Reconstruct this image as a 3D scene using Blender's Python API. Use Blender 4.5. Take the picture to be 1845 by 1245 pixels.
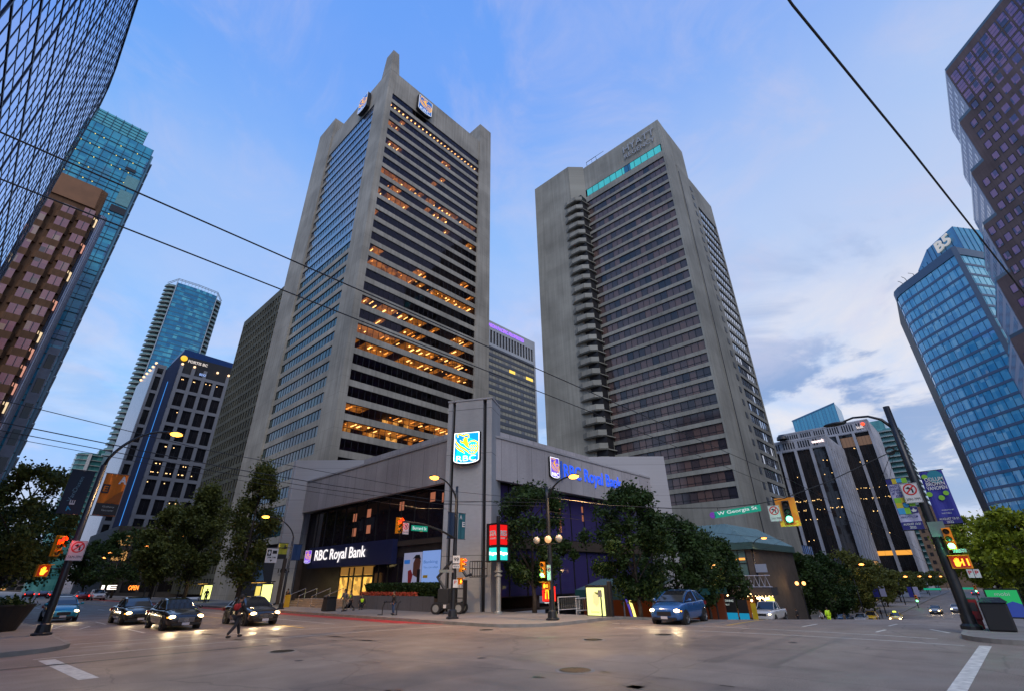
import bpy, math, random
from mathutils import Vector, Matrix
random.seed(7)
R = math.radians
scene = bpy.context.scene
COL = scene.collection
for o in list(bpy.data.objects): bpy.data.objects.remove(o)

# ------------------------------------------------------------------ camera
# world axes: +X runs away along the right-hand street, +Y away along the left-hand street, Z up
YAW, PITCH, ROLL, EYE = 0.7467, 0.46261, -0.01605, 2.1
_h = Vector((math.cos(YAW), math.sin(YAW), 0)); _r = Vector((math.sin(YAW), -math.cos(YAW), 0)); _z = Vector((0, 0, 1))
_f = _h*math.cos(PITCH) + _z*math.sin(PITCH); _u = _z*math.cos(PITCH) - _h*math.sin(PITCH)
_r2 = _r*math.cos(ROLL) + _u*math.sin(ROLL); _u2 = _u*math.cos(ROLL) - _r*math.sin(ROLL)
cd = bpy.data.cameras.new('camera'); cam = bpy.data.objects.new('camera', cd); COL.objects.link(cam)
cam.matrix_world = Matrix(((_r2.x, _u2.x, -_f.x, 0), (_r2.y, _u2.y, -_f.y, 0), (_r2.z, _u2.z, -_f.z, EYE), (0, 0, 0, 1)))
cd.sensor_width = 36; cd.lens = 36*845.5/1845; cd.clip_start = 0.1; cd.clip_end = 12000
scene.camera = cam
scene.view_settings.view_transform = 'Standard'; scene.view_settings.look = 'None'
scene.view_settings.exposure = 0.30; scene.view_settings.gamma = 1.0
scene.cycles.max_bounces = 6; scene.cycles.transparent_max_bounces = 12
try:
    scene.cycles.sample_clamp_indirect = 3.0; scene.cycles.caustics_reflective = False; scene.cycles.caustics_refractive = False
except Exception: pass

# ------------------------------------------------------------------ world: dusk sky with soft clouds
SUN_EL, SUN_AZ = R(4.0), R(226)          # azimuth measured from +X towards +Y
w = bpy.data.worlds.new("World"); scene.world = w; w.use_nodes = True
nt = w.node_tree; nt.nodes.clear()
def N(t, loc=None, **kw):
    n = nt.nodes.new(t)
    for k, v in kw.items(): setattr(n, k, v)
    return n
def LK(a, b): nt.links.new(a, b)
out = N('ShaderNodeOutputWorld')
sky = N('ShaderNodeTexSky'); sky.sky_type = 'NISHITA'; sky.sun_disc = False
sky.sun_elevation = SUN_EL; sky.sun_rotation = R(90) - SUN_AZ; sky.ozone_density = 3.0; sky.dust_density = 1.0; sky.air_density = 1.0
bgs = N('ShaderNodeBackground'); bgs.inputs[1].default_value = 0.05
LK(sky.outputs[0], bgs.inputs[0])
tc = N('ShaderNodeTexCoord'); sep = N('ShaderNodeSeparateXYZ'); LK(tc.outputs['Generated'], sep.inputs[0])
def ramp(stops, inp, interp='EASE'):
    r = N('ShaderNodeValToRGB'); r.color_ramp.interpolation = interp
    e = r.color_ramp.elements
    while len(e) < len(stops): e.new(0.5)
    for i, (p, c) in enumerate(stops):
        e[i].position = p; e[i].color = (c if len(c) == 4 else (*c, 1))
    LK(inp, r.inputs[0]); return r
def math_n(op, a, b=None):
    m = N('ShaderNodeMath', operation=op)
    for i, v in enumerate((a, b)):
        if v is None: continue
        if isinstance(v, (int, float)): m.inputs[i].default_value = v
        else: LK(v, m.inputs[i])
    return m.outputs[0]
def mixc(fac, a, b, kind='MIX'):
    m = N('ShaderNodeMixRGB', blend_type=kind)
    for i, v in enumerate((fac, a, b)):
        if isinstance(v, (int, float)): m.inputs[i].default_value = v
        elif isinstance(v, tuple): m.inputs[i].default_value = (*v, 1)
        else: LK(v, m.inputs[i])
    return m.outputs[0]
el = sep.outputs['Z']
clear = ramp([(0.0, (0.30, 0.42, 0.74)), (0.10, (0.31, 0.46, 0.82)), (0.30, (0.25, 0.50, 0.90)), (0.55, (0.14, 0.41, 0.88)), (0.85, (0.11, 0.31, 0.84)), (1.0, (0.08, 0.25, 0.75))], el)
# flat cloud layer coordinates: direction / elevation, so clouds shrink to the horizon
den = math_n('ADD', math_n('MAXIMUM', el, 0.0), 0.16)
comb = N('ShaderNodeCombineXYZ'); LK(math_n('DIVIDE', sep.outputs['X'], den), comb.inputs[0]); LK(math_n('DIVIDE', sep.outputs['Y'], den), comb.inputs[1])
def noise(scale, detail, rough, off, dist=0.0):
    mp = N('ShaderNodeMapping'); mp.inputs['Location'].default_value = off; LK(comb.outputs[0], mp.inputs[0])
    n = N('ShaderNodeTexNoise'); n.inputs['Scale'].default_value = scale; n.inputs['Detail'].default_value = detail
    n.inputs['Roughness'].default_value = rough; n.inputs['Distortion'].default_value = dist
    LK(mp.outputs[0], n.inputs['Vector']); return n.outputs['Fac']
# towards +X (right of the picture) the sky is paler and greyer
xdir = ramp([(0.05, (0, 0, 0)), (0.62, (1, 1, 1))], math_n('ADD', math_n('MULTIPLY', sep.outputs['X'], 0.72), math_n('MULTIPLY', sep.outputs['Y'], -0.3)))
low = ramp([(0.0, (0.85, 0.85, 0.85)), (0.45, (0.85, 0.85, 0.85)), (0.88, (0.25, 0.25, 0.25)), (1.0, (0, 0, 0))], el)
pale = mixc(math_n('MULTIPLY', math_n('MULTIPLY', xdir.outputs[0], low.outputs[0]), 1.0), clear.outputs[0], (0.53, 0.60, 0.76))
veil = ramp([(0.40, (0, 0, 0)), (0.68, (1, 1, 1))], noise(0.55, 5, 0.5, (3.1, 1.7, 0), 0.3))
col = mixc(math_n('MULTIPLY', veil.outputs[0], 0.48), pale, (0.50, 0.53, 0.76))
# bright clouds low, then darker blue-grey undersides
b1 = ramp([(0.44, (0, 0, 0)), (0.62, (1, 1, 1))], noise(0.9, 8, 0.6, (0.6, 5.3, 0), 0.4))
lowc = ramp([(0.0, (0.5, 0.5, 0.5)), (0.30, (0.8, 0.8, 0.8)), (0.58, (0.20, 0.20, 0.20)), (1.0, (0, 0, 0))], el)
col = mixc(math_n('MULTIPLY', math_n('MULTIPLY', b1.outputs[0], lowc.outputs[0]), math_n('ADD', math_n('MULTIPLY', xdir.outputs[0], 0.6), 0.4)), col, (0.82, 0.74, 0.70))
d1 = ramp([(0.47, (0, 0, 0)), (0.57, (1, 1, 1))], noise(1.25, 7, 0.6, (7.9, 2.2, 0), 0.6))
lowd = ramp([(0.0, (0.3, 0.3, 0.3)), (0.12, (0.75, 0.75, 0.75)), (0.30, (0.92, 0.92, 0.92)), (0.42, (0.45, 0.45, 0.45)), (0.62, (0, 0, 0))], el)
col = mixc(math_n('MULTIPLY', math_n('MULTIPLY', d1.outputs[0], lowd.outputs[0]), math_n('ADD', math_n('MULTIPLY', xdir.outputs[0], 0.8), 0.2)), col, (0.20, 0.29, 0.52))
# fine high streaks over the whole sky
s1 = ramp([(0.45, (0, 0, 0)), (0.75, (1, 1, 1))], noise(3.2, 8, 0.62, (1.9, 8.2, 0), 0.8))
col = mixc(math_n('MULTIPLY', s1.outputs[0], 0.34), col, (0.60, 0.56, 0.70))
hz = ramp([(0.0, (0.4, 0.4, 0.4)), (0.12, (0, 0, 0))], el)
col = mixc(hz.outputs[0], col, (0.62, 0.52, 0.60))
und = ramp([(0.48, (0.02, 0.02, 0.025)), (0.5, (1, 1, 1))], math_n('ADD', math_n('MULTIPLY', el, 0.5), 0.5), 'LINEAR')
col = mixc(1.0, col, und.outputs[0], 'MULTIPLY')
bgc = N('ShaderNodeBackground'); LK(col, bgc.inputs[0]); bgc.inputs[1].default_value = 0.86
add = N('ShaderNodeAddShader'); LK(bgs.outputs[0], add.inputs[0]); LK(bgc.outputs[0], add.inputs[1]); LK(add.outputs[0], out.inputs[0])

sl = bpy.data.lights.new('dusk_sun', 'SUN'); so = bpy.data.objects.new('dusk_sun', sl); COL.objects.link(so)
sl.energy = 1.3; sl.angle = R(35); sl.color = (1.0, 0.90, 0.80)
so.rotation_euler = Vector((math.cos(SUN_AZ)*math.cos(R(48)), math.sin(SUN_AZ)*math.cos(R(48)), math.sin(R(48)))).to_track_quat('Z', 'Y').to_euler()   # broad, soft afterglow

# ------------------------------------------------------------------ materials
MATS = {}
def mnode(name):
    m = bpy.data.materials.new(name); m.use_nodes = True
    t = m.node_tree; b = t.nodes['Principled BSDF']; return m, t, b
def mat(name, c, rough=0.6, metal=0.0, var=0.15, scale=1.5, bump=0.0, emit=None, es=0.0, spec=0.5, coat=0.0):
    if name in MATS: return MATS[name]
    m, t, b = mnode(name)
    b.inputs['Roughness'].default_value = rough; b.inputs['Metallic'].default_value = metal
    b.inputs['Specular IOR Level'].default_value = spec; b.inputs['Coat Weight'].default_value = coat
    if emit is not None:
        b.inputs['Emission Color'].default_value = (*emit, 1); b.inputs['Emission Strength'].default_value = es
    if var > 0:
        tcn = t.nodes.new('ShaderNodeTexCoord'); n = t.nodes.new('ShaderNodeTexNoise')
        n.inputs['Scale'].default_value = scale; n.inputs['Detail'].default_value = 5
        t.links.new(tcn.outputs['Object'], n.inputs['Vector'])
        r = t.nodes.new('ShaderNodeMapRange'); r.inputs[1].default_value = 0.3; r.inputs[2].default_value = 0.7
        r.inputs[3].default_value = 1-var; r.inputs[4].default_value = 1+var; t.links.new(n.outputs['Fac'], r.inputs[0])
        x = t.nodes.new('ShaderNodeMixRGB'); x.blend_type = 'MULTIPLY'; x.inputs[0].default_value = 1
        x.inputs[1].default_value = (*c, 1); t.links.new(r.outputs[0], x.inputs[2]); t.links.new(x.outputs[0], b.inputs['Base Color'])
        if bump:
            bp = t.nodes.new('ShaderNodeBump'); bp.inputs['Strength'].default_value = bump; bp.inputs['Distance'].default_value = 0.02
            n2 = t.nodes.new('ShaderNodeTexNoise'); n2.inputs['Scale'].default_value = scale*18; t.links.new(tcn.outputs['Object'], n2.inputs['Vector'])
            t.links.new(n2.outputs['Fac'], bp.inputs['Height']); t.links.new(bp.outputs[0], b.inputs['Normal'])
    else: b.inputs['Base Color'].default_value = (*c, 1)
    MATS[name] = m; return m
def emis(name, c, s, base=(0.02, 0.02, 0.02)):
    return mat(name, base, 0.5, var=0, emit=c, es=s)
def wallcoords(t, pu, pz):
    """u = x+y (one of them is constant on an axis-aligned wall), z: returns scaled cell coordinates"""
    g = t.nodes.new('ShaderNodeNewGeometry'); s = t.nodes.new('ShaderNodeSeparateXYZ'); t.links.new(g.outputs['Position'], s.inputs[0])
    a = t.nodes.new('ShaderNodeMath'); a.operation = 'ADD'; t.links.new(s.outputs[0], a.inputs[0]); t.links.new(s.outputs[1], a.inputs[1])
    res = []
    for src, p in ((a.outputs[0], pu), (s.outputs[2], pz)):
        d = t.nodes.new('ShaderNodeMath'); d.operation = 'DIVIDE'; t.links.new(src, d.inputs[0]); d.inputs[1].default_value = p; res.append(d.outputs[0])
    return res
def concrete(name, c, pu=3.0, pz=3.66, joint=0.5, streak=0.35, rough=0.85):
    """board-marked cast concrete: stains, vertical rain streaks and thin panel joints"""
    m, t, b = mnode(name); L = t.links.new; b.inputs['Roughness'].default_value = rough; b.inputs['Specular IOR Level'].default_value = 0.25
    u, z = wallcoords(t, 1, 1)
    cb = t.nodes.new('ShaderNodeCombineXYZ'); L(u, cb.inputs[0]); L(z, cb.inputs[1])
    n1 = t.nodes.new('ShaderNodeTexNoise'); n1.inputs['Scale'].default_value = 0.12; n1.inputs['Detail'].default_value = 7; L(cb.outputs[0], n1.inputs['Vector'])
    mp = t.nodes.new('ShaderNodeMapping'); mp.inputs['Scale'].default_value = (1.6, 0.06, 1); L(cb.outputs[0], mp.inputs[0])
    n2 = t.nodes.new('ShaderNodeTexNoise'); n2.inputs['Scale'].default_value = 1.0; n2.inputs['Detail'].default_value = 5; L(mp.outputs[0], n2.inputs['Vector'])
    n3 = t.nodes.new('ShaderNodeTexNoise'); n3.inputs['Scale'].default_value = 6; n3.inputs['Detail'].default_value = 4; L(cb.outputs[0], n3.inputs['Vector'])
    def rng(src, lo, hi):
        r = t.nodes.new('ShaderNodeMapRange'); r.inputs[1].default_value = 0.3; r.inputs[2].default_value = 0.7; r.inputs[3].default_value = lo; r.inputs[4].default_value = hi; L(src, r.inputs[0]); return r.outputs[0]
    def mul(a, bb):
        k = t.nodes.new('ShaderNodeMath'); k.operation = 'MULTIPLY'; L(a, k.inputs[0])
        if isinstance(bb, float): k.inputs[1].default_value = bb
        else: L(bb, k.inputs[1])
        return k.outputs[0]
    v = mul(mul(rng(n1.outputs['Fac'], 0.74, 1.20), rng(n2.outputs['Fac'], 1-streak*0.6, 1+streak*0.3)), rng(n3.outputs['Fac'], 0.94, 1.05))
    br = t.nodes.new('ShaderNodeTexBrick'); br.offset = 0.0; L(cb.outputs[0], br.inputs['Vector'])
    br.inputs['Scale'].default_value = 1; br.inputs['Brick Width'].default_value = pu; br.inputs['Row Height'].default_value = pz
    br.inputs['Mortar Size'].default_value = 0.035; br.inputs['Mortar Smooth'].default_value = 0.3
    br.inputs['Color1'].default_value = (1, 1, 1, 1); br.inputs['Color2'].default_value = (0.93, 0.93, 0.93, 1); br.inputs['Mortar'].default_value = (1-joint,)*3 + (1,)
    x = t.nodes.new('ShaderNodeMixRGB'); x.blend_type = 'MULTIPLY'; x.inputs[0].default_value = 1; x.inputs[1].default_value = (*c, 1); L(v, x.inputs[2])
    y = t.nodes.new('ShaderNodeMixRGB'); y.blend_type = 'MULTIPLY'; y.inputs[0].default_value = 1; L(x.outputs[0], y.inputs[1]); L(br.outputs['Color'], y.inputs[2])
    L(y.outputs[0], b.inputs['Base Color'])
    bp = t.nodes.new('ShaderNodeBump'); bp.inputs['Strength'].default_value = 0.25; bp.inputs['Distance'].default_value = 0.02; L(n3.outputs['Fac'], bp.inputs['Height']); L(bp.outputs[0], b.inputs['Normal'])
    MATS[name] = m; return m
def glass(name, c1, c2, pu, pz, off=(0.0, 0.0), ior=1.5, rough=0.03, wave=0.004, spec=0.5, metal=0.0, stops=None, warm=None, warmf=0.0, wes=1.0):
    """opaque coated glazing: every pane has its own tint and its own slight tilt"""
    m, t, b = mnode(name); L = t.links.new
    u, z = wallcoords(t, pu, pz)
    vs = []
    for s, o in ((u, off[0]), (z, off[1])):
        a = t.nodes.new('ShaderNodeMath'); a.operation = 'ADD'; L(s, a.inputs[0]); a.inputs[1].default_value = o
        f = t.nodes.new('ShaderNodeMath'); f.operation = 'FLOOR'; L(a.outputs[0], f.inputs[0]); vs.append(f.outputs[0])
    cb = t.nodes.new('ShaderNodeCombineXYZ'); L(vs[0], cb.inputs[0]); L(vs[1], cb.inputs[1])
    wn = t.nodes.new('ShaderNodeTexWhiteNoise'); wn.noise_dimensions = '2D'; L(cb.outputs[0], wn.inputs['Vector'])
    r = t.nodes.new('ShaderNodeValToRGB'); e = r.color_ramp.elements; st = stops or [(0, c1), (1, c2)]
    while len(e) < len(st): e.new(0.5)
    for i, (p, c) in enumerate(st): e[i].position = p; e[i].color = (*c, 1)
    L(wn.outputs['Value'], r.inputs[0]); L(r.outputs[0], b.inputs['Base Color'])
    b.inputs['Roughness'].default_value = rough; b.inputs['IOR'].default_value = ior; b.inputs['Specular IOR Level'].default_value = spec; b.inputs['Metallic'].default_value = metal
    g = t.nodes.new('ShaderNodeNewGeometry')
    sub = t.nodes.new('ShaderNodeVectorMath'); sub.operation = 'SUBTRACT'; L(wn.outputs['Color'], sub.inputs[0]); sub.inputs[1].default_value = (0.5, 0.5, 0.5)
    sc = t.nodes.new('ShaderNodeVectorMath'); sc.operation = 'SCALE'; L(sub.outputs[0], sc.inputs[0]); sc.inputs['Scale'].default_value = wave*3
    n1 = t.nodes.new('ShaderNodeTexNoise'); n1.inputs['Scale'].default_value = 0.35; n1.inputs['Detail'].default_value = 2; L(g.outputs['Position'], n1.inputs['Vector'])
    sub2 = t.nodes.new('ShaderNodeVectorMath'); sub2.operation = 'SUBTRACT'; L(n1.outputs['Color'], sub2.inputs[0]); sub2.inputs[1].default_value = (0.5, 0.5, 0.5)
    sc2 = t.nodes.new('ShaderNodeVectorMath'); sc2.operation = 'SCALE'; L(sub2.outputs[0], sc2.inputs[0]); sc2.inputs['Scale'].default_value = wave*4
    ad = t.nodes.new('ShaderNodeVectorMath'); ad.operation = 'ADD'; L(sc.outputs[0], ad.inputs[0]); L(g.outputs['Normal'], ad.inputs[1])
    ad2 = t.nodes.new('ShaderNodeVectorMath'); ad2.operation = 'ADD'; L(ad.outputs[0], ad2.inputs[0]); L(sc2.outputs[0], ad2.inputs[1])
    nm = t.nodes.new('ShaderNodeVectorMath'); nm.operation = 'NORMALIZE'; L(ad2.outputs[0], nm.inputs[0]); L(nm.outputs[0], b.inputs['Normal'])
    if warm:
        gt = t.nodes.new('ShaderNodeMath'); gt.operation = 'LESS_THAN'; L(wn.outputs['Value'], gt.inputs[0]); gt.inputs[1].default_value = warmf
        k = t.nodes.new('ShaderNodeMath'); k.operation = 'MULTIPLY'; L(gt.outputs[0], k.inputs[0]); k.inputs[1].default_value = wes
        L(k.outputs[0], b.inputs['Emission Strength']); b.inputs['Emission Color'].default_value = (*warm, 1)
    MATS[name] = m; return m

# ------------------------------------------------------------------ mesh builder
class MB:
    def __init__(s): s.v = []; s.f = []; s.mi = []; s.cur = 0
    def m(s, i): s.cur = i; return s
    def face(s, pts):
        n = len(s.v); s.v += [tuple(p) for p in pts]; s.f.append(tuple(range(n, n+len(pts)))); s.mi.append(s.cur)
    def hexa(s, P):
        n = len(s.v); s.v += [tuple(p) for p in P]
        for q in ((0, 3, 2, 1), (4, 5, 6, 7), (0, 1, 5, 4), (1, 2, 6, 5), (2, 3, 7, 6), (3, 0, 4, 7)): s.f.append(tuple(n+i for i in q)); s.mi.append(s.cur)
    def box(s, x0, x1, y0, y1, z0, z1):
        s.hexa([(x0, y0, z0), (x1, y0, z0), (x1, y1, z0), (x0, y1, z0), (x0, y0, z1), (x1, y0, z1), (x1, y1, z1), (x0, y1, z1)])
    def prism(s, poly, z0, z1, cap=True):
        k = len(poly); n = len(s.v)
        z0f = z0 if callable(z0) else (lambda x, y: z0); z1f = z1 if callable(z1) else (lambda x, y: z1)
        s.v += [(x, y, z0f(x, y)) for x, y in poly] + [(x, y, z1f(x, y)) for x, y in poly]
        for i in range(k):
            j = (i+1) % k; s.f.append((n+i, n+j, n+k+j, n+k+i)); s.mi.append(s.cur)
        if cap:
            s.f.append(tuple(n+k+i for i in range(k))); s.mi.append(s.cur); s.f.append(tuple(n+i for i in reversed(range(k)))); s.mi.append(s.cur)
    def tube(s, P, rr, k=8, cap=True):
        P = [Vector(p) for p in P]; n0 = len(s.v); rr = rr if isinstance(rr, (list, tuple)) else [rr]*len(P)
        up = Vector((0, 0, 1)); prev = None
        for i, p in enumerate(P):
            d = (P[min(i+1, len(P)-1)] - P[max(i-1, 0)]).normalized()
            if prev is None:
                a = d.cross(up if abs(d.z) < 0.9 else Vector((1, 0, 0))).normalized()
            else: a = (prev - d*prev.dot(d)).normalized()
            prev = a; b = d.cross(a)
            for j in range(k):
                an = 2*math.pi*j/k; s.v.append(tuple(p + (a*math.cos(an) + b*math.sin(an))*rr[i]))
        for i in range(len(P)-1):
            for j in range(k):
                q = (j+1) % k; s.f.append((n0+i*k+j, n0+i*k+q, n0+(i+1)*k+q, n0+(i+1)*k+j)); s.mi.append(s.cur)
        if cap:
            s.f.append(tuple(n0+j for j in reversed(range(k)))); s.mi.append(s.cur)
            e = n0+(len(P)-1)*k; s.f.append(tuple(e+j for j in range(k))); s.mi.append(s.cur)
    def lathe(s, c, prof, k=16, axis=(0, 0, 1)):
        ax = Vector(axis).normalized(); c = Vector(c)
        s_ = [c + ax*h for r, h in prof]; a = ax.cross(Vector((0, 0, 1)) if abs(ax.z) < 0.9 else Vector((1, 0, 0))).normalized(); b = ax.cross(a); n0 = len(s.v)
        for (r, h), p in zip(prof, s_):
            for j in range(k):
                an = 2*math.pi*j/k; s.v.append(tuple(p + (a*math.cos(an)+b*math.sin(an))*max(r, 1e-4)))
        for i in range(len(prof)-1):
            for j in range(k):
                q = (j+1) % k; s.f.append((n0+i*k+j, n0+i*k+q, n0+(i+1)*k+q, n0+(i+1)*k+j)); s.mi.append(s.cur)
    def sphere(s, c, r, k=12, sq=(1, 1, 1)):
        n0 = len(s.v); m_ = k//2
        for i in range(m_+1):
            t = math.pi*i/m_
            for j in range(k):
                an = 2*math.pi*j/k; s.v.append((c[0]+r*sq[0]*math.sin(t)*math.cos(an), c[1]+r*sq[1]*math.sin(t)*math.sin(an), c[2]+r*sq[2]*math.cos(t)))
        for i in range(m_):
            for j in range(k):
                q = (j+1) % k; s.f.append((n0+i*k+j, n0+(i+1)*k+j, n0+(i+1)*k+q, n0+i*k+q)); s.mi.append(s.cur)
    def add(s, verts, faces):
        n0 = len(s.v); s.v += [tuple(v) for v in verts]
        for f in faces: s.f.append(tuple(n0+i for i in f)); s.mi.append(s.cur)
    def obj(s, name, mats, parent=None, label=None, smooth=False, kind=None, bevel=0):
        me = bpy.data.meshes.new(name)
        o0 = parent_world(parent)
        vv = [(x-o0[0], y-o0[1], z-o0[2]) for x, y, z in s.v] if any(o0) else s.v
        me.from_pydata(vv, [], s.f)
        if not isinstance(mats, (list, tuple)): mats = [mats]
        for m_ in mats: me.materials.append(m_)
        me.polygons.foreach_set('material_index', s.mi)
        if smooth:
            me.polygons.foreach_set('use_smooth', [True]*len(s.f))
        me.update()
        o = bpy.data.objects.new(name, me); COL.objects.link(o)
        if parent: o.parent = parent
        if label: o['label'] = label
        if kind: o['kind'] = kind
        if bevel:
            bv = o.modifiers.new('bevel', 'BEVEL'); bv.width = bevel; bv.segments = 2; bv.limit_method = 'ANGLE'
        return o
def parent_world(p):
    x = [0, 0, 0]
    while p is not None:
        x = [x[i]+p.location[i] for i in range(3)]; p = p.parent
    return x
def thing(name, label, cat, loc=(0, 0, 0), group=None, rz=0):
    o = bpy.data.objects.new(name, None); COL.objects.link(o); o.location = loc; o.rotation_euler = (0, 0, rz)
    o.empty_display_size = 0.3
    tag(o, label, cat, group); return o
def tag(o, label, cat, group=None):
    o['label'] = label; o['category'] = cat
    if group: o['group'] = group
    return o
def copy_tree(o, parent=None):
    c = o.copy(); COL.objects.link(c)
    if parent: c.parent = parent; c.matrix_parent_inverse = o.matrix_parent_inverse
    for ch in list(o.children): copy_tree(ch, c)
    return c
class Fr:
    """wall frame: origin O (on the wall), u = horizontal unit vector to the viewer's right, n = outward normal"""
    def __init__(s, O, u, n): s.O = Vector(O); s.u = Vector(u).normalized(); s.n = Vector(n).normalized(); s.z = Vector((0, 0, 1))
    def p(s, a, z, d=0): return s.O + s.u*a + s.z*z + s.n*d
    def box(s, mb, a0, a1, z0, z1, d0, d1):
        mb.hexa([s.p(a0, z0, d1), s.p(a1, z0, d1), s.p(a1, z0, d0), s.p(a0, z0, d0), s.p(a0, z1, d1), s.p(a1, z1, d1), s.p(a1, z1, d0), s.p(a0, z1, d0)])
    def quad(s, mb, a0, a1, z0, z1, d): mb.face([s.p(a0, z0, d), s.p(a1, z0, d), s.p(a1, z1, d), s.p(a0, z1, d)])
    def poly(s, mb, pts, d0, d1):
        """extruded outline in wall coordinates"""
        k = len(pts); n = len(mb.v); mb.v += [tuple(s.p(a, z, d1)) for a, z in pts] + [tuple(s.p(a, z, d0)) for a, z in pts]
        mb.f.append(tuple(n+i for i in range(k))); mb.mi.append(mb.cur); mb.f.append(tuple(n+k+i for i in reversed(range(k)))); mb.mi.append(mb.cur)
        for i in range(k):
            j = (i+1) % k; mb.f.append((n+i, n+k+i, n+k+j, n+j)); mb.mi.append(mb.cur)
_tc = {}
def text_mesh(s, bold=0.0):
    if (s, bold) in _tc: return _tc[(s, bold)]
    cu = bpy.data.curves.new('t', 'FONT'); cu.body = s; cu.size = 1; cu.extrude = 0.0; cu.resolution_u = 3; cu.offset = bold
    o = bpy.data.objects.new('t', cu); COL.objects.link(o); bpy.context.view_layer.update()
    dg = bpy.context.evaluated_depsgraph_get(); me = bpy.data.meshes.new_from_object(o.evaluated_get(dg))
    V = [tuple(v.co) for v in me.vertices]; F = [tuple(p.vertices) for p in me.polygons]; E = {}
    for f in F:
        for i in range(len(f)):
            a, b = f[i], f[(i+1) % len(f)]; E[(a, b)] = 1
    edge = [(a, b) for (a, b) in E if (b, a) not in E]
    bpy.data.objects.remove(o); bpy.data.curves.remove(cu); bpy.data.meshes.remove(me)
    x0 = min(v[0] for v in V); x1 = max(v[0] for v in V); y0 = min(v[1] for v in V); y1 = max(v[1] for v in V)
    _tc[(s, bold)] = ([(v[0]-x0, v[1]-y0) for v in V], F, edge, x1-x0, y1-y0); return _tc[(s, bold)]
def put_text(mb, fr, s, a0, z0, w=None, h=None, d=0.02, th=0.0, bold=0.0, rot=0.0):
    """letters laid on wall frame fr, lower-left (a0,z0), fitted to width w and/or height h, thickness th"""
    V, F, edge, W, H = text_mesh(s, bold)
    if W <= 0: return
    sx = (w/W) if w else (h/H); sy = (h/H) if h else sx
    cr, sr = math.cos(rot), math.sin(rot)
    def q(v, dd):
        x, y = v[0]*sx, v[1]*sy; return tuple(fr.p(a0 + x*cr - y*sr, z0 + x*sr + y*cr, dd))
    n = len(mb.v); k = len(V); mb.v += [q(v, d+th) for v in V]
    for f in F: mb.f.append(tuple(n+i for i in f)); mb.mi.append(mb.cur)
    if th > 0:
        mb.v += [q(v, d) for v in V]
        for a, b in edge: mb.f.append((n+b, n+a, n+k+a, n+k+b)); mb.mi.append(mb.cur)
# ------------------------------------------------------------------ ground, roads, pavements
def gz(x, y=20.0):
    xc = min(34.5, max(25.5, 25.5 + 0.62*(16.5-y)))
    t = x-xc
    if t <= 0: z = 0.0
    elif t < 3: z = -0.074*t*t/6
    else: z = -0.074*(t-1.5)
    if z < -5.1: z = -5.1
    if x > 110: z = max(z, -5.1 + min(1.0, (x-110)/90)*0.6)
    return z
def asphalt(name, c, rough=0.5):
    m, t, b = mnode(name); L = t.links.new
    tcn = t.nodes.new('ShaderNodeNewGeometry')
    def nz(scale, det, lo, hi, a=0.3, bb=0.7):
        n = t.nodes.new('ShaderNodeTexNoise'); n.inputs['Scale'].default_value = scale; n.inputs['Detail'].default_value = det; L(tcn.outputs['Position'], n.inputs['Vector'])
        r = t.nodes.new('ShaderNodeMapRange'); r.inputs[1].default_value = a; r.inputs[2].default_value = bb; r.inputs[3].default_value = lo; r.inputs[4].default_value = hi; L(n.outputs['Fac'], r.inputs[0]); return r.outputs[0], n
    a, _ = nz(0.16, 6, 0.83, 1.13); g, gn = nz(45, 2, 0.55, 1.45); p, _ = nz(1.3, 8, 0.88, 1.10)
    k = t.nodes.new('ShaderNodeMath'); k.operation = 'MULTIPLY'; L(a, k.inputs[0]); L(g, k.inputs[1])
    k2 = t.nodes.new('ShaderNodeMath'); k2.operation = 'MULTIPLY'; L(k.outputs[0], k2.inputs[0]); L(p, k2.inputs[1])
    # tar-sealed cracks
    vo = t.nodes.new('ShaderNodeTexVoronoi'); vo.feature = 'DISTANCE_TO_EDGE'; vo.inputs['Scale'].default_value = 0.30
    nn = t.nodes.new('ShaderNodeTexNoise'); nn.inputs['Scale'].default_value = 1.2; L(tcn.outputs['Position'], nn.inputs['Vector'])
    mx = t.nodes.new('ShaderNodeMixRGB'); mx.inputs[0].default_value = 0.25; L(tcn.outputs['Position'], mx.inputs[1]); L(nn.outputs['Color'], mx.inputs[2]); L(mx.outputs[0], vo.inputs['Vector'])
    cr = t.nodes.new('ShaderNodeMapRange'); cr.inputs[1].default_value = 0.0; cr.inputs[2].default_value = 0.010; cr.inputs[3].default_value = 0.68; cr.inputs[4].default_value = 1.0; L(vo.outputs['Distance'], cr.inputs[0])
    k3 = t.nodes.new('ShaderNodeMath'); k3.operation = 'MULTIPLY'; L(k2.outputs[0], k3.inputs[0]); L(cr.outputs[0], k3.inputs[1])
    x = t.nodes.new('ShaderNodeMixRGB'); x.blend_type = 'MULTIPLY'; x.inputs[0].default_value = 1; x.inputs[1].default_value = (*c, 1); L(k3.outputs[0], x.inputs[2]); L(x.outputs[0], b.inputs['Base Color'])
    rr, _ = nz(0.5, 5, rough-0.2, rough+0.15); L(rr, b.inputs['Roughness'])
    bp = t.nodes.new('ShaderNodeBump'); bp.inputs['Strength'].default_value = 0.35; bp.inputs['Distance'].default_value = 0.012; L(gn.outputs['Fac'], bp.inputs['Height']); L(bp.outputs[0], b.inputs['Normal'])
    MATS[name] = m; return m
M_asph = asphalt('asphalt', (0.235, 0.186, 0.150), 0.62); M_gnd = mat('city_ground', (0.09, 0.085, 0.08), 0.9)
M_pave = concrete('paving', (0.27, 0.25, 0.23), 1.2, 1.2, 0.4, 0.1); M_kerb = mat('kerb_stone', (0.24, 0.23, 0.21), 0.8, var=0.2, scale=2)
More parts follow.
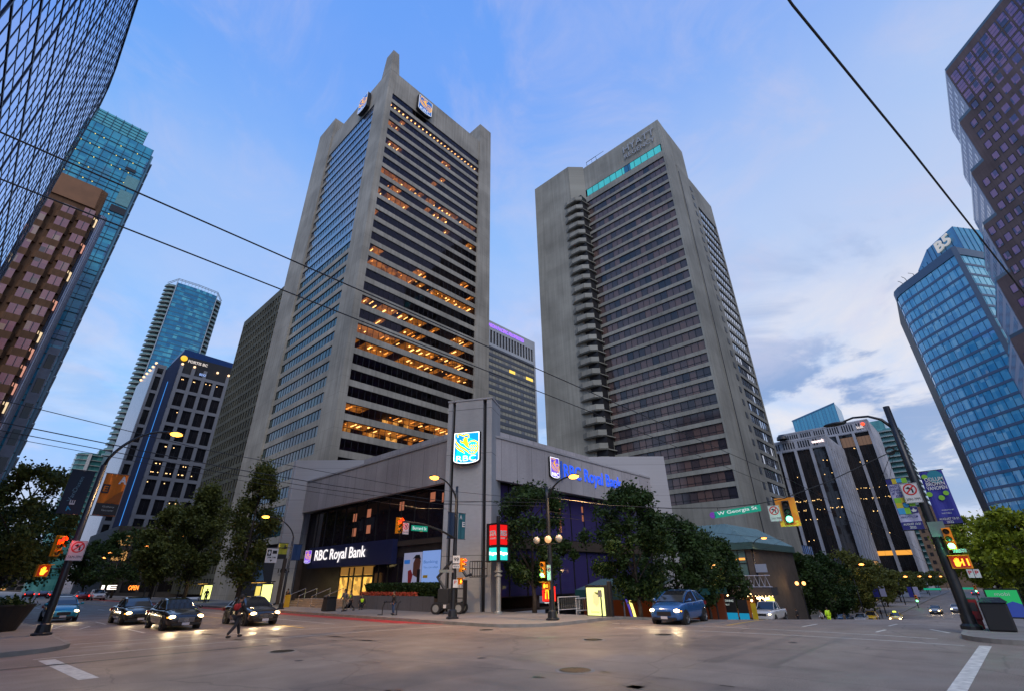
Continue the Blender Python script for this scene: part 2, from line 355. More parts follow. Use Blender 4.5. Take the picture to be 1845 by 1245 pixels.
M_paint = mat('road_paint', (0.62, 0.60, 0.54), 0.6, var=0.25, scale=5); M_yel = mat('yellow_paint', (0.65, 0.40, 0.05), 0.6, var=0.25, scale=5); M_red = mat('red_lane_paint', (0.42, 0.035, 0.03), 0.6, var=0.2, scale=1)
M_iron = mat('cast_iron', (0.07, 0.06, 0.045), 0.45, 0.6, var=0.3, scale=20)
def sheet(name, xs, ys, off, m, kind='structure'):
    mb = MB(); idx = {}
    for i, x in enumerate(xs):
        for j, y in enumerate(ys):
            idx[i, j] = len(mb.v); mb.v.append((x, y, gz(x, y)+off))
    for i in range(len(xs)-1):
        for j in range(len(ys)-1): mb.f.append((idx[i, j], idx[i+1, j], idx[i+1, j+1], idx[i, j+1])); mb.mi.append(0)
    o = mb.obj(name, m); o['kind'] = kind; return o
def fr(a, b, s):
    n = max(1, round((b-a)/s)); return [a+(b-a)*i/n for i in range(n+1)]
GX = [-4000, -400] + fr(-60, 20, 20) + fr(21, 44, 1.0) + fr(46, 100, 3) + [110, 130, 160, 200, 300, 600, 1500, 4000]
GY = [-4000, -400, -60, -20] + fr(-4, 22, 1.0) + [40, 80, 150, 300, 600, 1500, 4000]
sheet('ground', GX, GY, -0.05, M_gnd)
sheet('road', [x for x in GX if -60 <= x <= 600], [y for y in GY if -60 <= y <= 600], 0.0, M_asph)
def slab(name, xs, y0, y1, kerb_side=None, h=0.14):
    mb = MB()
    T = lambda x, y, d=0: (x, y, gz(x, y)+h+d)
    for a, b in zip(xs, xs[1:]):
        mb.face([T(a, y0(a)), T(b, y0(b)), T(b, y1(b)), T(a, y1(a))])
        mb.m(1)
        for ya, yb, flip in ((y0(a), y0(b), 0), (y1(a), y1(b), 1)):
            q = [(a, ya, gz(a, ya)-0.02), (b, yb, gz(b, yb)-0.02), T(b, yb), T(a, ya)]
            mb.face(q if not flip else q[::-1])
        mb.m(0)
    for x, fl in ((xs[0], 1), (xs[-1], 0)):
        mb.m(1); q = [(x, y0(x), gz(x, y0(x))-0.02), (x, y1(x), gz(x, y1(x))-0.02), T(x, y1(x)), T(x, y0(x))]
        if abs(y1(x)-y0(x)) > 0.01: mb.face(q[::-1] if fl else q)
        mb.m(0)
    o = mb.obj(name, [M_pave, M_kerb]); o['kind'] = 'structure'; return o
def kerbline(name, pts, wd=0.16, h=0.145):
    mb = MB(); P = [Vector((x, y)) for x, y in pts]
    L_, R_ = [], []
    for i, p in enumerate(P):
        d = (P[min(i+1, len(P)-1)]-P[max(i-1, 0)]).normalized(); n = Vector((-d.y, d.x)); L_.append(p-n*0.005); R_.append(p+n*wd)
    for i in range(len(P)-1):
        a, b, c, d = L_[i], L_[i+1], R_[i+1], R_[i]
        mb.hexa([(a.x, a.y, gz(*a)-0.02), (b.x, b.y, gz(*b)-0.02), (c.x, c.y, gz(*c)-0.02), (d.x, d.y, gz(*d)-0.02), (a.x, a.y, gz(*a)+h), (b.x, b.y, gz(*b)+h), (c.x, c.y, gz(*c)+h), (d.x, d.y, gz(*d)+h)])
    o = mb.obj(name, M_kerb); o['kind'] = 'structure'; return o
Rc = 3.2; KX, KY = 19.1, 17.0
def arc_y(x): return KY + Rc - math.sqrt(max(0, Rc*Rc-(KX+Rc-x)**2)) if x < KX+Rc else KY
xsA = [KX + Rc*(1-math.cos(R(a))) for a in range(0, 91, 10)] + [x for x in GX if 23 <= x <= 600]
slab('pavement_bank_corner', [x for x in xsA if x <= 41], arc_y, lambda x: 300)
slab('pavement_right_street', [x for x in xsA if x >= 41], lambda x: KY, lambda x: 60)
kerbline('kerb_bank_corner', [(KX-0.003, y) for y in (300, 150, 80, 50, 35, 25)] + [(KX+Rc-Rc*math.cos(R(a)), KY+Rc-Rc*math.sin(R(a))) for a in range(0, 91, 10)] + [(x, KY) for x in GX if 23 <= x <= 300])
# left near corner
LX, LY, LR = 3.95, 25.6, 2.2
def lcy(x): return LY + LR - math.sqrt(max(0, LR*LR-(x-(LX-LR))**2)) if x > LX-LR else LY
xsL = [-60, -20, LX-LR] + [LX-LR+LR*math.sin(R(a)) for a in range(10, 91, 10)]
slab('pavement_left', xsL, lcy, lambda x: 400)
kerbline('kerb_left', [(x, LY) for x in (-60, -20, LX-LR)] + [(LX-LR+LR*math.sin(R(a)), LY+LR-LR*math.cos(R(a))) for a in range(0, 91, 10)] + [(LX, y) for y in (40, 60, 100, 200, 400)])
# right near corner
QX, QY, QR = 23.9, 1.75, 1.6
def rcy(x): return (QY - QR + math.sqrt(max(0, QR*QR-(QX+QR-x)**2))) if x < QX+QR else QY
xsQ = [QX + QR*(1-math.cos(R(a))) for a in range(0, 91, 10)] + [x for x in GX if 26 <= x <= 600]
slab('pavement_right', xsQ, lambda x: -60, rcy)
kerbline('kerb_right', [(x, QY) for x in reversed([x for x in GX if 26 <= x <= 300])] + [(QX+QR*(1-math.sin(R(a))), QY-QR+QR*math.cos(R(a))) for a in range(0, 91, 10)] + [(QX, -10), (QX, -60)])
def stripe(name, pts, wd, m=None, off=0.004, label=None):
    mb = MB()
    for a, b in zip(pts, pts[1:]):
        a, b = Vector(a), Vector(b); n_ = max(1, int((b-a).length/1.5)); d = (b-a).normalized(); n = Vector((-d.y, d.x))*wd/2
        for i in range(n_):
            p = a+(b-a)*(i/n_); q = a+(b-a)*((i+1)/n_)
            mb.face([(v.x, v.y, gz(*v)+off) for v in (p-n, q-n, q+n, p+n)])
    o = mb.obj(name, m or M_paint); o['kind'] = 'structure'; return o
stripe('crossing_line', [(4.2, 28.6), (8.0, 28.1), (12.8, 26.9), (18.9, 25.0)], 0.11)
stripe('crossing_line', [(4.2, 26.9), (11.1, 25.9)], 0.08)
stripe('crossing_line', [(2.6, 23.9), (8.3, 24.0), (14.5, 23.0), (19.3, 21.3)], 0.10)
stripe('road_seam', [(1.5, 21.8), (6.5, 21.6), (9, 21.3)], 0.28, mat('tar_seam', (0.035, 0.032, 0.03), 0.5, var=0.2))
stripe('crossing_line', [(24.2, 15.6), (25.0, 11.6), (25.2, 7.1), (25.0, 3.9), (24.7, 2.4)], 0.10)
stripe('crossing_line', [(22.2, 14.2), (23.0, 9.5), (23.2, 6.5), (23.2, 3.7), (22.9, 1.6)], 0.10)
stripe('crossing_bar', [(2.88, 23.4), (3.16, 17.8)], 0.42); stripe('crossing_bar', [(23.2, 1.1), (12.0, 1.45)], 0.30)
stripe('crossing_line', [(28.6, 2.9), (27.3, 2.2)], 0.12)
for y in (32.0, 41.5, 58, 68, 80, 92, 106, 120): stripe('lane_dash', [(7.35 if y < 50 else 7.6, y), (7.35 if y < 50 else 7.6, y+3.4)], 0.13)
for y in (44.5, 55, 66, 78, 92): stripe('lane_dash', [(11.2, y), (11.2, y+3.4)], 0.13)
for a, b in (((4.75, 40.3), (5.6, 38.1)), ((5.6, 38.1), (6.45, 40.6)), ((6.45, 40.6), (5.55, 43.0)), ((5.55, 43.0), (4.75, 40.3))): stripe('lane_diamond', [a, b], 0.12)
stripe('centre_line', [(13.4, 27.6), (13.6, 34), (13.8, 60), (13.8, 200)], 0.13, M_yel)
stripe('lane_line', [(15.6, 28.5), (15.65, 60)], 0.10)
for x in (27.2, 34, 42, 50): stripe('lane_dash', [(x, 7.4-(x-27)*0.0), (x+1.8, 7.2)], 0.11)
for x in (26.2, 29.5): stripe('lane_dash', [(x, 4.45), (x+1.3, 4.3)], 0.11)
stripe('centre_line', [(26.1, 10.4), (30, 10.2), (60, 10.2)], 0.12, M_yel)
mb = MB()
for a, b in zip(range(23, 200, 3), range(26, 203, 3)):
    def edges(y): return (17.9 + max(0, (26-y))*0.35, 19.02)
    for yy in (a,): 
        l0, r0 = edges(a); l1, r1 = edges(b)
        if r0-l0 > 0.05: mb.face([(l0, a, 0.004), (r0, a, 0.004), (r1, b, 0.004), (l1, b, 0.004)])
o = mb.obj('bus_lane', M_red); o['kind'] = 'structure'
for i, (x, y, r, lb) in enumerate(((11.66, 8.77, .42, 'round cast iron manhole cover nearest the camera, below the signal pole'), (17.5, 12.2, .36, 'round iron manhole cover in the middle of the crossing'), (8.57, 19.0, .40, 'round iron manhole cover in front of the walking pedestrian'), (18.0, 18.6, .35, 'round iron manhole cover by the kerb of the bank corner'), (20.6, 10.9, .34, 'small dark manhole cover left of the blue hatchback'))):
    t = thing('manhole_cover', lb, 'manhole cover', (x, y, gz(x, y)), 'manhole covers in the road')
    mb = MB(); mb.lathe((x, y, 0), [(r, 0.003), (r, 0.012), (0, 0.012)], 28); mb.obj('lid', M_iron, t)
    mb = MB(); mb.lathe((x, y, 0), [(r+0.002, 0.003), (r+.002, 0.009), (r+0.07, 0.009), (r+0.09, 0.003)], 28); mb.obj('frame', M_kerb, t)
    mb = MB()
    for k in range(-4, 5):
        hw = math.sqrt(max(0, (r*0.92)**2-(k*r*0.2)**2)); mb.box(x-hw, x+hw, y+k*r*0.2-0.012, y+k*r*0.2+0.012, 0.012, 0.017)
    mb.obj('tread_ribs', M_iron, t)
# repair patches, oil stains and tyre wear on the road
M_patch = asphalt('asphalt_patch', (0.19, 0.152, 0.125), 0.6); M_patch2 = asphalt('asphalt_patch_pale', (0.255, 0.205, 0.165), 0.7)
rp = random.Random(21)
for i, (x, y, a, b, m_) in enumerate(((8.5, 11.5, 2.6, 1.1, 0), (13.5, 6.0, 1.4, 3.4, 1), (6.2, 15.8, 3.4, 1.0, 1), (15.8, 17.2, 1.2, 2.4, 0), (19.5, 8.2, 2.2, .9, 0), (10.3, 22.0, 1.0, 2.0, 0), (5.6, 9.0, 1.6, 1.5, 0), (18.4, 4.2, 3.0, .8, 1), (9.8, 38.0, 1.2, 4.0, 0))):
    mb = MB(); mb.face([(x-a+rp.uniform(-.1, .1), y-b, gz(x, y)+.002), (x+a, y-b+rp.uniform(-.1, .1), gz(x, y)+.002), (x+a+rp.uniform(-.1, .1), y+b, gz(x, y)+.002), (x-a, y+b, gz(x, y)+.002)]); o = mb.obj('road_patch', M_patch2 if m_ else M_patch); o['kind'] = 'structure'
M_oil = mat('oil_stain', (.045, .038, .034), .35, var=.3, scale=3)
for i in range(26):
    x, y = rp.uniform(6, 22), rp.uniform(4, 30); r_ = rp.uniform(.04, .16); mb = MB(); mb.face([(x+r_*rp.uniform(.6, 1.3)*math.cos(q*.7), y+r_*rp.uniform(.6, 1.5)*math.sin(q*.7), .0035) for q in range(9)]); o = mb.obj('oil_spot', M_oil); o['kind'] = 'structure'
for i, (p0, p1, p2) in enumerate((((7, 30), (10, 18), (24, 9)), ((8.6, 30), (11.6, 18.6), (24, 10.6)), ((9, 60), (9.1, 30), (9.2, 4)), ((10.6, 60), (10.6, 30), (10.8, 4)), ((12, 60), (12.2, 30), (12.2, 4)), ((24, 5), (14, 5.1), (3, 5)), ((24, 6.6), (14, 6.6), (3, 6.4)))):
    pts_ = [tuple((1-s)**2*Vector(p0)+2*s*(1-s)*Vector(p1)+s*s*Vector(p2)) for s in [k/10 for k in range(11)]]; stripe('tyre_wear', pts_, .32, MATS.get('tyre_wear') or asphalt('tyre_wear', (.20, .162, .132), .55), .0012)

# distant mountains beyond the harbour
mb = MB(); rn = random.Random(3)
for k in range(60):
    a0 = R(-14+k*0.8); a1 = R(-14+(k+1)*0.8)
def hh(i): return 150 + 130*math.sin(i*0.17+1.3) + 50*math.sin(i*0.53+0.6) + 16*math.sin(i*1.7) + rn.uniform(-7, 7)
H_ = [max(20, hh(i)) for i in range(61)]
for i in range(60):
    a0, a1 = R(-14+i*0.9), R(-14+(i+1)*0.9)
    for r0, r1, f0, f1 in ((3300, 3600, 0, .55), (3600, 4000, .55, 1.0)):
        q = []
        for a, r_, h_ in ((a0, r0, H_[i]*f0), (a1, r0, H_[i+1]*f0), (a1, r1, H_[i+1]*f1), (a0, r1, H_[i]*f1)): q.append((r_*math.cos(a), r_*math.sin(a), h_-4.6))
        mb.face(q)
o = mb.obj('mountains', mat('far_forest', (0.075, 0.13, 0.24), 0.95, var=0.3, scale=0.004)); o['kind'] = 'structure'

# ------------------------------------------------------------------ building materials
C_rbc = concrete('rbc_concrete', (0.36, 0.34, 0.295), 5.6, 3.66, 0.32, 0.35); C_pod = concrete('podium_concrete', (0.43, 0.41, 0.43), 1.9, 40, 0.42, 0.22)
C_podL = concrete('wing_concrete', (0.40, 0.40, 0.425), 3.0, 3.6, 0.3, 0.15); C_hy = concrete('hotel_concrete', (0.315, 0.315, 0.28), 9.0, 2.915, 0.16, 0.30)
C_drk = mat('dark_soffit', (0.03, 0.03, 0.032), 0.8); C_core = mat('dark_core', (0.012, 0.012, 0.015), 0.6, var=0)
M_frame = mat('dark_mullion', (0.02, 0.02, 0.024), 0.4, 0.3, var=0); M_roof = mat('gravel_roof', (0.12, 0.12, 0.12), 0.9)
G_rbcL = glass('office_glass_street', (0.02, 0.025, 0.03), (0.03, 0.045, 0.05), 1.45, 3.66, ior=1.55, spec=0.5, rough=.05, stops=[(0, (.015, .02, .025)), (.6, (.02, .05, .055)), (.85, (.03, .09, .10)), (1, (.09, .14, .15))])  # darker copy for lower floors, teal street reflection put into the panes
G_rbcU = glass('office_glass_sky', (0.03, 0.04, 0.06), (0.06, 0.07, 0.10), 1.45, 3.66, ior=2.3, spec=0.9)  # same glass on upper floors, made brighter for its sky reflection
G_hy = glass('hotel_glass', (0.06, 0.045, 0.05), (0.03, 0.03, 0.035), 1.46, 2.915, ior=1.5, rough=0.08, stops=[(0, (0.15, 0.095, 0.085)), (0.45, (0.11, 0.078, 0.078)), (0.8, (0.065, 0.052, 0.058)), (1, (0.03, 0.03, 0.042))], off=(0.1, 0.34))
# ------------------------------------------------------------------ RBC style concrete tower (near corner X 41.2, Y 85.7)
TX0, TX1, TY0, TY1 = 41.2, 82.6, 85.7, 131.9
def gback(mbs, f, a0, a1, z0, z1, d, step, fw=0.05):
    f.quad(mbs, a0, a1, z0, z1, d)
def ribbon(f, a0, a1, z0, z1, d, step, parent, gm, sill=True, midrail=None, name='window', sub=None):
    """one ribbon window: glass plus its mullions, one mesh"""
    mb = MB(); f.quad(mb, a0, a1, z0, z1, d); mb.m(1)
    n = max(1, round((a1-a0)/step)); s = (a1-a0)/n
    for i in range(n+1):
        a = a0+i*s; f.box(mb, a-0.045, a+0.045, z0, z1, d+0.002, d+0.07)
    f.box(mb, a0, a1, z0, z0+0.08, d+0.004, d+0.06); f.box(mb, a0, a1, z1-0.08, z1, d+0.004, d+0.06)
    if midrail: f.box(mb, a0, a1, z0+midrail-0.035, z0+midrail+0.035, d+0.004, d+0.05)
    return mb.obj(name, [gm, M_frame], parent)
rbc = thing('bank_tower', 'tall grey concrete office tower with a pointed corner fin and lit ribbon windows', 'office tower', (TX0, TY0, 0))
ZT = [129.9-3.66*k for k in range(33)]          # tops of the ribbon windows
mb = MB(); Cz = 139.3
mb.m(0)
# corner pier, left pier, right pier
mb.box(41.2, 42.5, 85.7, 92.6, -1, Cz); mb.box(41.2-.45, 46, 120.5, TY1, -1, 148.2); mb.box(77.4, 82.6, 85.7-.4, 95, -1, 147.8)
mb.hexa([(41.17, 85.67, Cz), (44.2, 85.67, Cz), (43.2, 90.6, Cz), (41.17, 90.6, Cz), (41.17, 85.67, 148.3), (43.2, 85.67, 148.3), (42.6, 89.3, 148.3), (41.17, 89.3, 148.3)])
mb.hexa([(43.0, 85.69, 129.9), (77.4, 85.69, 129.9), (77.4, 92, 129.9), (43.0, 92, 129.9), (43.0, 85.69, Cz+.05), (77.4, 85.69, Cz+.05), (77.4, 92, Cz+.05), (43.0, 92, Cz+.05)])
mb.box(41.22, 44, 92.6, 120.5, 129.9, Cz); mb.box(42.5, 43.0, 85.72, 92, -1, Cz+.02)
for k, zt in enumerate(ZT):
    zb = zt-2.3; nz_ = zt-3.66
    if nz_ < 1: break
    mb.box(42.6, 77.4, 85.7, 86.0, nz_, zb); mb.box(41.2, 41.5, 92.6 if k > 13 else 117.3, 120.5, nz_, zb)
mb.obj('wall', C_rbc, rbc)
mb = MB(); mb.box(42.2, 82.5, 92.0, 131.8, 0, 138.2); mb.obj('core', C_core, rbc)
mb = MB(); mb.box(44, 82.4, 92.1, 131.7, 138.25, 138.6); mb.obj('roof', M_roof, rbc)
G_pan = glass('sky_bright_panel', (.10, .13, .20), (.16, .19, .26), 1.45, 3.66, ior=2.2, spec=1.0, rough=.06)  # upper spandrels made mirror-bright to imitate the sky reflection there
mb = MB()
for k, zt in enumerate(ZT[:14]): mb.box(41.22, 41.5, 92.6, 117.3, zt-3.66, zt-2.3)
mb.obj('sky_bright_spandrel', G_pan, rbc)
# real rooms behind the right-hand face: ceilings with lamps
FR = Fr((0, 85.7, 0), (1, 0, 0), (0, -1, 0)); FL = Fr((41.2, 0, 0), (0, -1, 0), (-1, 0, 0))
M_ceil = mat('office_ceiling', (0.20, 0.15, 0.11), 0.9, var=0.1); M_room = mat('office_room', (0.05, 0.038, 0.03), 0.9, var=0.3, scale=0.4)
E_lamp = emis('office_lamp', (1.0, 0.52, 0.16), 5.0); E_lamp2 = emis('office_lamp_dim', (1.0, 0.36, 0.07), 2.2); E_room = emis('lit_room', (1.0, 0.34, 0.05), 0.36, (0.2, 0.1, 0.05)); E_room2 = emis('bright_room', (1.0, 0.50, 0.12), 0.9, (0.2, 0.1, 0.05))
def seeglass(name, tint, ior=1.5, off=0.0):
    m = bpy.data.materials.new(name); m.use_nodes = True; t = m.node_tree; t.nodes.clear(); L = t.links.new
    o = t.nodes.new('ShaderNodeOutputMaterial'); mx = t.nodes.new('ShaderNodeMixShader'); tr = t.nodes.new('ShaderNodeBsdfTransparent'); gl = t.nodes.new('ShaderNodeBsdfGlossy'); fz = t.nodes.new('ShaderNodeFresnel')
    tr.inputs[0].default_value = (*tint, 1); gl.inputs['Roughness'].default_value = 0.02; gl.inputs[0].default_value = (0.50, 0.42, 0.52, 1); fz.inputs[0].default_value = ior
    n = t.nodes.new('ShaderNodeTexNoise'); n.inputs['Scale'].default_value = 0.3; g = t.nodes.new('ShaderNodeNewGeometry'); L(g.outputs['Position'], n.inputs['Vector'])
    bp = t.nodes.new('ShaderNodeBump'); bp.inputs['Strength'].default_value = 0.25; bp.inputs['Distance'].default_value = 0.05; L(n.outputs['Fac'], bp.inputs['Height']); L(bp.outputs[0], gl.inputs['Normal'])
    ad = t.nodes.new('ShaderNodeMath'); ad.operation = 'ADD'; ad.inputs[1].default_value = off; L(fz.outputs[0], ad.inputs[0])
    L(ad.outputs[0], mx.inputs[0]); L(tr.outputs[0], mx.inputs[1]); L(gl.outputs[0], mx.inputs[2]); L(mx.outputs[0], o.inputs[0]); MATS[name] = m; return m
G_see = seeglass('bronze_office_glass', (0.62, 0.56, 0.50), 1.5, 0.02)
LIT = {1: .9, 2: .22, 3: .12, 5: .15, 6: .12, 8: .8, 9: .3, 10: .35, 11: .1, 12: .15, 14: .25, 15: .5, 16: .9, 17: .12, 19: .45, 20: .35, 21: .85, 22: .9, 25: .08, 26: .6, 27: .7, 28: .15}
rm, lp, rl = MB(), MB(), MB(); rr = random.Random(11)
for k, zt in enumerate(ZT):
    if zt < 13: break
    zb = zt-2.3
    rm.m(0); rm.face([(42.6, 86.05, zt+.02), (42.6, 91.9, zt+.02), (77.3, 91.9, zt+.02), (77.3, 86.05, zt+.02)])
    rm.m(1); rm.face([(42.6, 91.9, zb-.6), (77.3, 91.9, zb-.6), (77.3, 91.9, zt), (42.6, 91.9, zt)]); rm.face([(42.6, 86.1, zb-.6), (77.3, 86.1, zb-.6), (77.3, 91.9, zb-.6), (42.6, 91.9, zb-.6)])
    for xx in (42.62, 77.28): rm.face([(xx, 86.1, zb-.6), (xx, 91.9, zb-.6), (xx, 91.9, zt), (xx, 86.1, zt)])
    p = LIT.get(k, 0.0)
    if p > 0:
        run = 0; on = False
        for i in range(24):
            x0 = 42.8+i*1.44
            if run <= 0: on = rr.random() < p; run = rr.choice((1, 2, 3, 4)) if p < .8 else rr.choice((2, 4, 5))
            run -= 1
            if not on: continue
            if k == 1: lp.box(x0+.5, x0+.85, 86.6, 87.0, zt-.12, zt-.02)
            else:
                lp.m(0 if rr.random() < .6 else 1)
                if rr.random() < .78: y_ = 86.5+rr.random()*1.6; x_ = x0+.2+rr.random()*.5; lp.box(x_, x_+rr.choice((.15, .2, .35)), y_, y_+rr.choice((.3, .6, 1.2, 1.6, 2.2)), zt-.10, zt-.02)
                if rr.random() < .75: rl.m(0); rl.face([(x0, 86.2, zt-.01), (x0+1.44, 86.2, zt-.01), (x0+1.44, 90.1, zt-.01), (x0, 90.1, zt-.01)])  # glowing quads stand in for lamplight on ceiling and back wall
                if rr.random() < .5: rl.m(1 if (k > 20 and rr.random() < .4) else 0); rl.face([(x0, 90.2, zb-.3), (x0+1.44, 90.2, zb-.3), (x0+1.44, 90.2, zt-.1), (x0, 90.2, zt-.1)])
                if rr.random() < .3: rm.m(1); rm.box(x0+.1, x0+.6, 87.5, 88.3, zb-.5, zb+rr.uniform(.3, .9))
rm.obj('rooms', [M_ceil, M_room], rbc); lo = lp.obj('ceiling_light', [E_lamp, E_lamp2], rbc); lo['kind'] = 'stuff'; rl.obj('room_glow', [E_room, E_room2], rbc)
for k, zt in enumerate(ZT):
    if zt > 13: ribbon(FR, 42.6, 77.35, zt-2.3, zt, -0.22, 1.45, rbc, G_see)
    if zt > 4: ribbon(FL, -120.45, -92.62, zt-2.3, zt, -0.2, 1.45, rbc, G_rbcL if k > 13 else G_rbcU)
# rooms lit on the street side show as warm patches: a few small lamps hung just inside the glass line
# ------------------------------------------------------------------ emblem shield (blue shield, yellow lion with globe, white letters)
M_sign_edge = mat('sign_casing', (0.02, 0.02, 0.025), 0.5, var=0)
E_blue = emis('sign_blue_light', (0.0, 0.30, 0.95), 1.25, (0, .1, .4)); E_cyan = emis('sign_cyan_light', (0.0, 0.62, 1.0), 1.2, (0, .2, .4)); E_yl = emis('sign_yellow_light', (1.0, 0.78, 0.02), 1.2, (.4, .3, 0)); E_wh = emis('sign_white_light', (0.95, 0.97, 1.0), 1.6, (.5, .5, .5))
D_blue = emis('dim_sign_blue', (0.01, 0.12, 0.45), 0.7, (0, .05, .2)); D_or = emis('dim_sign_gold', (0.9, 0.42, 0.05), 0.8, (.3, .2, 0)); D_wh = emis('dim_sign_white', (0.75, 0.8, 0.9), 0.8, (.3, .3, .3))
def stroke(mb, f, pts, w, d):
    P = [Vector(p) for p in pts]; L_, R_ = [], []
    for i, p in enumerate(P):
        t = (P[min(i+1, len(P)-1)]-P[max(i-1, 0)]).normalized(); n = Vector((-t.y, t.x)); ww = w[i] if isinstance(w, (list, tuple)) else w
        L_.append(p+n*ww/2); R_.append(p-n*ww/2)
    for i in range(len(P)-1): mb.face([f.p(q.x, q.y, d) for q in (R_[i], R_[i+1], L_[i+1], L_[i])])
def shield(parent, f, w, h, th, blue, cyan, yel, white):
    """f origin = lower-left corner of the shield"""
    def outline(g):
        pts = [(g, h-g), (w-g, h-g), (w-g, h*0.13)] ; pts = [(g, h-g)] + [(g, h*0.13)] + [(w/2+(w/2-g)*math.cos(a), h*0.13-(h*0.13-g)*math.sin(a)) for a in [math.pi-math.pi*i/12 for i in range(1, 12)]] + [(w-g, h*0.13), (w-g, h-g)]
        return pts
    mb = MB(); f.poly(mb, outline(0), -th, 0); mb.obj('casing', M_sign_edge, parent)
    mb = MB(); mb.m(0); mb.face([f.p(a, z, 0.012) for a, z in outline(w*0.02)]); mb.m(1); mb.face([f.p(a, z, 0.02) for a, z in outline(w*0.05)])
    mb.m(2); mb.face([f.p(w*(.08+.0*i)+w*.84*u, h*v, 0.028) for u, v, i in ((0, .12, 0), (.8, .12, 0), (1, .30, 0), (.95, .70, 0), (.62, .82, 0), (.1, .62, 0))]); mb.obj('panel', [white, blue, cyan], parent)
    mb = MB(); S = lambda L_: [(w*x/100, h*(100-y)/100) for x, y in L_]
    st = lambda L_, ww: stroke(mb, f, S(L_), [w*q/100 for q in ww] if isinstance(ww, list) else w*ww/100, 0.036+0.001*random.random())
    st([(8, 18), (10, 30), (24, 44), (42, 53), (56, 62), (63, 70)], [1, 6, 8, 8, 6, 2]); st([(8, 38), (12, 47), (26, 56), (38, 62), (44, 68)], [1, 6, 8, 6, 2]); st([(24, 25), (30, 31), (42, 34), (56, 47), (62, 52)], [3, 7, 9, 8, 4])
    st([(18, 16), (14, 10), (20, 5), (28, 8), (38, 12), (46, 9), (58, 11), (58, 18), (50, 20), (40, 17)], [5, 6, 6, 6, 7, 6, 6, 6, 5, 4]); st([(42, 20), (46, 28), (48, 36), (54, 44)], [14, 16, 16, 12])
    st([(56, 38), (66, 31), (80, 30), (92, 36), (94, 50), (90, 62), (80, 70), (66, 70)], [3, 5, 6, 6, 6, 6, 5, 4])
    for xx in (68, 76, 84): st([(xx, 40), (xx+1, 66)], 3)
    for yy in (45, 53, 60): st([(62, yy), (92, yy)], 3)
    mb.obj('emblem', yel, parent)
    mb = MB(); put_text(mb, f, 'RBC', w*.13, h*.09, w*.74, h*.17, 0.036, 0, 0.0); mb.obj('lettering', white, parent)
# roof shields
t = thing('rooftop_sign', 'blue and gold shield sign high on the right face of the tall bank tower', 'sign', (53.4, 84.0, 130), 'shield signs on top of the bank tower')
shield(t, Fr((51.0, 84.4, 130.0), (1, 0, 0), (0, -1, 0)), 5.2, 6.6, 1.1, D_blue, D_blue, D_or, D_wh)
mb = MB(); mb.box(52.4, 53.0, 85.4, 85.66, 131, 136); mb.box(54.4, 55.0, 85.4, 85.66, 131, 136); mb.obj('bracket', M_sign_edge, t)
t = thing('rooftop_sign', 'blue and gold shield sign seen edge-on on the left face of the tall bank tower', 'sign', (39.8, 98.0, 130), 'shield signs on top of the bank tower')
shield(t, Fr((39.9, 100.6, 130.4), (0, -1, 0), (-1, 0, 0)), 5.2, 6.6, 1.1, D_blue, D_blue, D_or, D_wh)
mb = MB(); mb.box(41.0, 41.18, 96.6, 97.2, 131, 136); mb.box(41.0, 41.18, 99.0, 99.6, 131, 136); mb.obj('bracket', M_sign_edge, t)

# ------------------------------------------------------------------ podium of the bank
pod = thing('bank_podium', 'low concrete bank hall with dark glazing and slanting wing walls at the street corner', 'bank', (25, 27.2, 0))
G_podL = glass('hall_glass_left', (0.012, 0.010, 0.016), (0.02, 0.014, 0.022), 2.05, 50, ior=1.5, rough=0.03, wave=0.006)
G_podR = glass('hall_glass_right', (0.035, 0.03, 0.10), (0.05, 0.04, 0.14), 2.05, 50, ior=1.5, rough=0.05, wave=0.006)  # indigo of the reflected sky is put into the pane colour
mb = MB(); mb.m(0)
mb.box(25, 25.5, 29.0, 56.4, 9.33, 12.75); mb.box(27.0, 53.3, 27.2, 27.7, 9.33, 12.75)
mb.m(1); mb.box(24.93, 25.55, 29.0, 56.4, 12.75, 12.93); mb.box(27.0, 53.3, 27.13, 27.75, 12.75, 12.93); mb.m(0)
mb.box(29.5, 30, 32.4, 52.0, 12.2, 15.4); mb.box(29.6, 48.2, 32.25, 32.75, 12.2, 15.4)
mb.obj('wall', [C_pod, C_podL], pod)
mb = MB()
def wallseg(mb, A, B, th, z0, z1):
    A, B = Vector(A), Vector(B); d = (B-A).normalized(); n = Vector((-d.y, d.x))*th
    mb.prism([tuple(A), tuple(B), tuple(B+n), tuple(A+n)], z0, z1)
wallseg(mb, (54.8, 25.7), (48.2, 32.3), -0.5, 9.33, 15.4); wallseg(mb, (54.8, 25.7), (53.3, 27.2), -0.5, -5, 9.35)
mb.obj('wing_wall', C_podL, pod); mb = MB(); wallseg(mb, (29.53, 51.97), (23.6, 57.9), -0.5, 9.3, 15.38); wallseg(mb, (25.2, 56.3), (23.6, 57.9), -0.5, 0, 9.32)
mb.obj('wing_wall', C_podL, pod); mb = MB(); mb.box(23.7, 41.0, 57.65, 58.2, 4.6, 15.37); mb.obj('rear_wall', C_podL, pod)
mb = MB(); mb.box(54.2, 54.75, 26.3, 45, -5, 15.36); mb.obj('end_wall', C_podL, pod)
mb = MB(); mb.prism([(25.4, 29), (27, 27.6), (53, 27.6), (48, 32), (30, 32.5), (29.6, 52), (25.4, 56)], 12.1, 12.6); mb.prism([(29.9, 32.8), (48.0, 32.8), (53.5, 27.8), (53.5, 84), (42, 84), (29.9, 56)], 14.4, 14.9); mb.obj('roof', M_roof, pod)
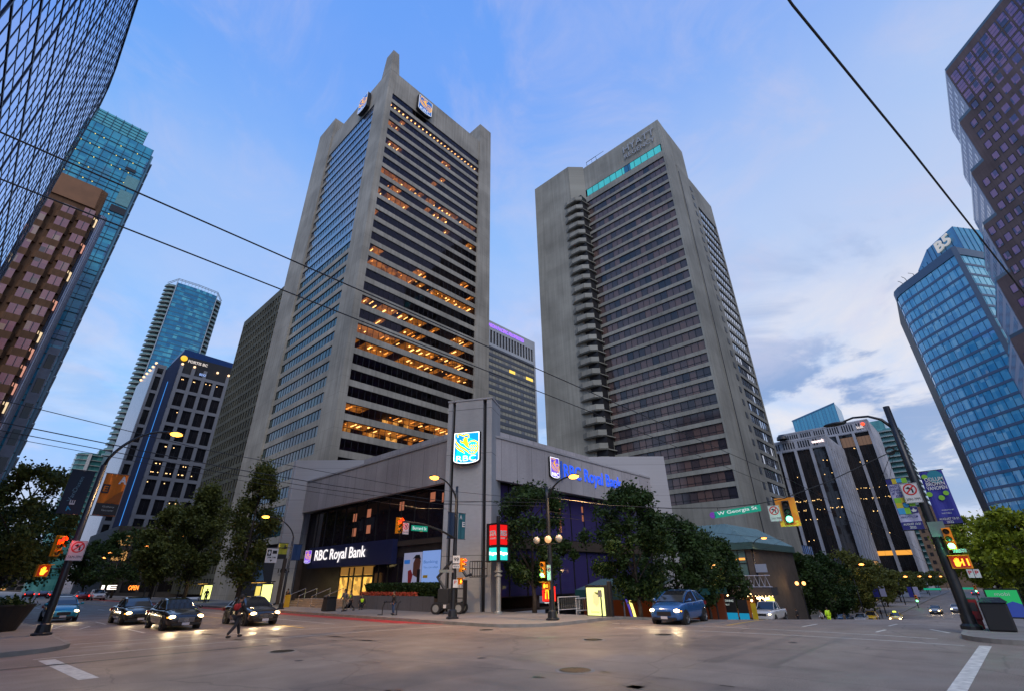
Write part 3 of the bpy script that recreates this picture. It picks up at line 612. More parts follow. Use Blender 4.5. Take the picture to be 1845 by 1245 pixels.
# hall glazing with dark fins; band at mid height
FPL = Fr((26.0, 0, 0), (0, -1, 0), (-1, 0, 0)); FPR = Fr((0, 28.2, 0), (1, 0, 0), (0, -1, 0))
ribbon(FPL, -56.2, -30.0, 5.3, 9.33, 0, 2.05, pod, G_podL)
mb = MB()
for z0, z1 in ((6.0, 9.33), (1.25, 4.9)):
    pass
ribbon(FPR, 27.6, 53.2, 5.2, 9.33, 0, 2.05, pod, G_podR); ribbon(FPR, 27.6, 53.2, 0.9, 4.4, 0, 2.05, pod, G_podR)
mb.box(25.85, 26.1, 30, 56.2, 4.9, 5.3); mb.box(27.6, 53.3, 27.95, 28.25, 4.4, 5.2); mb.obj('spandrel', mat('bronze_spandrel', (0.06, 0.045, 0.035), 0.5), pod)
# glowing panes on the hall glass imitate reflections of lit rooms opposite
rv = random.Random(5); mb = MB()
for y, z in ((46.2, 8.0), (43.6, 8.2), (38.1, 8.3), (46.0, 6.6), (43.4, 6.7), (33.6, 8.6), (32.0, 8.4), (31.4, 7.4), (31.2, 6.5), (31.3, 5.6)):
    mb = MB(); mb.box(25.96, 25.99, y-.32, y+.32, z-.38, z+.38); mb.obj('window_glow', emis('orange_reflection', (0.9, 0.30, 0.16), 0.32), pod)
for x, z in ((36.6, 8.6), (36.6, 7.8), (36.6, 6.8), (36.6, 6.2), (40.3, 8.2), (40.3, 7.4)): mb = MB(); mb.box(x-.16, x+.16, 28.16, 28.19, z-.28, z+.28); mb.obj('window_glow', emis('orange_reflection', (0.9, 0.30, 0.16), 0.32), pod)
mb = MB(); mb.box(26.5, 40, 28.3, 56.3, -0.1, 0.05); mb.box(33, 33.4, 28.3, 56, 0, 12); mb.obj('interior', M_room, pod)
# entrance on the left side
E_hall = emis('hall_light', (1.0, 0.52, 0.08), 0.8, (0.3, 0.2, 0.1))
def patchy(m, sc=1.6):
    t = m.node_tree; b = t.nodes['Principled BSDF']; g = t.nodes.new('ShaderNodeNewGeometry'); n = t.nodes.new('ShaderNodeTexVoronoi'); n.inputs['Scale'].default_value = sc; t.links.new(g.outputs['Position'], n.inputs['Vector'])
    s_ = t.nodes.new('ShaderNodeSeparateColor'); t.links.new(n.outputs['Color'], s_.inputs[0]); r = t.nodes.new('ShaderNodeMapRange'); r.inputs[3].default_value = b.inputs['Emission Strength'].default_value*.25; r.inputs[4].default_value = b.inputs['Emission Strength'].default_value*1.5; t.links.new(s_.outputs[0], r.inputs[0]); t.links.new(r.outputs[0], b.inputs['Emission Strength'])
patchy(E_hall, 2.2); patchy(E_room, .9); patchy(E_room2, .9); E_dim = emis('hall_dim_light', (0.9, 0.42, 0.08), 0.22, (0.2, 0.12, 0.06))
dr = MB(); dr.m(0); FPL.quad(dr, -47.6, -45.9, 0.6, 3.3, .02); FPL.quad(dr, -45.8, -43.4, 0.6, 3.3, .025); FPL.quad(dr, -43.3, -41.6, .6, 3.3, .02)
dr.m(1)
for a in (-47.7, -45.9, -45.0, -43.4, -41.6): FPL.box(dr, a-.07, a+.07, .6, 3.4, .0, .12)
FPL.box(dr, -47.7, -41.6, 2.55, 2.72, .0, .13)
dr.obj('door', [E_hall, M_frame], pod)
mb = MB(); mb.m(0); FPL.quad(mb, -40.8, -37.8, 1.6, 3.5, .02); FPL.quad(mb, -47.6, -41.6, 2.75, 3.45, .03); mb.m(1)
for a in (-40.8, -39.3, -37.8): FPL.box(mb, a-.06, a+.06, .5, 3.5, 0, .1)
mb.obj('window', [E_dim, M_frame], pod)
mb = MB(); FPL.box(mb, -56.2, -30.2, 0, 5.0, -.3, -.01); mb.obj('ground_floor_wall', mat('dark_stone', (0.035, 0.028, 0.025), 0.4, var=.3), pod)
mb = MB(); mb.m(0); mb.box(25.95, 26.0, 37.2, 41.4, .5, 4.0)
mb.obj('dark_glass', G_podL, pod)
# steps and plinth
mb = MB()
for i in range(4): mb.box(23.0+i*.35, 26.0, 41.8, 52.5, 0.14, 0.14+.15*(i+1)-.0)
mb.obj('steps', mat('warm_stone', (0.32, 0.24, 0.18), 0.7), pod)
for y in (44.2, 46.6, 49.2, 51.6):
    mb = MB(); mb.tube([(22.9, y, 0.14), (22.9, y, 1.05), (24.6, y, 1.65), (24.6, y, .7)], .03, 8); mb.obj('handrail', mat('steel_rail', (0.6, 0.58, 0.55), 0.25, 0.9, var=0), pod)
# address numerals on the left wing wall
ow = Vector((-1, 1, 0)).normalized(); on = Vector((-1, -1, 0)).normalized()
FW = Fr((25.2, 56.3, 0), -ow, on)
mb = MB(); put_text(mb, FW, '1025', -1.75, 3.15, 1.25, .42, .01, .03, .02); put_text(mb, FW, 'WEST GEORGIA', -1.7, 2.9, 1.1, .1, .01, .01); mb.obj('address_number', M_frame, pod)
mb = MB(); mb.box(24.2, 40, 57.0, 57.5, -0.1, 4.6); mb.obj('side_wall', mat('brown_stone', (0.07, 0.05, 0.04), 0.6, var=.3), pod)
# corner pylon
PA, PB = Vector((24.3, 29.97)), Vector((26.15, 26.6)); pd_ = (PB-PA).normalized(); PW = (PB-PA).length; pn = Vector((pd_.y, -pd_.x))
if pn.x > 0: pn = -pn
FP = Fr((PA.x, PA.y, 0), (pd_.x, pd_.y, 0), (pn.x, pn.y, 0))
pyl = thing('corner_pylon', 'square concrete sign pylon with two dark vertical slots at the bank corner', 'pylon', (25.2, 28.3, 0))
mb = MB()
for a0, a1 in ((0, PW*.095), (PW*.17, PW*.80), (PW*.885, PW)):
    FP.box(mb, a0, a1, 0.1, 15.75, -2.6, 0)
mb.obj('wall', concrete('pylon_concrete', (0.40, 0.41, 0.43), 30, 3.75, 0.5, 0.12), pyl)
mb = MB(); FP.box(mb, PW*.02, PW*.98, 0.12, 15.7, -2.55, -.35); mb.obj('slot', M_frame, pyl)
mb = MB(); FP.box(mb, -.05, PW+.05, 15.76, 15.9, -2.65, .05); mb.obj('cap', C_podL, pyl)
sh = thing('shield_sign', 'glowing blue shield sign with a yellow lion on the corner pylon', 'sign', tuple(FP.p(PW*.5, 10.6, .3)), 'glowing shield signs of the bank')
shield(sh, Fr(FP.p(PW*.195, 10.35, .42), FP.u, FP.n), PW*.58, 2.6, .38, E_blue, E_cyan, E_yl, E_wh)
# illuminated lettering
FE = Fr((25.3, 0, 0), (0, -1, 0), (-1, 0, 0))
E_word = emis('white_letter_light', (1.0, 0.93, 0.92), 1.0); E_wordb = emis('blue_letter_light', (0.015, 0.10, 1.0), 1.1); M_navy = mat('navy_panel', (0.012, 0.018, 0.075), 0.45, var=.05)
t = thing('fascia_sign', 'navy fascia sign with glowing white lettering above the bank doors', 'sign', (25.1, 46, 3.5))
mb = MB(); FE.box(mb, -53.8, -38.1, 3.5, 5.5, -.6, -.05); mb.obj('panel', M_navy, t)
mb = MB(); put_text(mb, FE, 'RBC Royal Bank', -52.2, 3.9, 9.9, 1.3, .0, .03, .006); mb.obj('lettering', [E_word], t)
shield(t, Fr((24.85, 53.6, 3.95), (0.55, -.83, 0), (-.83, -.55, 0)), .75, 1.3, .12, emis('violet_sign', (0.2, 0.05, 0.8), .8), emis('violet_sign2', (0.3, 0.1, 0.9), .8), D_or, D_wh)
FB = Fr((0, 27.2, 0), (1, 0, 0), (0, -1, 0))
t = thing('wall_sign', 'glowing blue bank lettering with a small shield on the right concrete wall', 'sign', (40, 27.0, 10.4))
mb = MB(); put_text(mb, FB, 'RBC Royal Bank', 36.3, 10.3, 10.2, 1.65, .05, .03, .004); mb.obj('lettering', E_wordb, t)
mb = MB(); FB.box(mb, 35.75, 35.9, 10.4, 12.1, .05, .2); mb.obj('divider_bar', emis('blue_bar', (0.02, .08, .5), .6), t)
shield(t, Fr((34.0, 26.95, 10.35), (1, 0, 0), (0, -1, 0)), 1.35, 1.9, .2, emis('violet_sign3', (0.10, 0.05, 0.6), 1.), emis('violet_sign4', (0.2, 0.1, 0.7), 1.), D_or, E_wh)
# poster
t = thing('window_poster', 'large pale window poster of a smiling person beside a blue text panel', 'poster', (25.8, 34.5, 2))
M_post = emis('poster_paper', (0.33, 0.36, 0.55), .35, (.3, .3, .4)); M_pskin = mat('poster_brown', (0.16, 0.06, 0.04), .5, var=0); M_pblue = emis('poster_blue', (0.02, 0.16, 0.6), .5); M_pbl2 = emis('poster_pale_blue', (0.20, 0.34, 0.75), .55, (.2, .3, .5)); M_pyel = mat('poster_yellow', (.6, .42, .02), .5, var=0); M_pred = mat('poster_red', (.4, .03, .04), .5, var=0)
mb = MB(); FPL.box(mb, -37.0, -34.5, 1.9, 4.3, .05, .1); mb.obj('photo_panel', M_post, t); mb = MB(); FPL.box(mb, -34.4, -32.1, 1.9, 4.35, .05, .1); mb.obj('text_panel', M_pbl2, t)
mb = MB(); FPL.poly(mb, [(-35.6, 2.6), (-35.0, 2.4), (-34.7, 3.0), (-34.6, 3.6), (-34.9, 3.95), (-35.3, 3.95), (-35.6, 3.5)], .102, .11); mb.obj('portrait_face', M_pskin, t)
mb = MB(); FPL.poly(mb, [(-35.7, 3.8), (-35.3, 4.1), (-34.8, 4.1), (-34.55, 3.7), (-34.9, 3.85), (-35.4, 3.85)], .112, .12); FPL.box(mb, -35.0, -34.6, 1.95, 3.0, .112, .116); mb.obj('portrait_hair', M_frame, t)
mb = MB(); FPL.poly(mb, [(-36.2, 1.95), (-35.8, 1.95), (-35.6, 2.6), (-35.9, 3.0), (-36.3, 2.9)], .102, .11); mb.obj('portrait_hand', M_pred, t)
mb = MB(); FPL.box(mb, -36.9, -36.1, 3.45, 3.75, .102, .11); put_text(mb, FPL, 'Banking', -34.2, 3.35, 1.8, .28, .102, .0); put_text(mb, FPL, 'You can adapt', -34.2, 3.0, 1.9, .2, .102); mb.obj('poster_text', M_pblue, t)
mb = MB(); FPL.box(mb, -34.2, -33.6, 2.35, 2.55, .102, .11); mb.obj('button_mark', M_pyel, t)
# planter wall, hedge and flowers are built with the plants
pw = thing('planter_wall', 'long low grey stone planter wall in front of the bank posters', 'planter', (24.3, 36, 0))
mb = MB(); mb.box(24.0, 24.3, 30.6, 41.6, 0.1, 1.1); mb.box(24.3, 25.8, 41.3, 41.6, 0.1, 1.1); mb.obj('wall', concrete('planter_stone', (0.13, 0.13, 0.15), 1.5, 1.2, .3, .1), pw)
mb = MB(); mb.box(24.3, 25.9, 30.6, 41.3, 0.1, .95); mb.obj('soil', mat('soil', (0.05, 0.035, 0.025), .95), pw)
# ------------------------------------------------------------------ hotel tower
hy = thing('hotel_tower', 'tall grey concrete hotel tower with a turquoise window strip under its roof lettering', 'hotel', (89.7, 28.9, -5))
HB = [16.47-2.1+2.915*j for j in range(29)]                      # bottoms of window rows
FH = Fr((89.7, 0, 0), (0, -1, 0), (-1, 0, 0)); FS = Fr((0, 28.9, 0), (1, 0, 0), (0, -1, 0))
mb = MB()
mb.box(86.5, 92, 56.2, 69.2, -6, 111.9)                         # blank wing, street side
mb.hexa([(86.5, 56.2, -6), (86.5, 56.25, -6), (92, 56.2, -6), (89.72, 53.0, -6), (86.5, 56.2, 111.9), (86.5, 56.25, 111.9), (92, 56.2, 111.9), (89.72, 53.0, 111.9)])
mb.box(89.7, 92, 28.9, 29.4, -6, 111.3)                         # near pier
mb.box(89.72, 90.6, 29.4, 53.0, HB[-1]+2.1, 100.0); mb.box(89.72, 90.6, 29.4, 53.0, 102.6, 111.3)
mb.box(90.6, 91.5, 29.4, 53.0, 99, 104)
mb.box(89.71, 90.4, 29.4, 53.0, 5.6, HB[0]); mb.box(89.71, 90.4, 29.4, 33, -6, 5.6)
for z in HB[:-1]: mb.box(89.72, 90.1, 29.4, 53.0, z+2.1, z+2.915)
mb.box(92, 96.2, 28.92, 30.0, -6, 111.2); mb.box(96.2, 96.6, 29.5, 30.5, -6, 99.8); mb.box(96.6, 104.4, 28.9, 30, -6, 99.9); mb.box(96.2, 104.4, 28.9, 30.0, 99.8, 111.25)
mb.box(104.4, 107.2, 28.95, 31, -6, 101.2); mb.box(107.2, 120, 28.93, 30, 92.6, 101.2); mb.box(119.4, 120, 28.9, 60, -6, 101.2)
for z in HB[:-1]:
    if z+2.9 < 92.6: mb.box(107.2, 119.4, 28.95, 29.4, z+2.1, z+2.915)
mb.box(107.2, 119.4, 28.94, 29.6, 4, HB[0]); 
mb.box(96, 130, 28.85, 29.7, 4.3, 6.1); mb.box(104, 130, 28.6, 40, 2.2, 4.2)
mb.obj('wall', C_hy, hy)
mb = MB(); mb.box(90.7, 104.3, 30.2, 69, -6, 111.0); mb.box(104.3, 119.3, 30.4, 60, -6, 100.9); mb.obj('core', C_core, hy)
for j, z in enumerate(HB):
    ribbon(FH, -52.95, -29.4, z, z+2.1, -0.28, 1.46, hy, G_hy, midrail=(.6 if j < 10 else None))
G_hyS = glass('hotel_side_glass', (.42, .46, .52), (.60, .62, .66), 1.5, 2.915, metal=.85, rough=.06, off=(0, .34), wave=.012)
for j, z in enumerate(HB):
    if z+2.9 < 93.5: ribbon(FS, 107.25, 119.4, z, z+2.1, -0.25, 1.5, hy, G_hyS)
ribbon(FS, 104.2, 129.5, 6.1, 7.9, -0.3, 1.5, hy, G_hyS)
G_turq = glass('turquoise_glass', (0.06, 0.5, 0.5), (0.05, 0.38, 0.42), 1.95, 50, ior=1.5, rough=.15, stops=[(0, (0.10, 0.62, 0.60)), (.78, (0.09, 0.50, 0.52)), (.80, (0.03, 0.20, 0.34)), (1, (0.03, 0.16, 0.30))], off=(.2, 0), warm=(.05, .6, .55), warmf=.79, wes=.22)
ribbon(FH, -52.6, -29.6, 100.0, 102.6, -0.1, 1.95, hy, G_turq, name='window')
for z in range(34):
    zz = 96.9-2.915*z
    if zz < 12: break
    mb = MB(); mb.prism([(89.75, 52.4), (87.0, 52.9), (85.75, 54.3), (85.75, 57.0), (86.6, 58.6), (86.6, 58.62), (89.75, 57)][::-1], zz-.15, zz+.05)
    P = [(87.0, 52.9), (85.75, 54.3), (85.75, 57.0), (86.6, 58.6)]
    for a, b in zip(P, P[1:]): wallseg(mb, a, b, .16, zz+.05, zz+1.25)
    mb.obj('balcony', C_hy, hy)
mb = MB(); mb.box(86.9, 89.6, 53.0, 57.8, 8, 98.9); mb.obj('balcony_shade', C_core, hy)  # near-black block stands in for shade between the balconies
mb = MB(); mb.prism([(86.52, 57.9), (86.52, 56.2), (89.74, 53.0), (90.5, 57.9)], 98.9, 111.9); mb.obj('corner_wall', C_hy, hy)
# service slot details on the side wall
mb = MB(); mb.box(97.0, 97.25, 28.8, 28.9, 4, 98); mb.obj('drain_pipe', M_frame, hy)
for j, z in enumerate(HB):
    if z < 96: 
        if j % 1 == 0: mb = MB(); mb.box(103.7, 104.9, 28.82, 28.94, z+.2, z+1.5); mb.obj('vent_opening', M_frame, hy)
mb = MB(); mb.tube([(90.2, 51.8, 111.4), (89.9, 51.8, 113.0), (89.9, 48.5, 113.0), (90.2, 48.5, 111.4)], .09, 6); mb.tube([(90.2, 50.1, 111.4), (90.2, 50.1, 113.4), (90.4, 46, 113.6)], .05, 6); mb.obj('roof_davit', M_frame, hy)
t = thing('roof_lettering', 'metal hotel name letters on the top of the grey hotel tower', 'sign', (89.5, 34, 105))
mb = MB(); FH2 = Fr((89.7, 0, 0), (0, -1, 0), (-1, 0, 0)); put_text(mb, FH2, 'HYATT', -39.6, 106.9, 9.3, 2.3, .25, .12); mb.obj('upper_word', mat('letter_metal', (0.42, 0.40, 0.38), .4, .3, var=0), t)
mb = MB(); put_text(mb, FH2, 'REGENCY', -39.5, 104.6, 9.0, 1.5, .25, .12); mb.obj('lower_word', MATS['letter_metal'], t)
# ------------------------------------------------------------------ hotel entrance pavilion
pv = thing('hotel_pavilion', 'low dark brick hotel entrance pavilion with a pale green metal hipped roof', 'building', (66, 22, gz(66)))
M_cop = mat('green_metal_roof', (0.16, 0.27, 0.29), .4, .4, var=.12, scale=.6); M_dbr = mat('dark_brick', (0.075, 0.062, 0.052), .75, var=.2, scale=1.5)
zb = gz(68)
mb = MB(); mb.m(0)
A1, B1, C1, D1 = (66, 21.4, 5.9), (66, 34, 5.9), (84, 34, 5.9), (84, 21.4, 5.9); E1, F1 = (70.5, 25.9, 8.6), (70.5, 36, 8.6)
mb.face([A1, B1, F1, E1][::-1]); mb.face([A1, E1, (84, 25.9, 8.6), D1][::-1]); mb.face([E1, F1, (84, 36, 8.6), (84, 25.9, 8.6)])
for i in range(20):
    y = 21.6+i*.66; zt_ = 5.9+2.7*min(1, 1) ; x1 = 66+4.5*min(1, max(0, (y-21.4)/4.5)); z1 = 5.9+2.7*min(1, max(0, (y-21.4)/4.5)); mb.tube([(66, y, 5.95), (x1, y, z1+.05)], .05, 4)
for i in range(18):
    x = 66.6+i; y1 = 21.4+4.5*min(1, (x-66)/4.5); z1 = 5.9+2.7*min(1, (x-66)/4.5); mb.tube([(x, 21.4, 5.95), (x, y1, z1+.05)], .05, 4)
mb.obj('roof', M_cop, pv)
mb = MB(); mb.box(66.3, 84, 21.7, 34, zb-1, 5.1); mb.obj('wall', M_dbr, pv)
mb = MB(); mb.box(65.9, 84.1, 21.3, 34.1, 5.1, 5.9); mb.obj('eave', mat('eave_green', (0.05, 0.10, 0.09), .5), pv)
mb = MB(); mb.m(0); FV = Fr((66.3, 0, 0), (0, -1, 0), (-1, 0, 0)); FV.quad(mb, -29, -22.4, 2.2, 5.0, .02); mb.m(1)
for a in range(8): FV.box(mb, -29+a*.94-.04, -29+a*.94+.04, 2.2, 5.0, .02, .09)
FV.box(mb, -29, -22.4, 3.5, 3.58, .02, .08); mb.obj('window', [glass('pavilion_glass', (.08, .16, .15), (.12, .2, .18), .94, 50, rough=.1, ior=1.7), M_frame], pv)
mb = MB(); FV.box(mb, -28.6, -22.6, 3.9, 4.15, .03, .06); mb.obj('cove_light', emis('orange_cove', (1, .35, .06), 1.3), pv)
mb = MB(); FV.box(mb, -32, -19.6, .1, .9, .3, 2.6); mb.obj('canopy', mat('canopy_dark', (.04, .04, .045), .5), pv)
mb = MB(); E_bulb = emis('warm_bulb', (1.0, .62, .28), 7.0)
for i in range(34): mb = MB(); mb.sphere(tuple(FV.p(-31.8+i*.37, .05, 2.6)), .045, 6); mb.obj('canopy_bulb', E_bulb, pv)
mb = MB()
for i in range(9):
    a = -25.6+i*.62; z = .9
    mb.tube([FV.p(a, z, 1.2), FV.p(a+.31, z+1.25, 1.2), FV.p(a+.62, z, 1.2)], .05, 4); 
mb.tube([FV.p(-25.6, 2.15, 1.2), FV.p(-19.8, 2.15, 1.2)], .05, 4); mb.tube([FV.p(-25.6, .95, 1.2), FV.p(-19.8, .95, 1.2)], .05, 4); mb.obj('roof_truss', mat('pale_truss', (.35, .36, .42), .5, var=0), pv)
mb = MB(); FV.box(mb, -21.6, -20.3, 2.5, 3.4, .02, .1); FV.box(mb, -31.8, -26, -2.2, -.2, .02, .05); mb.obj('wall_sign', mat('grey_sign', (.28, .33, .42), .5, var=.05), pv)
mb = MB(); FV.box(mb, -30, -22.5, -2.3, -.05, .02, .08); mb.obj('lit_opening', emis('orange_interior', (1, .25, .03), .10), pv)
mb = MB(); put_text(mb, FV, 'WESTERN MARKET', -27.3, -.62, 3.4, .28, .1, .02); mb.obj('lit_lettering', E_bulb, pv)
t = thing('round_sign', 'round glowing yellow disc sign under the hotel canopy', 'sign', (64, 20.0, -.4)); mb = MB(); mb.lathe((64.0, 20.0, -.35), [(0, -.08), (.42, -.08), (.42, .08), (0, .08)], 20, (-1, -.2, 0)); mb.obj('disc', emis('yellow_disc', (.85, .85, .15), 1.0), t)
mb = MB(); mb.tube([(64.1, 20.0, .1), (64.1, 20.0, .9)], .03, 6); mb.obj('hanger', M_frame, t)
# hanging festoon bulbs of the patio
l_ = bpy.data.lights.new('patio_fill', 'POINT'); l_.energy = 90; l_.color = (1, .5, .2); l_.shadow_soft_size = 1.0; lo_ = bpy.data.objects.new('patio_fill', l_); COL.objects.link(lo_); lo_.location = (61, 24, .6)  # added fill lamp, warms the pavilion walls and trees
rb = random.Random(9)
for i in range(22):
    x, y = rb.uniform(56, 64), rb.uniform(19.8, 28.6); z = gz(x)+rb.uniform(2.0, 3.0)
    t = thing('patio_lamp', 'warm bulb hanging above the patio under the street trees', 'lamp', (x, y, z), 'warm bulbs over the hotel patio')
    mb = MB(); mb.sphere((x, y, z), .12, 8); mb.obj('bulb', E_bulb, t); mb = MB(); mb.lathe((x, y, z), [(.04, .07), (.04, .2), (0.008, .2), (.008, .6)], 6); mb.obj('socket', M_frame, t)

# ------------------------------------------------------------------ generic gridded facade
def win_obj(f, a0, a1, z0, z1, d, gm, parent, cross=True, name='window'):
    mb = MB(); f.quad(mb, a0, a1, z0, z1, d); mb.m(1); w_ = a1-a0; k = min(.08, w_*.06)
    f.box(mb, a0, a0+k, z0, z1, d+.002, d+.05); f.box(mb, a1-k, a1, z0, z1, d+.002, d+.05); f.box(mb, a0, a1, z0, z0+k, d+.004, d+.05); f.box(mb, a0, a1, z1-k, z1, d+.004, d+.05)
    if cross: f.box(mb, (a0+a1)/2-k/2, (a0+a1)/2+k/2, z0, z1, d+.004, d+.045)
    return mb.obj(name, [gm, M_frame], parent)
# dark gridded block behind the bank tower
t = thing('gridded_block', 'dark olive office block with a fine window grid left of the bank tower', 'office block', (41.8, 133, 0))
M_ol = concrete('olive_concrete', (0.115, 0.115, 0.088), 2.05, 3.3, .2, .3); G_ol = glass('olive_glass', (.012, .014, .016), (.03, .032, .03), 2.05, 3.3, ior=1.45)
FG = Fr((41.8, 0, 0), (0, -1, 0), (-1, 0, 0)); mb = MB(); mb.box(42.1, 70, 132.4, 168, 0, 84.6); mb.obj('core', C_core, t)
mb = MB(); mb.box(41.8, 42.2, 132.4, 168, 82.6, 85.2)
for i in range(18): mb.box(41.8, 42.1, 132.4+i*2.05, 132.4+i*2.05+.55, 0, 82.6)
for j in range(26): mb.box(41.84, 42.1, 132.4, 168, 82.6-j*3.3-3.3, 82.6-j*3.3-2.3)
mb.obj('wall', M_ol, t)
rest = MB(); cnt = 0
for j in range(25):
    for i in range(17):
        a1 = -(132.4+i*2.05+.55); a0 = a1-1.5; z1 = 82.6-j*3.3; z0 = z1-2.3
        if z0 < 2: continue
        if cnt < 100 and i < 9 and 4 < j < 20: win_obj(FG, a0, a1, z0, z1, -.22, G_ol, t, False); cnt += 1
        else: FG.quad(rest, a0, a1, z0, z1, -.22)
rest.obj('windows', G_ol, t, kind='stuff')
# tower with purple roof lettering between the two towers
t = thing('ribbon_tower', 'pale office tower with purple roof lettering standing between the bank and hotel towers', 'office tower', (176, 165, -5))
M_gr = mat('pale_grey_panel', (.36, .37, .38), .6, var=.08, scale=.1); G_un = glass('cream_reflecting_glass', (.16, .15, .10), (.24, .21, .13), 2.45, 3.7, rough=.12, ior=1.7, stops=[(0, (.20, .18, .12)), (.8, (.26, .23, .15)), (.93, (.1, .1, .1)), (1, (.08, .08, .09))])
FU = Fr((0, 165, 0), (1, 0, 0), (0, -1, 0)); mb = MB(); mb.box(150.4, 198, 165.3, 200, -6, 131.8); mb.obj('core', C_core, t)
mb = MB(); mb.box(150, 198.6, 164.9, 165.6, 126.8, 132.5); mb.box(197.4, 198.6, 164.8, 200, -6, 132.5); mb.box(150, 198, 164.85, 165.5, 116.8, 118.7)
for i in range(20): mb.box(150+i*2.45, 150+i*2.45+.75, 164.9, 165.3, 118.7, 126.8)
mb.obj('wall', M_gr, t)
mb = MB()
for k in range(30): mb.box(150, 197.4, 165.0, 165.3, 115.0-k*3.7, 116.75-k*3.7)
mb.obj('spandrel', mat('dark_blue_spandrel', (.05, .055, .07), .3, .2, var=.05), t)
for k in range(20): ribbon(FU, 150, 197.4, 113.05-k*3.7, 115.0-k*3.7, -.2, 2.45, t, G_un)
for a_ in [176+i*1.2 for i in range(4)]+[190+i*1.2 for i in range(5)]: mb = MB(); FU.box(mb, a_, a_+1, 105.7, 107.5, -.18, -.05); mb.obj('window_glow', emis('yellow_lit_window', (1, .66, .10), 1.1), t)
t2 = thing('purple_lettering', 'small glowing purple lettering along the roof edge of the pale ribbon tower', 'sign', (175, 164.7, 128))
mb = MB(); put_text(mb, FU, 'UNION PACIFIC PROPERTIES', 157.5, 128.6, 31, 2.2, .15, .15, .03); mb.obj('lettering', emis('purple_light', (.30, .12, 1.0), 1.5), t2)
# grid tower with light strip (left street)
t = thing('blue_topped_tower', 'dark glass office tower in a grey frame with a blue crown and glowing blue strip', 'office tower', (28.4, 220, 0))
M_fg = mat('grey_granite', (.20, .205, .225), .5, var=.1, scale=.2); G_fo = glass('black_glass', (.010, .011, .014), (.022, .02, .024), 4.4, 6.9, ior=1.45, rough=.04)
FF = Fr((0, 220, 0), (1, 0, 0), (0, -1, 0)); FFL = Fr((28.4, 0, 0), (0, -1, 0), (-1, 0, 0))
mb = MB(); mb.box(36.5, 64, 220.6, 250, 0, 88); mb.box(28.8, 36.5, 222.5, 250, 0, 81); mb.obj('core', C_core, t)
mb = MB()
for i in range(7):
    x = 36.1+i*4.4; mb.box(x, x+1.25, 220, 220.8, 0, 83.5 if i < 3 or i > 3 else 79)
for j in range(13): mb.box(36.1, 64, 220.05, 220.7, 79.0-j*6.9, 80.3-j*6.9)
mb.box(28.4, 31.9, 220.05, 221, 80, 81.6); mb.box(28.4, 29.2, 220, 221.3, 0, 81.6); mb.box(31.2, 31.9, 220, 221.3, 0, 80)
for j in range(24): mb.box(29.2, 31.2, 220.1, 221, 76.5-j*6.9, 77.7-j*6.9)
mb.obj('wall', M_fg, t)
for j in range(11):
    for i in range(6):
        win_obj(FF, 37.35+i*4.4, 40.5+i*4.4, 79-j*6.9-5.6, 79-j*6.9, -.5, G_fo, t, True)
    win_obj(FF, 29.2, 31.2, 76.5-j*6.9-5.7+6.9-6.9, 76.5-j*6.9, -.5, G_fo, t, False)
ribbon(FF, 31.95, 36.1, 8, 79, -2.3, 1.4, t, G_fo)
mb = MB(); mb.prism([(28.41, 220.4), (28.41, 254), (36, 254), (36, 251)], 0, 81.4); mb.obj('side_wall', glass('tiled_sky_glass', (.13, .135, .15), (.19, .19, .21), 1.6, 1.7, rough=.2, ior=1.8), t)  # sky reflection put into the side panes as a paler colour
M_bcr = mat('blue_metal', (.010, .045, .17), .35, .3, var=.05)
mb = MB(); mb.hexa([(36.0, 220.9, 80), (60, 220.9, 80), (64, 240, 80), (36, 240, 80), (36.0, 220.9, 91), (60, 220.9, 90.2), (64, 240, 90), (36, 240, 91)]); mb.obj('crown', M_bcr, t); mb = MB(); mb.prism([(31.9, 221.2), (36.1, 220.9), (36.1, 224), (33, 226)], 8, lambda x, y: 80+(x-31.9)*2.4); mb.obj('recess_panel', mat('navy_recess', (.010, .022, .07), .3, .2, var=.05), t)
mb = MB(); mb.box(33.75, 33.9, 220.3, 220.6, 19, 75.5); mb.obj('light_strip', emis('blue_strip_light', (.05, .30, .9), .8), t)
mb = MB()
for p in [(x, 219.9, 84) for x in (36.7, 41.1, 49.9, 54.3)]+[(28.3, 221+i*5, 82) for i in range(6)]: mb = MB(); mb.sphere(p, .5, 8); mb.obj('roof_lamp', emis('peach_lamp', (1, .62, .35), 1.7), t)
rq = random.Random(4); mb = MB()
for j, n_ in ((0, 9), (4, 4), (5, 26), (6, 4), (9, 6), (10, 30), (7, 2), (2, 1)):
    for q in range(n_):
        i = rq.randrange(6); x = 37.6+i*4.4+rq.uniform(0, 2.6); z = 79-j*6.9-rq.choice((.9, 4.1) if j == 5 else (.9, 1.2)); mb = MB(); mb.sphere((x, 220.42, z), .19, 6); mb.obj('room_lamp', emis('small_office_lamp', (1, .6, .25), 2.4), t)
t2 = thing('gold_emblem_sign', 'gold ball emblem with white lettering on the blue crown', 'sign', (39, 219.5, 84))
mb = MB(); mb.sphere((36.6, 220.0, 86.6), 1.25, 14, (1, .4, 1)); mb.obj('emblem', emis('gold_glow', (1, .55, .03), 1.0), t2)
mb = MB(); put_text(mb, FF, 'FORTIS BC', 38.3, 85.3, 7.2, 1.2, .1, .1, .02); mb.obj('lettering', emis('pale_letters', (.8, .7, .65), .8), t2)
mb = MB(); put_text(mb, FF, 'BDO', 43.5, 81.0, 2.4, 1.0, .1, .1, .02); mb.obj('small_lettering', emis('pale_blue_letters', (.3, .45, .9), .9), t2)
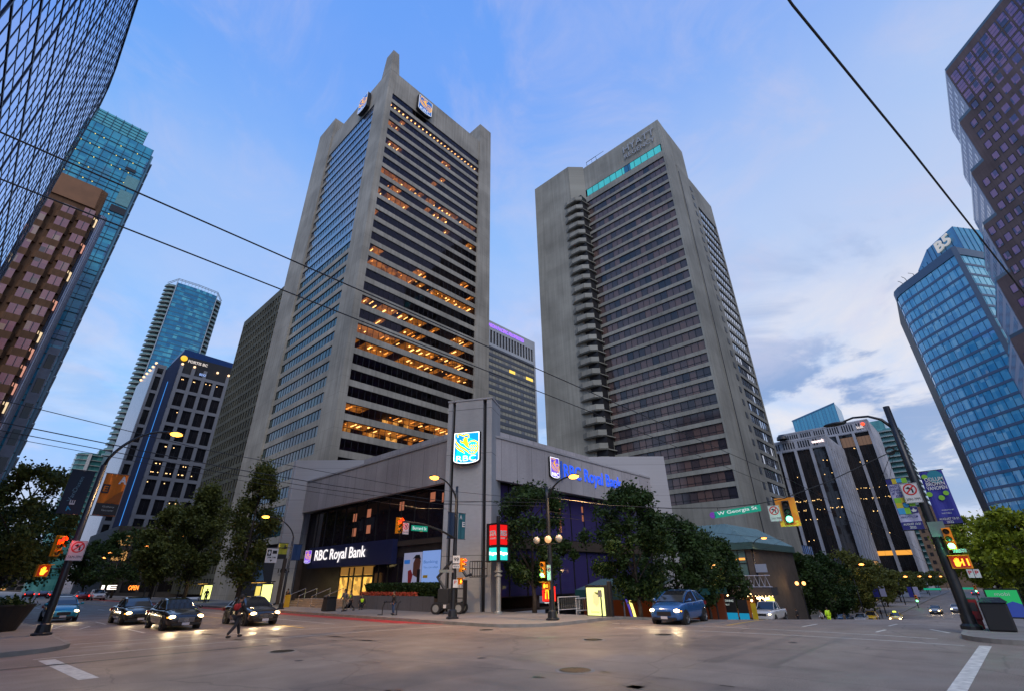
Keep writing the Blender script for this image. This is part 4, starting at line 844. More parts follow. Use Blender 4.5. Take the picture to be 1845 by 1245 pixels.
# slender blue residential tower far behind
t = thing('blue_glass_tower', 'slender blue glass tower with curved balconies at both corners, far behind', 'residential tower', (53, 355, 0))
G_sh = glass('sea_blue_glass', (.01, .10, .20), (.03, .24, .34), 2.1, 3.25, rough=.12, ior=1.5, stops=[(0, (.015, .15, .32)), (.5, (.02, .22, .40)), (.8, (.04, .32, .48)), (1, (.10, .46, .58))])
FSh = Fr((0, 355, 0), (1, 0, 0), (0, -1, 0)); mb = MB(); mb.box(42, 67, 355.3, 385, 0, 190); mb.box(39.6, 71, 358.5, 384, 0, 188); mb.obj('core', mat('dim_green_wall', (.05, .10, .10), .5), t)
NS = 58
bow = lambda x: 355-1.0*math.cos((x-53.8)/13*1.5)
for k in range(NS):
    z = 187.5-k*3.25; mb = MB(); xs = [41.6+i*2.065 for i in range(13)]
    for a, b in zip(xs, xs[1:]): mb.face([(a, bow(a), z), (b, bow(b), z), (b, bow(b), z+2.95), (a, bow(a), z+2.95)])
    mb.m(1)
    for a, b in zip(xs, xs[1:]): mb.face([(a, bow(a)-.05, z-.3), (b, bow(b)-.05, z-.3), (b, bow(b)-.05, z+.5), (a, bow(a)-.05, z+.5)])
    mb.obj('window', [G_sh, mat('blue_slab_edge', (.03, .14, .24), .4, var=0)], t)
    if z > 70:
        for cx, sg in ((41.2, -1), (66.4, 1)):
            mb = MB(); P = [(cx, 356.2)] + [(cx+sg*5.2*math.sin(R(a)), 361.6-6.0*math.cos(R(a))) for a in range(0, 91, 15)] + [(cx, 361.8)]
            if sg < 0: P = P[::-1]
            mb.prism(P, z-.35, z-.05); mb.m(1)
            mb.prism(P, z-.05, z+.95, cap=False); mb.obj('balcony', [mat('pale_slab', (.32, .35, .34), .7, var=0), mat('green_rail_glass', (.10, .20, .20), .2, var=0)], t)
mb = MB()
for a in range(0, 13): mb.tube([(41.6+a*2.065, bow(41.6+a*2.065)-.1, 190.5), (41.6+a*2.065, bow(41.6+a*2.065)-.1, 193.6)], .12, 4)
mb.tube([(36.8, 360, 190.6), (41.6, 354.6, 193.6), (54, 353.9, 193.8), (66.4, 354.6, 193.6), (71.3, 360, 190.6)], .22, 5); mb.tube([(36.8, 360, 189), (41.6, 354.6, 192.6), (54, 353.9, 192.8), (66.4, 354.6, 192.6), (71.3, 360, 189)], .22, 5)
mb.obj('roof_frame', mat('pale_metal', (.4, .45, .48), .4, .4, var=0), t)
for x in (41.4, 66.6):
    mb = MB(); mb.box(x-.2, x+.2, 354.2, 355.4, 0, 191); mb.obj('edge_fin', MATS['pale_metal'], t)
# small teal apartment tower
t = thing('teal_apartment_tower', 'small green glass apartment tower with round balconies, farthest left', 'residential tower', (36, 400, 0))
mb = MB(); mb.prism([(28.5, 402), (30, 399.2), (34, 398.2), (44, 398.4), (44, 412), (28.5, 412)], 0, 78); mb.box(38, 44, 399, 408, 78, 81); mb.obj('wall', glass('teal_glass', (.03, .14, .14), (.08, .26, .24), 1.6, 3.1, rough=.2), t)
for k in range(12):
    z = 77-k*3.1; mb = MB(); mb.prism([(27.6, 402), (29.4, 398.4), (33.8, 397.2), (44.3, 397.6), (44.3, 400), (28.5, 404)], z-.3, z); mb.obj('balcony', MATS['pale_slab'], t)
mb = MB(); mb.box(33.6, 35.2, 396.6, 398.5, 40, 77.5); mb.obj('fin_wall', mat('white_wall', (.5, .5, .5), .7), t)

# ------------------------------------------------------------------ left side: lattice facade tower
t = thing('lattice_glass_tower', 'near glass tower on the far left with a dense dark mullion lattice reflecting the sky', 'office tower', (-6.5, 30, 0))
prof = [(-6.5, y) for y in (9, 25, 40, 62)] + [(-6.6, 66), (-6.85, 70), (-7.4, 74), (-8.6, 78), (-10.5, 81.5), (-13, 84)]
M_mu = mat('dark_purple_mullion', (.022, .018, .035), .4, .3, var=0)
def along(prof, step):
    out_ = [Vector(prof[0])]; acc = 0
    for a, b in zip(prof, prof[1:]):
        a, b = Vector(a), Vector(b); L_ = (b-a).length; d = (b-a)/L_; s = step-acc
        while s <= L_: out_.append(a+d*s); s += step
        acc = L_-(s-step)
    return out_
pts = along(prof, 1.3); G_la = glass('sky_mirror_glass', (.40, .55, .88), (.50, .64, .95), 1.3, 1.95, metal=1.0, rough=.03, wave=.003)
mb = MB(); mb.prism([(p[0]-.45, p[1]) for p in prof] + [(-30, 84), (-30, 9)], 0, 60.6); mb.obj('core', C_core, t)
ZL = [61.1-3.9*k for k in range(16)]
for k, z in enumerate(ZL):
    if z-3.9 < -2: break
    mb = MB()
    for a, b in zip(prof, prof[1:]): mb.face([(b[0], b[1], z-3.9), (a[0], a[1], z-3.9), (a[0], a[1], z), (b[0], b[1], z)])
    mb.obj('window', G_la, t)
mb = MB()
def hrail(z, w_, d):
    for a, b in zip(prof, prof[1:]): mb.hexa([(a[0]+.003, a[1], z-w_), (a[0]+d, a[1], z-w_), (b[0]+d, b[1], z-w_), (b[0]+.003, b[1], z-w_), (a[0]+.003, a[1], z+w_), (a[0]+d, a[1], z+w_), (b[0]+d, b[1], z+w_), (b[0]+.003, b[1], z+w_)])
for k, z in enumerate(ZL):
    hrail(z, .09 if k % 2 == 0 else .055, .04); hrail(z-1.3, .032, .02); hrail(z-2.6, .032, .02)
mb.obj('floor_rail', M_mu, t)
mb = MB()
for i, p in enumerate(pts):
    w_ = .075 if i % 6 == 0 else .032; d = .05 if i % 6 == 0 else .025; mb.box(p.x+.002, p.x+d, p.y-w_, p.y+w_, 0, 61.1)
mb.obj('mullion', M_mu, t)
mb = MB(); hrail(61.2, .12, .1); mb.obj('parapet', mat('teal_parapet', (.06, .12, .14), .4, .4, var=0), t)
# brown stone tower with bay windows
t = thing('brown_stone_tower', 'reddish brown stone tower with pink reflecting bay windows on the far left', 'office tower', (-12, 120, 0))
M_bs = concrete('brown_granite', (.14, .075, .042), 2.4, 3.5, .3, .3); G_pk = glass('pink_reflection_glass', (.26, .10, .10), (.20, .085, .09), 1.0, 3.5, rough=.15, ior=1.8, stops=[(0, (.34, .14, .13)), (.7, (.25, .10, .11)), (.9, (.40, .26, .18)), (1, (.08, .05, .04))])  # pink reflected light is put into the pane colours
FBn = Fr((0, 120, 0), (1, 0, 0), (0, -1, 0)); mb = MB(); mb.box(-45, -3.6, 120, 150, 0, 81.2)
mb.obj('wall', M_bs, t)
mb = MB(); mb.hexa([(-24, 119.7, 76.0), (-4.6, 119.7, 76.0), (-3.55, 120.5, 76.0), (-24, 120.5, 76.0), (-24, 119.75, 81.5), (-4.8, 119.75, 81.5), (-3.58, 120.5, 81.5), (-24, 120.5, 81.5)]); mb.obj('cornice', mat('copper_brown', (.19, .085, .035), .5, .3, var=.15, scale=.4), t)
E_pink = emis('peach_lit_glass', (1.0, .45, .32), .55, (.3, .15, .1))
for k in range(20):
    for c, (x0, x1) in enumerate(((-12.6, -10.6), (-9.1, -7.1), (-5.9, -4.1))):
        z1 = 75.2-k*3.5-(1.2 if c == 0 else 0)-(.9 if c == 1 else 0); 
        if z1 < 20: continue
        mb = MB(); mb.m(0); FBn.quad(mb, x0, x1, z1-2.0, z1, .75); mb.m(1)
        FBn.box(mb, (x0+x1)/2-.05, (x0+x1)/2+.05, z1-2.0, z1, .751, .8); mb.obj('window', [G_pk, M_frame], t)
        mb = MB(); mb.hexa([FBn.p(x0-.6, z1-3.5, 0), FBn.p(x0-.1, z1-3.5, .74), FBn.p(x1+.1, z1-3.5, .74), FBn.p(x1+.6, z1-3.5, 0), FBn.p(x0-.6, z1-2.0, 0), FBn.p(x0-.1, z1-2.0, .76), FBn.p(x1+.1, z1-2.0, .76), FBn.p(x1+.6, z1-2.0, 0)]); mb.hexa([FBn.p(x0, z1-2.0, 0.1), FBn.p(x0, z1-2.0, .70), FBn.p(x1, z1-2.0, .70), FBn.p(x1, z1-2.0, 0.1), FBn.p(x0, z1, 0.1), FBn.p(x0, z1, .70), FBn.p(x1, z1, .70), FBn.p(x1, z1, 0.1)]); mb.obj('bay', MATS['brown_granite'], t)
for k in range(15):
    z1 = 74-k*3.5*1.0; mb = MB(); mb.hexa([(-3.9, 119.9, z1-2.1), (-3.25, 120.5, z1-2.1), (-3.3, 120.6, z1-2.1), (-3.95, 120.1, z1-2.1), (-3.9, 119.9, z1), (-3.25, 120.5, z1), (-3.3, 120.6, z1), (-3.95, 120.1, z1)])
    if k % 2 == 0 or k > 8: mb.obj('corner_window', E_pink if k % 4 else emis('cream_lit_glass', (1, .75, .45), .8, (.3, .2, .1)), t)
mb = MB(); mb.lathe((-2.9, 122.0, 0), [(.9, 0), (.9, 76)], 20); [mb.tube([(-2.9+.93*math.cos(R(a)), 122+.93*math.sin(R(a)), 0), (-2.9+.93*math.cos(R(a)), 122+.93*math.sin(R(a)), 76)], .06, 4) for a in range(200, 380, 18)]
mb.obj('corner_column', mat('silver_cladding', (.30, .32, .40), .35, .6, var=.05), t)
mb = MB(); mb.box(-1.6, 0.15, 127, 140, 0, 46); mb.obj('annex_wall', mat('pale_annex', (.30, .30, .34), .7), t)
for k in range(9): mb = MB(); FA = Fr((0, 127, 0), (1, 0, 0), (0, -1, 0)); FA.quad(mb, -1.2, -.1, 41.5-k*5.2, 44.5-k*5.2, .02); mb.m(1); FA.box(mb, -1.25, -1.2, 41.5-k*5.2, 44.5-k*5.2, .0, .1); mb.obj('annex_window', [G_fo, M_frame], t)
# teal glass tower behind it
t = thing('teal_glass_tower', 'tall turquoise glass tower rising behind the brown stone tower', 'office tower', (-6, 150, 0))
G_te = glass('turquoise_curtain_glass', (.03, .18, .28), (.05, .30, .42), 2.0, 3.9, rough=.08, ior=1.6, stops=[(0, (.03, .24, .42)), (.5, (.04, .34, .52)), (.9, (.07, .42, .58)), (1, (.05, .14, .30))])
FT = Fr((0, 150, 0), (1, 0, 0), (0, -1, 0)); FTS = Fr((.46, 0, 0), (0, -1, 0), (1, 0, 0))
mb = MB(); mb.box(-45, .3, 150.2, 176, 0, 122.5); mb.box(-45, -2.6, 150.2, 170, 122.5, 124.5); mb.obj('core', C_core, t)
M_tm = mat('teal_mullion', (.02, .07, .10), .4, .3, var=0)
for k in range(32):
    z = 118.4-k*3.9; 
    if z < 8: break
    mb = MB(); FT.quad(mb, -44, .46, z, z+3.9, .0); FT.box(mb, -44, .46, z, z+3.9, -.2, -.01); mb.m(1); n_ = 22
    for i in range(n_+1): a = .44-i*2.0; FT.box(mb, a-.05, a+.05, z, z+3.9, .002, .12)
    FT.box(mb, -44, .46, z-.12, z+.12, .004, .16); FT.box(mb, -44, .46, z+1.25, z+1.33, .004, .1); mb.obj('window', [G_te, M_tm], t)
mb = MB()
for k in range(5): mb.box(-44 if k else -40, -2.4, 149.9, 150.02, 122.4+k*1.1, 122.5+k*1.1)
for i in range(22): mb.box(-2.5-i*2.0, -2.4-i*2.0, 149.85, 149.98, 122.3, 127.8)
mb.obj('roof_screen_frame', M_tm, t); mb = MB(); mb.box(-44, -2.4, 150.03, 150.1, 122.3, 127.6); mb.obj('roof_screen', glass('screen_glass', (.10, .42, .52), (.12, .5, .6), 2, 2, rough=.2), t)
mb = MB(); mb.box(.46, 1.0, 150.1, 176, 10, 120); mb.obj('side_wall', glass('teal_side_glass', (.05, .14, .22), (.10, .26, .36), 2.4, 3.9, rough=.15), t)
for k in range(30):
    mb = MB(); mb.box(.46, 1.5, 151, 170, 117.5-k*3.9, 117.8-k*3.9); mb.obj('balcony', MATS['pale_metal'], t)
mb = MB(); FT.box(mb, -3.0, .5, 96, 98.2, -.0, .25); FT.box(mb, -3.6, -1.2, 111.2, 112.2, 0, .25); mb.obj('dark_louvre', M_frame, t)
mb = MB(); FT.box(mb, -2.6, .44, 99, 104, .14, .2); FT.box(mb, -2.6, .44, 105.5, 109.5, .14, .2); mb.obj('pale_panel', mat('pale_teal_panel', (.12, .30, .32), .4, var=.1), t)
rq = random.Random(8); mb = MB()
for k in range(26):
    for i in range(10):
        if rq.random() < .55: mb.sphere(tuple(FT.p(-2.6-i*2.0, 118.2-k*3.9, .15)), .14, 5)
mb.obj('mullion_lamp', emis('small_yellow_lamp', (1, .75, .2), 1.6), t, kind='stuff')
# ------------------------------------------------------------------ right side: dark glass towers with white columns
M_wh = concrete('white_precast', (.40, .40, .43), 3, 4, .2, .2); G_bk = glass('brown_black_glass', (.010, .009, .010), (.022, .018, .018), 1.6, 3.6, ior=1.5, rough=.05)
E_tiny = emis('tiny_office_lamp', (1, .6, .22), 2.6); E_wrd = emis('white_word_light', (1, .8, .8), 1.6)
def rounded(f, mb, a0, a1, z0, z1, d, rad):
    pts = [(a0, z0), (a1, z0)] + [(a1-rad+rad*math.cos(R(q)), z1-rad+rad*math.sin(R(q))) for q in range(0, 91, 15)] + [(a0+rad+rad*math.cos(R(q)), z1-rad+rad*math.sin(R(q))) for q in range(90, 181, 15)]
    mb.face([f.p(a, z, d) for a, z in pts])
def columns_tower(name, label, X, Y0, Ys, ztop, zarch, side_len, side, words, seed):
    t = thing(name, label, 'office tower', (X, Y0, -4.6), 'dark glass towers with white columns')
    f = Fr((X, 0, 0), (0, -1, 0), (-1, 0, 0)); fs = Fr((0, Y0, 0), (1, 0, 0), (0, -1, 0)); Yend = Ys[-1]
    mb = MB(); mb.box(X+.6, X+side_len-.1, Y0+.6, Yend, -5, ztop-.8); mb.obj('core', C_core, t)
    mb = MB()
    for y in Ys[:-1]: mb.box(X-.5, X+.6, y, y+1.25, -5, zarch+.4)
    mb.box(X-.3, X+.7, Y0, Yend, zarch, ztop); mb.box(X-.45, X+.2, Y0, Yend, ztop-.5, ztop+.2); mb.box(X-.45, X+.2, Y0, Yend, zarch+.3, zarch+.7)
    n_ = int((Yend-Y0)/1.1)
    for i in range(n_): mb.box(X-.42, X-.3, Y0+.3+i*1.1, Y0+.55+i*1.1, zarch+.7, ztop-.5)
    if side == 'fins':
        mb.box(X, X+side_len, Y0-.02, Y0+.6, zarch-.5, ztop)
        for i in range(7): mb.box(X+i*side_len/7.0, X+(i+.72)*side_len/7.0, Y0-.01, Y0+.5, -5, zarch)
        for i in range(22): mb.box(X+.5+i*side_len/22, X+.9+i*side_len/22, Y0-.12, Y0-.02, zarch+.3, ztop-.5)
    else: mb.box(X, X+side_len, Y0, Y0+.6, -5, ztop)
    mb.obj('wall', M_wh, t)
    for a, b in zip(Ys, Ys[1:]):
        mb = MB(); rounded(f, mb, -b, -(a+1.25), -5, zarch-.3, -.25, 1.0); mb.m(1)
        for q in range(4): f.box(mb, -(a+1.25)-(q+.5)*(b-a-1.25)/4-.05, -(a+1.25)-(q+.5)*(b-a-1.25)/4+.05, -5, zarch-1.3, -.24, -.18)
        mb.obj('window', [G_bk, M_frame], t)
        mb = MB(); 
        for sgn, ya in ((1, -b), (-1, -(a+1.25))):
            pts = [(ya, zarch-.3)] + [(ya+sgn*(1-math.cos(R(q))), zarch-.3-1.0+math.sin(R(q))) for q in range(90, -1, -15)]
            mb.face([f.p(*p_, .1) for p_ in pts]); mb.face([f.p(*p_, .1) for p_ in pts][::-1])
        mb.obj('arch_corner', M_wh, t)
    for i in range(int((Yend-Y0)/1.1)-1):
        if i % 6 == 5 or i < 3: continue
        mb = MB(); f.box(mb, -(Y0+.62+i*1.1+.6), -(Y0+.62+i*1.1), zarch+1.3, ztop-1.1, .29, .33); mb.obj('vent_opening', M_frame, t)
    rq = random.Random(seed); mb = MB()
    rowz = {int(zarch*.60): 34, int(zarch*.53): 30, int(zarch*.45): 7, int(zarch*.8): 5, int(zarch*.9): 4, int(zarch*.3): 4}
    for z, c in rowz.items():
        for q in range(c):
            a = rq.uniform(Y0+1.5, min(Yend, Y0+26)); mb = MB(); mb.sphere(tuple(f.p(-a, z+rq.uniform(-.3, .3), -.15)), .16 if c > 10 else .2, 5); mb.obj('room_lamp', E_tiny, t)
    for (s, a0, z0, wd, hh_, em) in words:
        mb = MB(); put_text(mb, f, s, a0, z0, wd, hh_, .5, .15, .03); mb.obj('roof_lettering', em, t)
    return t, f
t, f = columns_tower('column_tower', 'nearer black glass tower with white columns and finned side wall', 260, 40.2, [40.2, 46.9, 53.6, 60.3, 67, 73.7, 80.4], 61.5, 56, 41, 'fins', [('wework', -46.4, 58.2, 5.2, 1.5, E_wrd)], 2)
mb = MB(); mb.lathe((258, 58, 62), [(0, 2.6), (1.3, 2.3), (2.3, 1.3), (2.6, 0)], 16); mb.obj('roof_dome', M_frame, t)
t, f = columns_tower('column_tower', 'farther black glass tower with white columns, blank side wall and orange lit lower floor', 300, 25.9, [25.9, 33.2, 40.5, 47.8, 55, 62, 69], 74.5, 68.5, 36, 'plain', [('bulk', -31.4, 70.4, 3.0, 1.5, emis('pale_word', (.8, .7, .7), .8))], 3)
mb = MB(); mb.sphere((299.3, 28.3, 72.4), .9, 10); mb.obj('red_ball_mark', emis('red_mark', (1, .08, .02), 1.5), t)
mb = MB(); f.box(mb, -50, -27, 10, 12, -.2, -.1); mb.obj('lit_floor', emis('orange_floor', (1, .42, .05), .8), t)
mb = MB(); f.box(mb, -40.2, -34.6, 62, 67, -.24, -.2); f.box(mb, -33, -27.3, 62, 66.5, -.24, -.2); mb.obj('upper_lit_floor', emis('dim_tan_floor', (.5, .28, .16), .22), t)
t = thing('wedge_glass_tower', 'blue glass tower top with a slanted roofline behind the white column towers', 'office tower', (420, 68, -5))
mb = MB(); sl_ = lambda x, y: 112.5+(84-y)*.24
mb.prism([(420, 52.7), (445, 52.7), (445, 84), (420, 84)], -5, sl_); mb.obj('glass_wall', glass('pale_blue_glass', (.05, .26, .42), (.08, .34, .5), 2.5, 60, rough=.2, ior=1.6), t)
mb = MB()
for i in range(14): mb.box(419.8, 419.99, 52.8+i*2.35, 52.9+i*2.35, 90, sl_(0, 52.8+i*2.35)+.4)
mb.hexa([(419.6, 52.5, 119.9), (420.2, 52.5, 119.9), (420.2, 84.3, 112.3), (419.6, 84.3, 112.3), (419.6, 52.5, 120.6), (420.2, 52.5, 120.6), (420.2, 84.3, 113.1), (419.6, 84.3, 113.1)]); mb.obj('frame', mat('blue_metal_frame', (.10, .22, .36), .4, .3, var=0), t)
t = thing('balcony_tower', 'teal glass tower with stacked balcony slabs behind the right-hand street pole', 'residential tower', (380, 24, -5))
mb = MB(); mb.box(380, 400, 19.5, 36, -5, 86); mb.box(381, 398, 25, 34, 86, 92); mb.obj('glass_wall', glass('sea_green_glass', (.05, .20, .22), (.10, .34, .34), 1.8, 3.2, rough=.2), t)
for k in range(26):
    z = 84-k*3.2; mb = MB(); mb.prism([(378.2, 18.2), (398, 18.2), (398, 33), (378.2, 33), (377.2, 26)], z-.4, z); mb.m(1); mb.prism([(378.3, 18.3), (398, 18.3), (398, 18.5), (378.4, 18.5), (378.4, 33), (378.2, 33)], z, z+.9, cap=False); mb.obj('balcony', [MATS['pale_slab'], MATS['green_rail_glass']], t)
t = thing('brown_slab_block', 'low brown apartment block with lit windows at the end of the right street', 'apartment block', (230, 8, -4.5))
mb = MB(); mb.box(330, 350, 7, 24, -5, 33); mb.obj('wall', mat('tan_wall', (.16, .11, .075), .8), t); FQ = Fr((330, 0, 0), (0, -1, 0), (-1, 0, 0))
for j in range(8):
    for i in range(6):
        mb = MB(); FQ.box(mb, -23+i*2.8, -21.6+i*2.8, 29.4-j*3.6-1.7, 29.4-j*3.6, .0, .05); mb.obj('window', MATS['peach_lamp'] if (i*7+j*5) % 9 == 0 else M_frame, t)
# curved blue glass tower
t = thing('curved_blue_tower', 'curved blue glass office tower with a rooftop name sign on the right', 'office tower', (200, -15, -5))
G_b5 = glass('bright_blue_glass', (.02, .22, .46), (.05, .36, .62), 1.9, 3.9, rough=.06, ior=1.7, wave=.005, stops=[(0, (.06, .42, .68)), (.4, (.11, .54, .78)), (.8, (.20, .64, .84)), (1, (.34, .76, .90))]); M_b5 = mat('blue_grey_band', (.10, .15, .24), .4, .3, var=.05)
arcL = [(213.0, -3.6), (210.0, -4.0), (207.6, -5.3), (204.6, -7.9), (200.9, -11.5), (197.3, -14.9), (193.6, -18.4), (190.0, -21.8)]
arcR = [(190.0, -21.8), (193.4, -24.2), (197.5, -26.9), (202, -29.7), (207, -32.8), (214, -37)]
path = arcL + arcR[1:]
mb = MB(); mb.prism([(p[0]+.4, p[1]) for p in path] + [(240, -37), (240, -2)], -6, 96.5); mb.obj('core', C_core, t)
NB = 26
for k in range(NB):
    z1 = 94.6-k*3.9; z0 = z1-3.1; mb = MB()
    for a, b in zip(path, path[1:]):
        mb.m(0); mb.face([(a[0], a[1], z0), (b[0], b[1], z0), (b[0], b[1], z1), (a[0], a[1], z1)])
        mb.m(1); A, B = Vector(a), Vector(b); d = (B-A).normalized(); n = Vector((d.y, -d.x))
        if n.x > 0: n = -n
        q = lambda P, o_, z: (P.x+n.x*o_, P.y+n.y*o_, z)
        mb.hexa([q(A, 0, z0-.8), q(B, 0, z0-.8), q(B, .12, z0-.8), q(A, .12, z0-.8), q(A, 0, z0), q(B, 0, z0), q(B, .12, z0), q(A, .12, z0)])
        m_ = max(1, int((B-A).length/1.9))
        mb.m(2)
        for i in range(m_): P = A+(B-A)*(i/m_); P2 = P+d*.09; mb.hexa([q(P, .003, z0), q(P2, .003, z0), q(P2, .08, z0), q(P, .08, z0), q(P, .003, z1), q(P2, .003, z1), q(P2, .08, z1), q(P, .08, z1)])
    mb.obj('window', [G_b5, M_b5, mat('blue_mullion', (.03, .09, .18), .4, .3, var=0)], t)
mb = MB()
for a, b in zip(path, path[1:]):
    A, B = Vector(a), Vector(b); d = (B-A).normalized(); n = Vector((d.y, -d.x)); n = -n if n.x > 0 else n
    mb.hexa([(A.x-n.x*.5, A.y-n.y*.5, 94.7), (B.x-n.x*.5, B.y-n.y*.5, 94.7), (B.x+n.x*.3, B.y+n.y*.3, 94.7), (A.x+n.x*.3, A.y+n.y*.3, 94.7), (A.x-n.x*.5, A.y-n.y*.5, 97.6), (B.x-n.x*.5, B.y-n.y*.5, 97.6), (B.x+n.x*.3, B.y+n.y*.3, 97.6), (A.x+n.x*.3, A.y+n.y*.3, 97.6)])
mb.box(189.6, 190.6, -22.6, -21.3, -6, 97.5); mb.obj('band', mat('grey_blue_cladding', (.10, .15, .22), .5, .2, var=.05), t)
mb = MB(); ph = [(222, -12), (215, -13.2), (208, -17.4), (202.5, -21.5), (197.6, -25.2), (207.0, -32.2), (224, -40)]
mb.prism(ph + [(235, -38), (235, -13)], 95, lambda x, y: 109.0 if y < -16 else 105.5); mb.obj('penthouse', glass('penthouse_glass', (.03, .24, .46), (.06, .36, .58), 2.2, 3.2, rough=.1, ior=1.7), t)
mb = MB()
for a, b in zip(ph, ph[1:]):
    A, B = Vector(a), Vector(b); m_ = max(1, int((B-A).length/2.2))
    for i in range(m_): P = A+(B-A)*(i/m_); mb.box(P.x-.2, P.x, P.y-.06, P.y+.06, 95, 109.0 if P.y < -16 else 105.4)
mb.obj('penthouse_mullion', MATS['blue_mullion'], t)
mb = MB(); mb.tube([(212, -9.5, 97), (209.5, -8.3, 101.5), (206.5, -7.5, 101.0)], .10, 5); mb.tube([(209.8, -8.5, 97), (207.5, -6.6, 99.6), (205, -6.0, 99)], .10, 5); mb.tube([(213.5, -11.5, 97), (212.2, -11.2, 103.5), (209, -9.8, 102.8)], .10, 5); mb.obj('roof_davit', M_frame, t)
t2 = thing('rooftop_letters', 'white letter and digit sign on the top of the curved blue tower', 'sign', (203, -20, 103))
_A, _B = Vector((208, -17.4)), Vector((202.5, -21.5)); _d = (_B-_A).normalized(); _n = Vector((_d.y, -_d.x)); _n = -_n if _n.x > 0 else _n
mb = MB(); put_text(mb, Fr((_A.x, _A.y, 0), (_d.x, _d.y, 0), (_n.x, _n.y, 0)), 'B5', 4.3, 104.2, 6.4, 4.0, .3, .5, .012); mb.obj('lettering', emis('soft_white_sign', (.9, .85, .78), .35, (.4, .4, .4)), t2)
# purple granite tower with stepped terraces
t = thing('stepped_granite_tower', 'brown granite tower with purple square windows and stepped terraces at the upper right', 'office tower', (146, -33, -5))
M_pp = concrete('purple_granite', (.25, .15, .125), 2.45, 4.0, .25, .2); G_pp = glass('purple_glass', (.22, .09, .20), (.15, .07, .18), 1.7, 4.0, rough=.1, ior=1.7, wave=.003, stops=[(0, (.46, .17, .26)), (.55, (.34, .13, .28)), (.85, (.08, .055, .18)), (1, (.06, .035, .08))], off=(.3, 0))
pe = Vector((math.cos(R(40)), math.sin(R(40)))); pc = Vector((146.0, -33.0))
steps_ = [(0, 128.2), (3.95, 112.3), (8.05, 97.8), (12.15, 83.2), (16.2, 68.6), (20.3, 54.0)]
FPk = Fr((146, -33, 0), (-pe.x, -pe.y, 0), (-pe.y, pe.x, 0))
mb = MB(); prev = pc-pe*46
for tt, z in steps_:
    c = pc+pe*tt; mb.prism([tuple(prev), (prev.x+30, prev.y), (c.x+27, c.y), tuple(c)], -5, z); prev = c
mb.obj('wall', M_pp, t)
rq = random.Random(1); rest = MB(); cnt = 0
def zroof(a):      # roof height above wall position a (a grows to the right, the near side)
    for tt, z in steps_:
        if -a <= tt: return z
    return 0
for i in range(-8, 18):
    a0 = i*2.45+.45; a1 = a0+1.65; zr = zroof(a0)
    for j in range(31):
        zz = 125.6-j*4.0
        if zz > zr-1.3 or zz < 6: continue
        if j < 3:
            mb = MB(); [FPk.quad(mb, a0-.15, a1+.15, zz-3.1+q*1.12, zz-3.1+q*1.12+1.0, .03) for q in range(3)]; mb.m(1); FPk.box(mb, a0-.2, a1+.2, zz-3.2, zz+.3, -.1, .025); mb.obj('window', [G_pp, M_frame], t); cnt += 1
        elif a0 < 22 and zz > 52 and cnt < 100: win_obj(FPk, a0, a1, zz-2.2, zz, .02, MATS['lit_purple_window'] if (i*5+j*3) % 41 == 0 and 'lit_purple_window' in MATS else G_pp, t, False); cnt += 1
        else: FPk.quad(rest, a0, a1, zz-2.2, zz, .03)
rest.obj('windows', G_pp, t, kind='stuff')
G_pps = glass('sky_side_glass', (.26, .26, .36), (.32, .31, .42), 3.1, 4.05, rough=.12, ior=1.8)  # reflected sky is part of this pane colour
for tt, z in steps_:
    c = pc+pe*tt; mb = MB(); mb.box(c.x+.4, c.x+26.8, c.y+.003, c.y+.12, max(-4, z-40), z-.3); mb.obj('side_wall', mat('lit_side_granite', (.42, .40, .46), .6, var=.1), t)  # side granite made paler for the light it catches
    mb = MB(); f2 = Fr((0, c.y+.12, 0), (-1, 0, 0), (0, 1, 0))
    for j in range(6):
        for q in range(10): f2.quad(mb, -(c.x+26)+q*2.45, -(c.x+26)+q*2.45+1.5, z-3.6-j*4.0, z-1.4-j*4.0, .03)
    mb.obj('side_windows', G_pps, t, kind='stuff')
    mb = MB(); FPk.box(mb, -tt, -tt+4.1 if tt else 40, z+.02, z+.9, -.1, -.02); mb.box(c.x, c.x+27, c.y-.1, c.y-.02, z+.02, z+.9); mb.obj('terrace_rail', mat('rail_glass', (.12, .16, .2), .1, var=0), t)
# a dark office block on the camera's side of the right street (outside the frame, mirrored in the glass opposite)
t = thing('corner_office_block', 'dark stone office block on the camera side of the right-hand street', 'office block', (70, -40, -4))
mb = MB(); mb.box(46, 84, -70, -24, -5, 62); mb.box(52, 78, -66, -30, 62, 84); mb.obj('wall', concrete('dark_granite', (.10, .08, .07), 3, 3.8, .4, .2), t)
mb = MB(); fr_ = Fr((0, -24, 0), (-1, 0, 0), (0, 1, 0))
for j in range(15): fr_.quad(mb, -83, -47, 3+j*3.8, 5.2+j*3.8, .03)
mb.obj('window_bands', G_bk, t)
